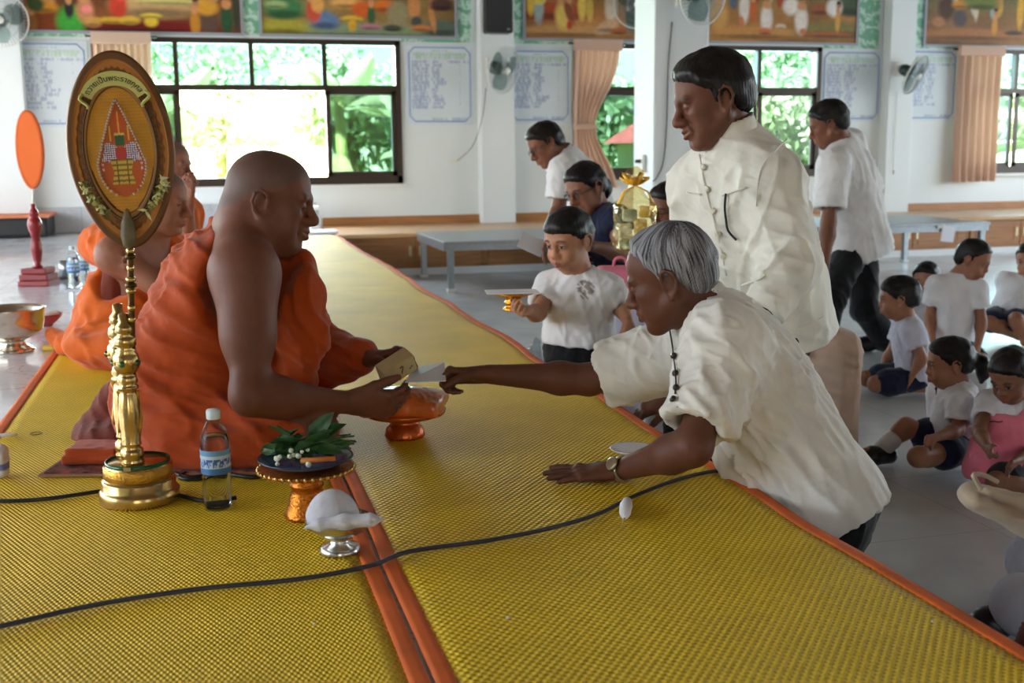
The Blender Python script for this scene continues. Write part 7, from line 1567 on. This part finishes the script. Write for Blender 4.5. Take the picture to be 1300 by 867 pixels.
# ---- man walking away in the white shirt
j = dict(hip=J(1088, 300, 6.6), neck=J(1068, 182, 6.5), fwd=(-.92, .4, 0), head=J(1052, 158, 6.47), hf=(-.9, .25, -.35), hu=(-.3, 0, 1))
j.update(shL=J(1058, 212, 6.35), elL=J(1052, 282, 6.3), wrL=J(1046, 338, 6.22), elR=J(1112, 262, 6.8), wrR=J(1098, 318, 6.72))
j.update(knL=J(1054, 378, 6.4), anL=jfloor(1040, 450, 6.35, .09), knR=J(1098, 392, 6.66), anR=jfloor(1122, 455, 6.75, .09)); j['toeL'] = j['anL'] + A_([-.2, .03, -.06]); j['toeR'] = j['anR'] + A_([-.18, .03, -.06])
P = Person('person', 'man in a loose white shirt and black trousers striding past the children', A_([j['hip'][0], 6.6, 0]))
r = figure(P, j, 1.0, srgb(118, 74, 54), 1.0, dict(style='short', t=.014), dict(m=M_WSHIRT, sleeve=.75, r0=.088, r1=.09, hem=.1, hemr=.19, infl=.028, collar=.03, collar_r=.07, vs=.012, flat=.9), dict(kind='trousers', m=M_BLKCL, cuff=.085), .013, .007, False, dict(L=dict(d=(-.1, 0, -1), back=(0, -1, 0))), LIP); shoes(P, j, 'L', M_LTH, 1); shoes(P, j, 'R', M_LTH, 1)
# ---- squatting person in beige trousers, mostly hidden
j = dict(hip=J(1000, 520, 4.25), neck=J(985, 372, 4.2), fwd=(.8, -.4, 0), head=J(980, 325, 4.18), hf=(.8, -.5, -.2), hu=(0, 0, 1))
j.update(elR=J(1005, 440, 4.1), wrR=J(1030, 470, 4.05), elL=J(1000, 430, 4.4), wrL=J(1040, 440, 4.25), knR=J(1064, 448, 4.02), anR=jfloor(1056, 600, 4.0, .09), knL=J(1050, 452, 4.3), anL=jfloor(1040, 600, 4.3, .09)); j['toeR'] = j['anR'] + A_([.02, -.16, -.06]); j['toeL'] = j['anL'] + A_([.02, -.16, -.06])
P = Person('person', 'person in beige trousers squatting behind the kneeling man, knee raised', A_([j['hip'][0], 4.25, 0]))
r = figure(P, j, 1.0, SK_JKT, 1.0, dict(style='short'), dict(m=M_WSHIRT, sleeve=.7, r0=.08, r1=.08, hem=.03, vs=.013), dict(kind='trousers', m=M_BEIGE, cuff=.085, vs=.009, folds=[(J(1062, 450, 4.0), .2, (.3, 0, 1), .04, .012)]), .014, .008, False, None, LIP)
# ---- kneeling and sitting children
def kneel(j, d, kx, ax, z=.07, dy=.07, s=.62):
    for sd, sg in (('R', 1), ('L', -1)): j['kn' + sd] = Z3(kx, d + sg * dy, z); j['an' + sd] = Z3(ax, d + sg * dy, .045); j['toe' + sd] = Z3(ax + (.08 if ax > kx else -.08), d + sg * dy, .03)
    return j
d = 5.55; j = dict(hip=J(1163, 474, d), neck=J(1150, 404, d), fwd=(-.95, .2, 0), head=J(1141, 380, d - .03), hf=(-.95, .3, -.05), hu=(0, 0, 1)); kneel(j, d, J(1106, 492, d)[0], J(1178, 500, d)[0])
j.update(shL=J(1158, 419, d - .1), elL=J(1170, 455, d - .14), wrL=J(1158, 490, d - .12), elR=J(1130, 450, d + .12), wrR=J(1120, 480, d + .1))
child('kneeling boy with a bowl haircut in lavender shirt and navy shorts', j, .62, .84, 'bowl', M_LAV, dict(kind='shorts', m=M_NAVY, len=.72, r=.11), SK_KID2, thick=.018)
d = 6.5; j = dict(hip=J(1180, 432, d), neck=J(1178, 384, d), fwd=(-.5, -.85, 0), head=J(1176, 357, d - .03), hf=(-.55, -.8, -.1), hu=(0, 0, 1)); kneel(j, d - .1, J(1160, 450, d)[0], J(1185, 455, d)[0])
j.update(elL=J(1195, 420, d), wrL=J(1188, 440, d - .1), elR=J(1160, 420, d), wrR=J(1165, 440, d - .1))
child('crouching boy with short black hair peeking between two other boys', j, .6, .82, 'short', M_WKID, dict(kind='shorts', m=M_NAVY, len=.8), SK_KID, thick=.014)
d = 6.2; j = dict(hip=J(1208, 440, d), neck=J(1216, 352, d), fwd=(.55, -.8, 0), head=J(1235, 330, d - .05), hf=(.75, -.55, -.35), hu=(.2, -.1, 1), sw=.165); kneel(j, d - .05, J(1232, 452, d)[0], J(1180, 455, d)[0])
j.update(shR=J(1188, 362, d - .02), elR=J(1180, 402, d), wrR=J(1184, 430, d - .1), shL=J(1240, 366, d - .05), elL=J(1246, 408, d - .08), wrL=J(1242, 436, d - .12))
child('boy in a white polo shirt kneeling upright and turning his head', j, .68, .86, 'short', M_WKID, dict(kind='shorts', m=M_BLKCL, len=.8), srgb(150, 102, 78), thick=.009, collar=.035)
d = 7.2; j = dict(hip=J(1280, 402, d), neck=J(1300, 356, d), fwd=(-.5, -.8, 0), head=J(1306, 330, d), hf=(-.6, -.7, -.2), hu=(0, 0, 1))
j.update(knR=J(1256, 410, d - .25), anR=jfloor(1290, 428, d - .2, .05), knL=J(1290, 405, d - .3), anL=jfloor(1300, 425, d - .35, .05), elL=J(1312, 392, d - .1), wrL=J(1300, 410, d - .25), elR=J(1280, 388, d + .1), wrR=J(1272, 405, d - .2)); j['toeR'] = j['anR'] + A_([.08, -.05, -.01]); j['toeL'] = j['anL'] + A_([.08, -.05, -.01])
child('child in white shirt and navy shorts seated cross legged near the cabinets', j, .66, .84, 'short', M_WKID, dict(kind='shorts', m=M_NAVY, len=.75, r=.11), SK_KID2)
# girl with pony tail, one leg stretched out
d = 4.25; j = dict(hip=J(1212, 572, d), neck=J(1216, 492, d), fwd=(-.9, -.3, 0), head=J(1205, 462, d), hf=(-.92, .1, -.1), hu=(0, 0, 1))
j.update(shL=J(1222, 512, d - .1), elL=J(1216, 546, d - .14), wrL=J(1186, 556, d - .26), elR=J(1195, 545, d + .12), wrR=J(1185, 570, d + .1), knR=J(1150, 542, d + .06), anR=J(1122, 572, d + .03), knL=J(1166, 580, d - .26), anL=J(1200, 592, d - .06))
j['anR'][2] = .07; j['knL'][2] = max(.07, j['knL'][2]); j['anL'][2] = .05; j['toeR'] = J(1092, 582, d - .02); j['toeR'][2] = .06; j['toeL'] = j['anL'] + A_([.08, .02, -.01])
GIRL, GR = child('girl with a ponytail in white sailor shirt, one sock foot stretched out', j, .58, .785, 'pony', M_WKID, dict(kind='shorts', m=M_NAVY, len=.45, r=.12), SK_KID2, sleeve=.7, vs=.009, hvs=.005, hem=.03, r0=.08, r1=.092)
S = SDF(); S.cone(mid(j['knR'], j['anR'], .62), j['anR'], .037, .035, .01); S.ball(j['anR'] - A_([0, 0, .012]), .036, .01); V, Q = S.arrays(.007); GIRL.add('sock', V, Q, M_SOCK)
S = SDF(); S.chain([j['anR'] + A_([.02, 0, -.03]), mid(j['anR'], j['toeR'], .5) - A_([0, 0, .02]), j['toeR'] - A_([0, 0, .015])], [.034, .036, .028], .02); S.cut((0, 0, .006), (0, 0, -1)); V, Q = S.arrays(.007); GIRL.add('shoe', V, Q, M_LTH)
S = SDF(); f_, l_, u_ = GR['f'], GR['l'], GR['u']; nk = j['neck']; S.chain([nk + f_ * .075 - u_ * .1, nk + l_ * .055 + f_ * .05 - u_ * .01, nk + l_ * .085 - f_ * .03 - u_ * .02, nk + l_ * .07 - f_ * .085 - u_ * .07], [.008] * 4, .006); S.chain([nk + f_ * .075 - u_ * .1, nk - l_ * .055 + f_ * .05 - u_ * .01, nk - l_ * .085 - f_ * .03 - u_ * .02], [.008] * 3, .006); V, Q = S.arrays(.005); GIRL.add('sailor_trim', V, Q, M_NAVY, None, GR['shirt'])
# girl in the pink apron
d = 3.98; j = dict(hip=J(1284, 586, d), neck=J(1290, 506, d), fwd=(-.75, -.6, 0), head=J(1284, 478, d - .05), hf=(-.7, -.55, -.45), hu=(-.3, -.2, 1))
j.update(shL=J(1318, 525, d - .05), elL=J(1322, 566, d - .1), wrL=J(1290, 585, d - .25), elR=J(1243, 548, d - .1), wrR=J(1254, 570, d - .3), knR=J(1236, 588, d - .16), anR=jfloor(1280, 600, d - .22, .05), knL=J(1290, 596, d - .34), anL=jfloor(1262, 605, d - .3, .05))
kneel(j, d - .1, J(1238, 590, d)[0], J(1300, 600, d)[0], .075, .09)
PG, PR = child('girl in a pink apron over a white blouse sitting cross legged', j, .575, .78, 'pony', M_WKID, dict(kind='shorts', m=M_BLKCL, len=.75, r=.105), srgb(128, 84, 62), sleeve=.6, vs=.009, hvs=.005, hem=.03)
S = SDF(); torso_sdf(S, j['hip'], j['neck'], j['fwd'], .575, .034, .02); f_, l_, u_ = PR['f'], PR['l'], PR['u']; S.cone(mid(j['hip'], j['neck'], .4) + f_ * .02, j['hip'] + f_ * .07 - u_ * .02, .11, .13, .05); S.cut(j['neck'] - u_ * .045, u_); S.cut(j['hip'] - u_ * .05, -u_)
for sg in (-1, 1): S.cone(j['neck'] + l_ * sg * .13 - u_ * .03, j['neck'] + l_ * sg * .13 - u_ * .09, .05, .05, .01, True); S.chain([j['neck'] + l_ * sg * .062 + f_ * .07 - u_ * .05, j['neck'] + l_ * sg * .066 - u_ * .0, j['neck'] + l_ * sg * .062 - f_ * .06 - u_ * .05], [.018] * 3, .01)
V, Q = S.arrays(.008); V = folds(V, Q, [(j['hip'], .18, l_ + .3 * u_, .035, .007)], .004, .06); V[:, 2] = np.maximum(V[:, 2], .002); PG.add('vest', V, Q, M_PINK)
PG.mb('name_stitching', MB().tube([tuple(PG.hit('vest', x, y, .002)[0]) for x, y in ((1256, 536), (1262, 535), (1268, 536), (1273, 535))], .0022, 5), MATS['black_ink'])
# bowing child by the platform edge
d = 2.12; inv_ = np.linalg.inv(_RZ); rm = lambda u_, v_, z_: inv_ @ A_([u_, v_, z_])
d = 2.76; j = dict(hip=J(1338, 790, d), neck=J(1348, 676, d), fwd=(-.95, .2, 0), head=J(1350, 622, d), hf=(-.9, .3, -.2), hu=(0, 0, 1))
j.update(elL=J(1352, 740, d - .1), wrL=J(1340, 790, d - .15), elR=J(1350, 740, d + .2), wrR=J(1330, 790, d + .15), knL=J(1294, 798, d - .1), anL=jfloor(1272, 800, d - .08, .06), knR=J(1310, 780, d + .2), anR=jfloor(1330, 790, d + .2, .05)); j['toeL'] = jfloor(1248, 800, d - .08, .05); j['toeR'] = j['anR'] + A_([.08, 0, -.01])
for q in ('knL', 'knR'): j[q][2] = .1
LC, LR = child('child in pale lavender shirt sitting low beyond the platform edge, black shoe showing', j, .66, .84, 'bowl', M_LAV, dict(kind='shorts', m=M_LAV, len=.95, r=.12), SK_KID2, thick=.016, collar=None)
shoes(LC, j, 'L', M_LTH, .85)
# person in dark red, only the near edge in view, reaching out with a beige bag
j = dict(hip=J(1450, 900, 2.05), neck=J(1440, 740, 2.0), fwd=(-.8, .5, 0), head=J(1450, 690, 1.98), hf=(-.8, .5, -.1), hu=(0, 0, 1), sw=.15)
j['hip'][2] = .25; j['neck'][2] = .62; j['head'][2] = .75
j.update(shL=J(1405, 790, 1.93), elL=J(1346, 838, 1.86), wrL=J(1362, 900, 1.8), elR=J(1440, 770, 2.2), wrR=J(1392, 700, 2.25)); gh = to_room(j['hip']); j['knL'] = rm(gh[0] - .1, gh[1] - .12, .08); j['knR'] = rm(gh[0] - .1, gh[1] + .12, .08); j['anL'] = rm(gh[0] + .15, gh[1] - .12, .05); j['anR'] = rm(gh[0] + .15, gh[1] + .12, .05); j['toeL'] = rm(gh[0] + .22, gh[1] - .12, .04); j['toeR'] = rm(gh[0] + .22, gh[1] + .12, .04)
P = Person('person', 'person in a dark red top kneeling by the platform edge', A_([j['hip'][0], j['hip'][1], 0]))
r = figure(P, j, .8, SK_JKT, .92, dict(style='short'), dict(m=M_DRED, sleeve=1.6, r0=.085, r1=.085, hem=.1, vs=.012), dict(kind='trousers', m=M_NAVY), .013, .008, False, dict(R=dict(d=(-1, 0, -.1), back=(0, .3, 1), curl=(40, 45, 25), thumb=(25, 10), tw=40)), LIP)
c_ = J(1283, 658, 2.25); t = thing('cloth_bag', 'soft beige folded cloth bag held out over the grey floor', 'bag', tuple(to_room(c_)), -YAW)
S = SDF(); q0 = J(1234, 634, 2.25) - c_; q1 = J(1338, 678, 2.25) - c_; S.cone(q0, q1, .02, .034, .02, sq=((0, 1, 0), 1.6)); S.cone(q0 + A_([.01, .03, .006]), q1 + A_([0, .05, .02]), .016, .03, .03); S.cone(q0 + A_([.03, 0, .02]), q1 + A_([0, -.01, .045]), .012, .018, .01); S.cone(q0 + A_([.05, -.05, .014]), q1 + A_([0, -.06, .02]), .005, .006, .008, True)
V, Q = S.arrays(.006); V = folds(V, Q, [((0, 0, 0), .15, (.2, 0, 1), .03, .005)], .004, .04); link('bag_body', mesh_np('cloth_bag', V, Q), cloth_mat('beige_canvas', srgb(186, 168, 146)), t)
MB().tube(smooth_pts([tuple(q0 + A_([.02, 0, .02])), tuple(q0 + A_([.0, .0, .05])), tuple(q0 + A_([.03, .02, .045])), tuple(q0 + A_([.06, .02, .03]))], 5), .005, 6).build('strap', MATS['beige_canvas'], t)
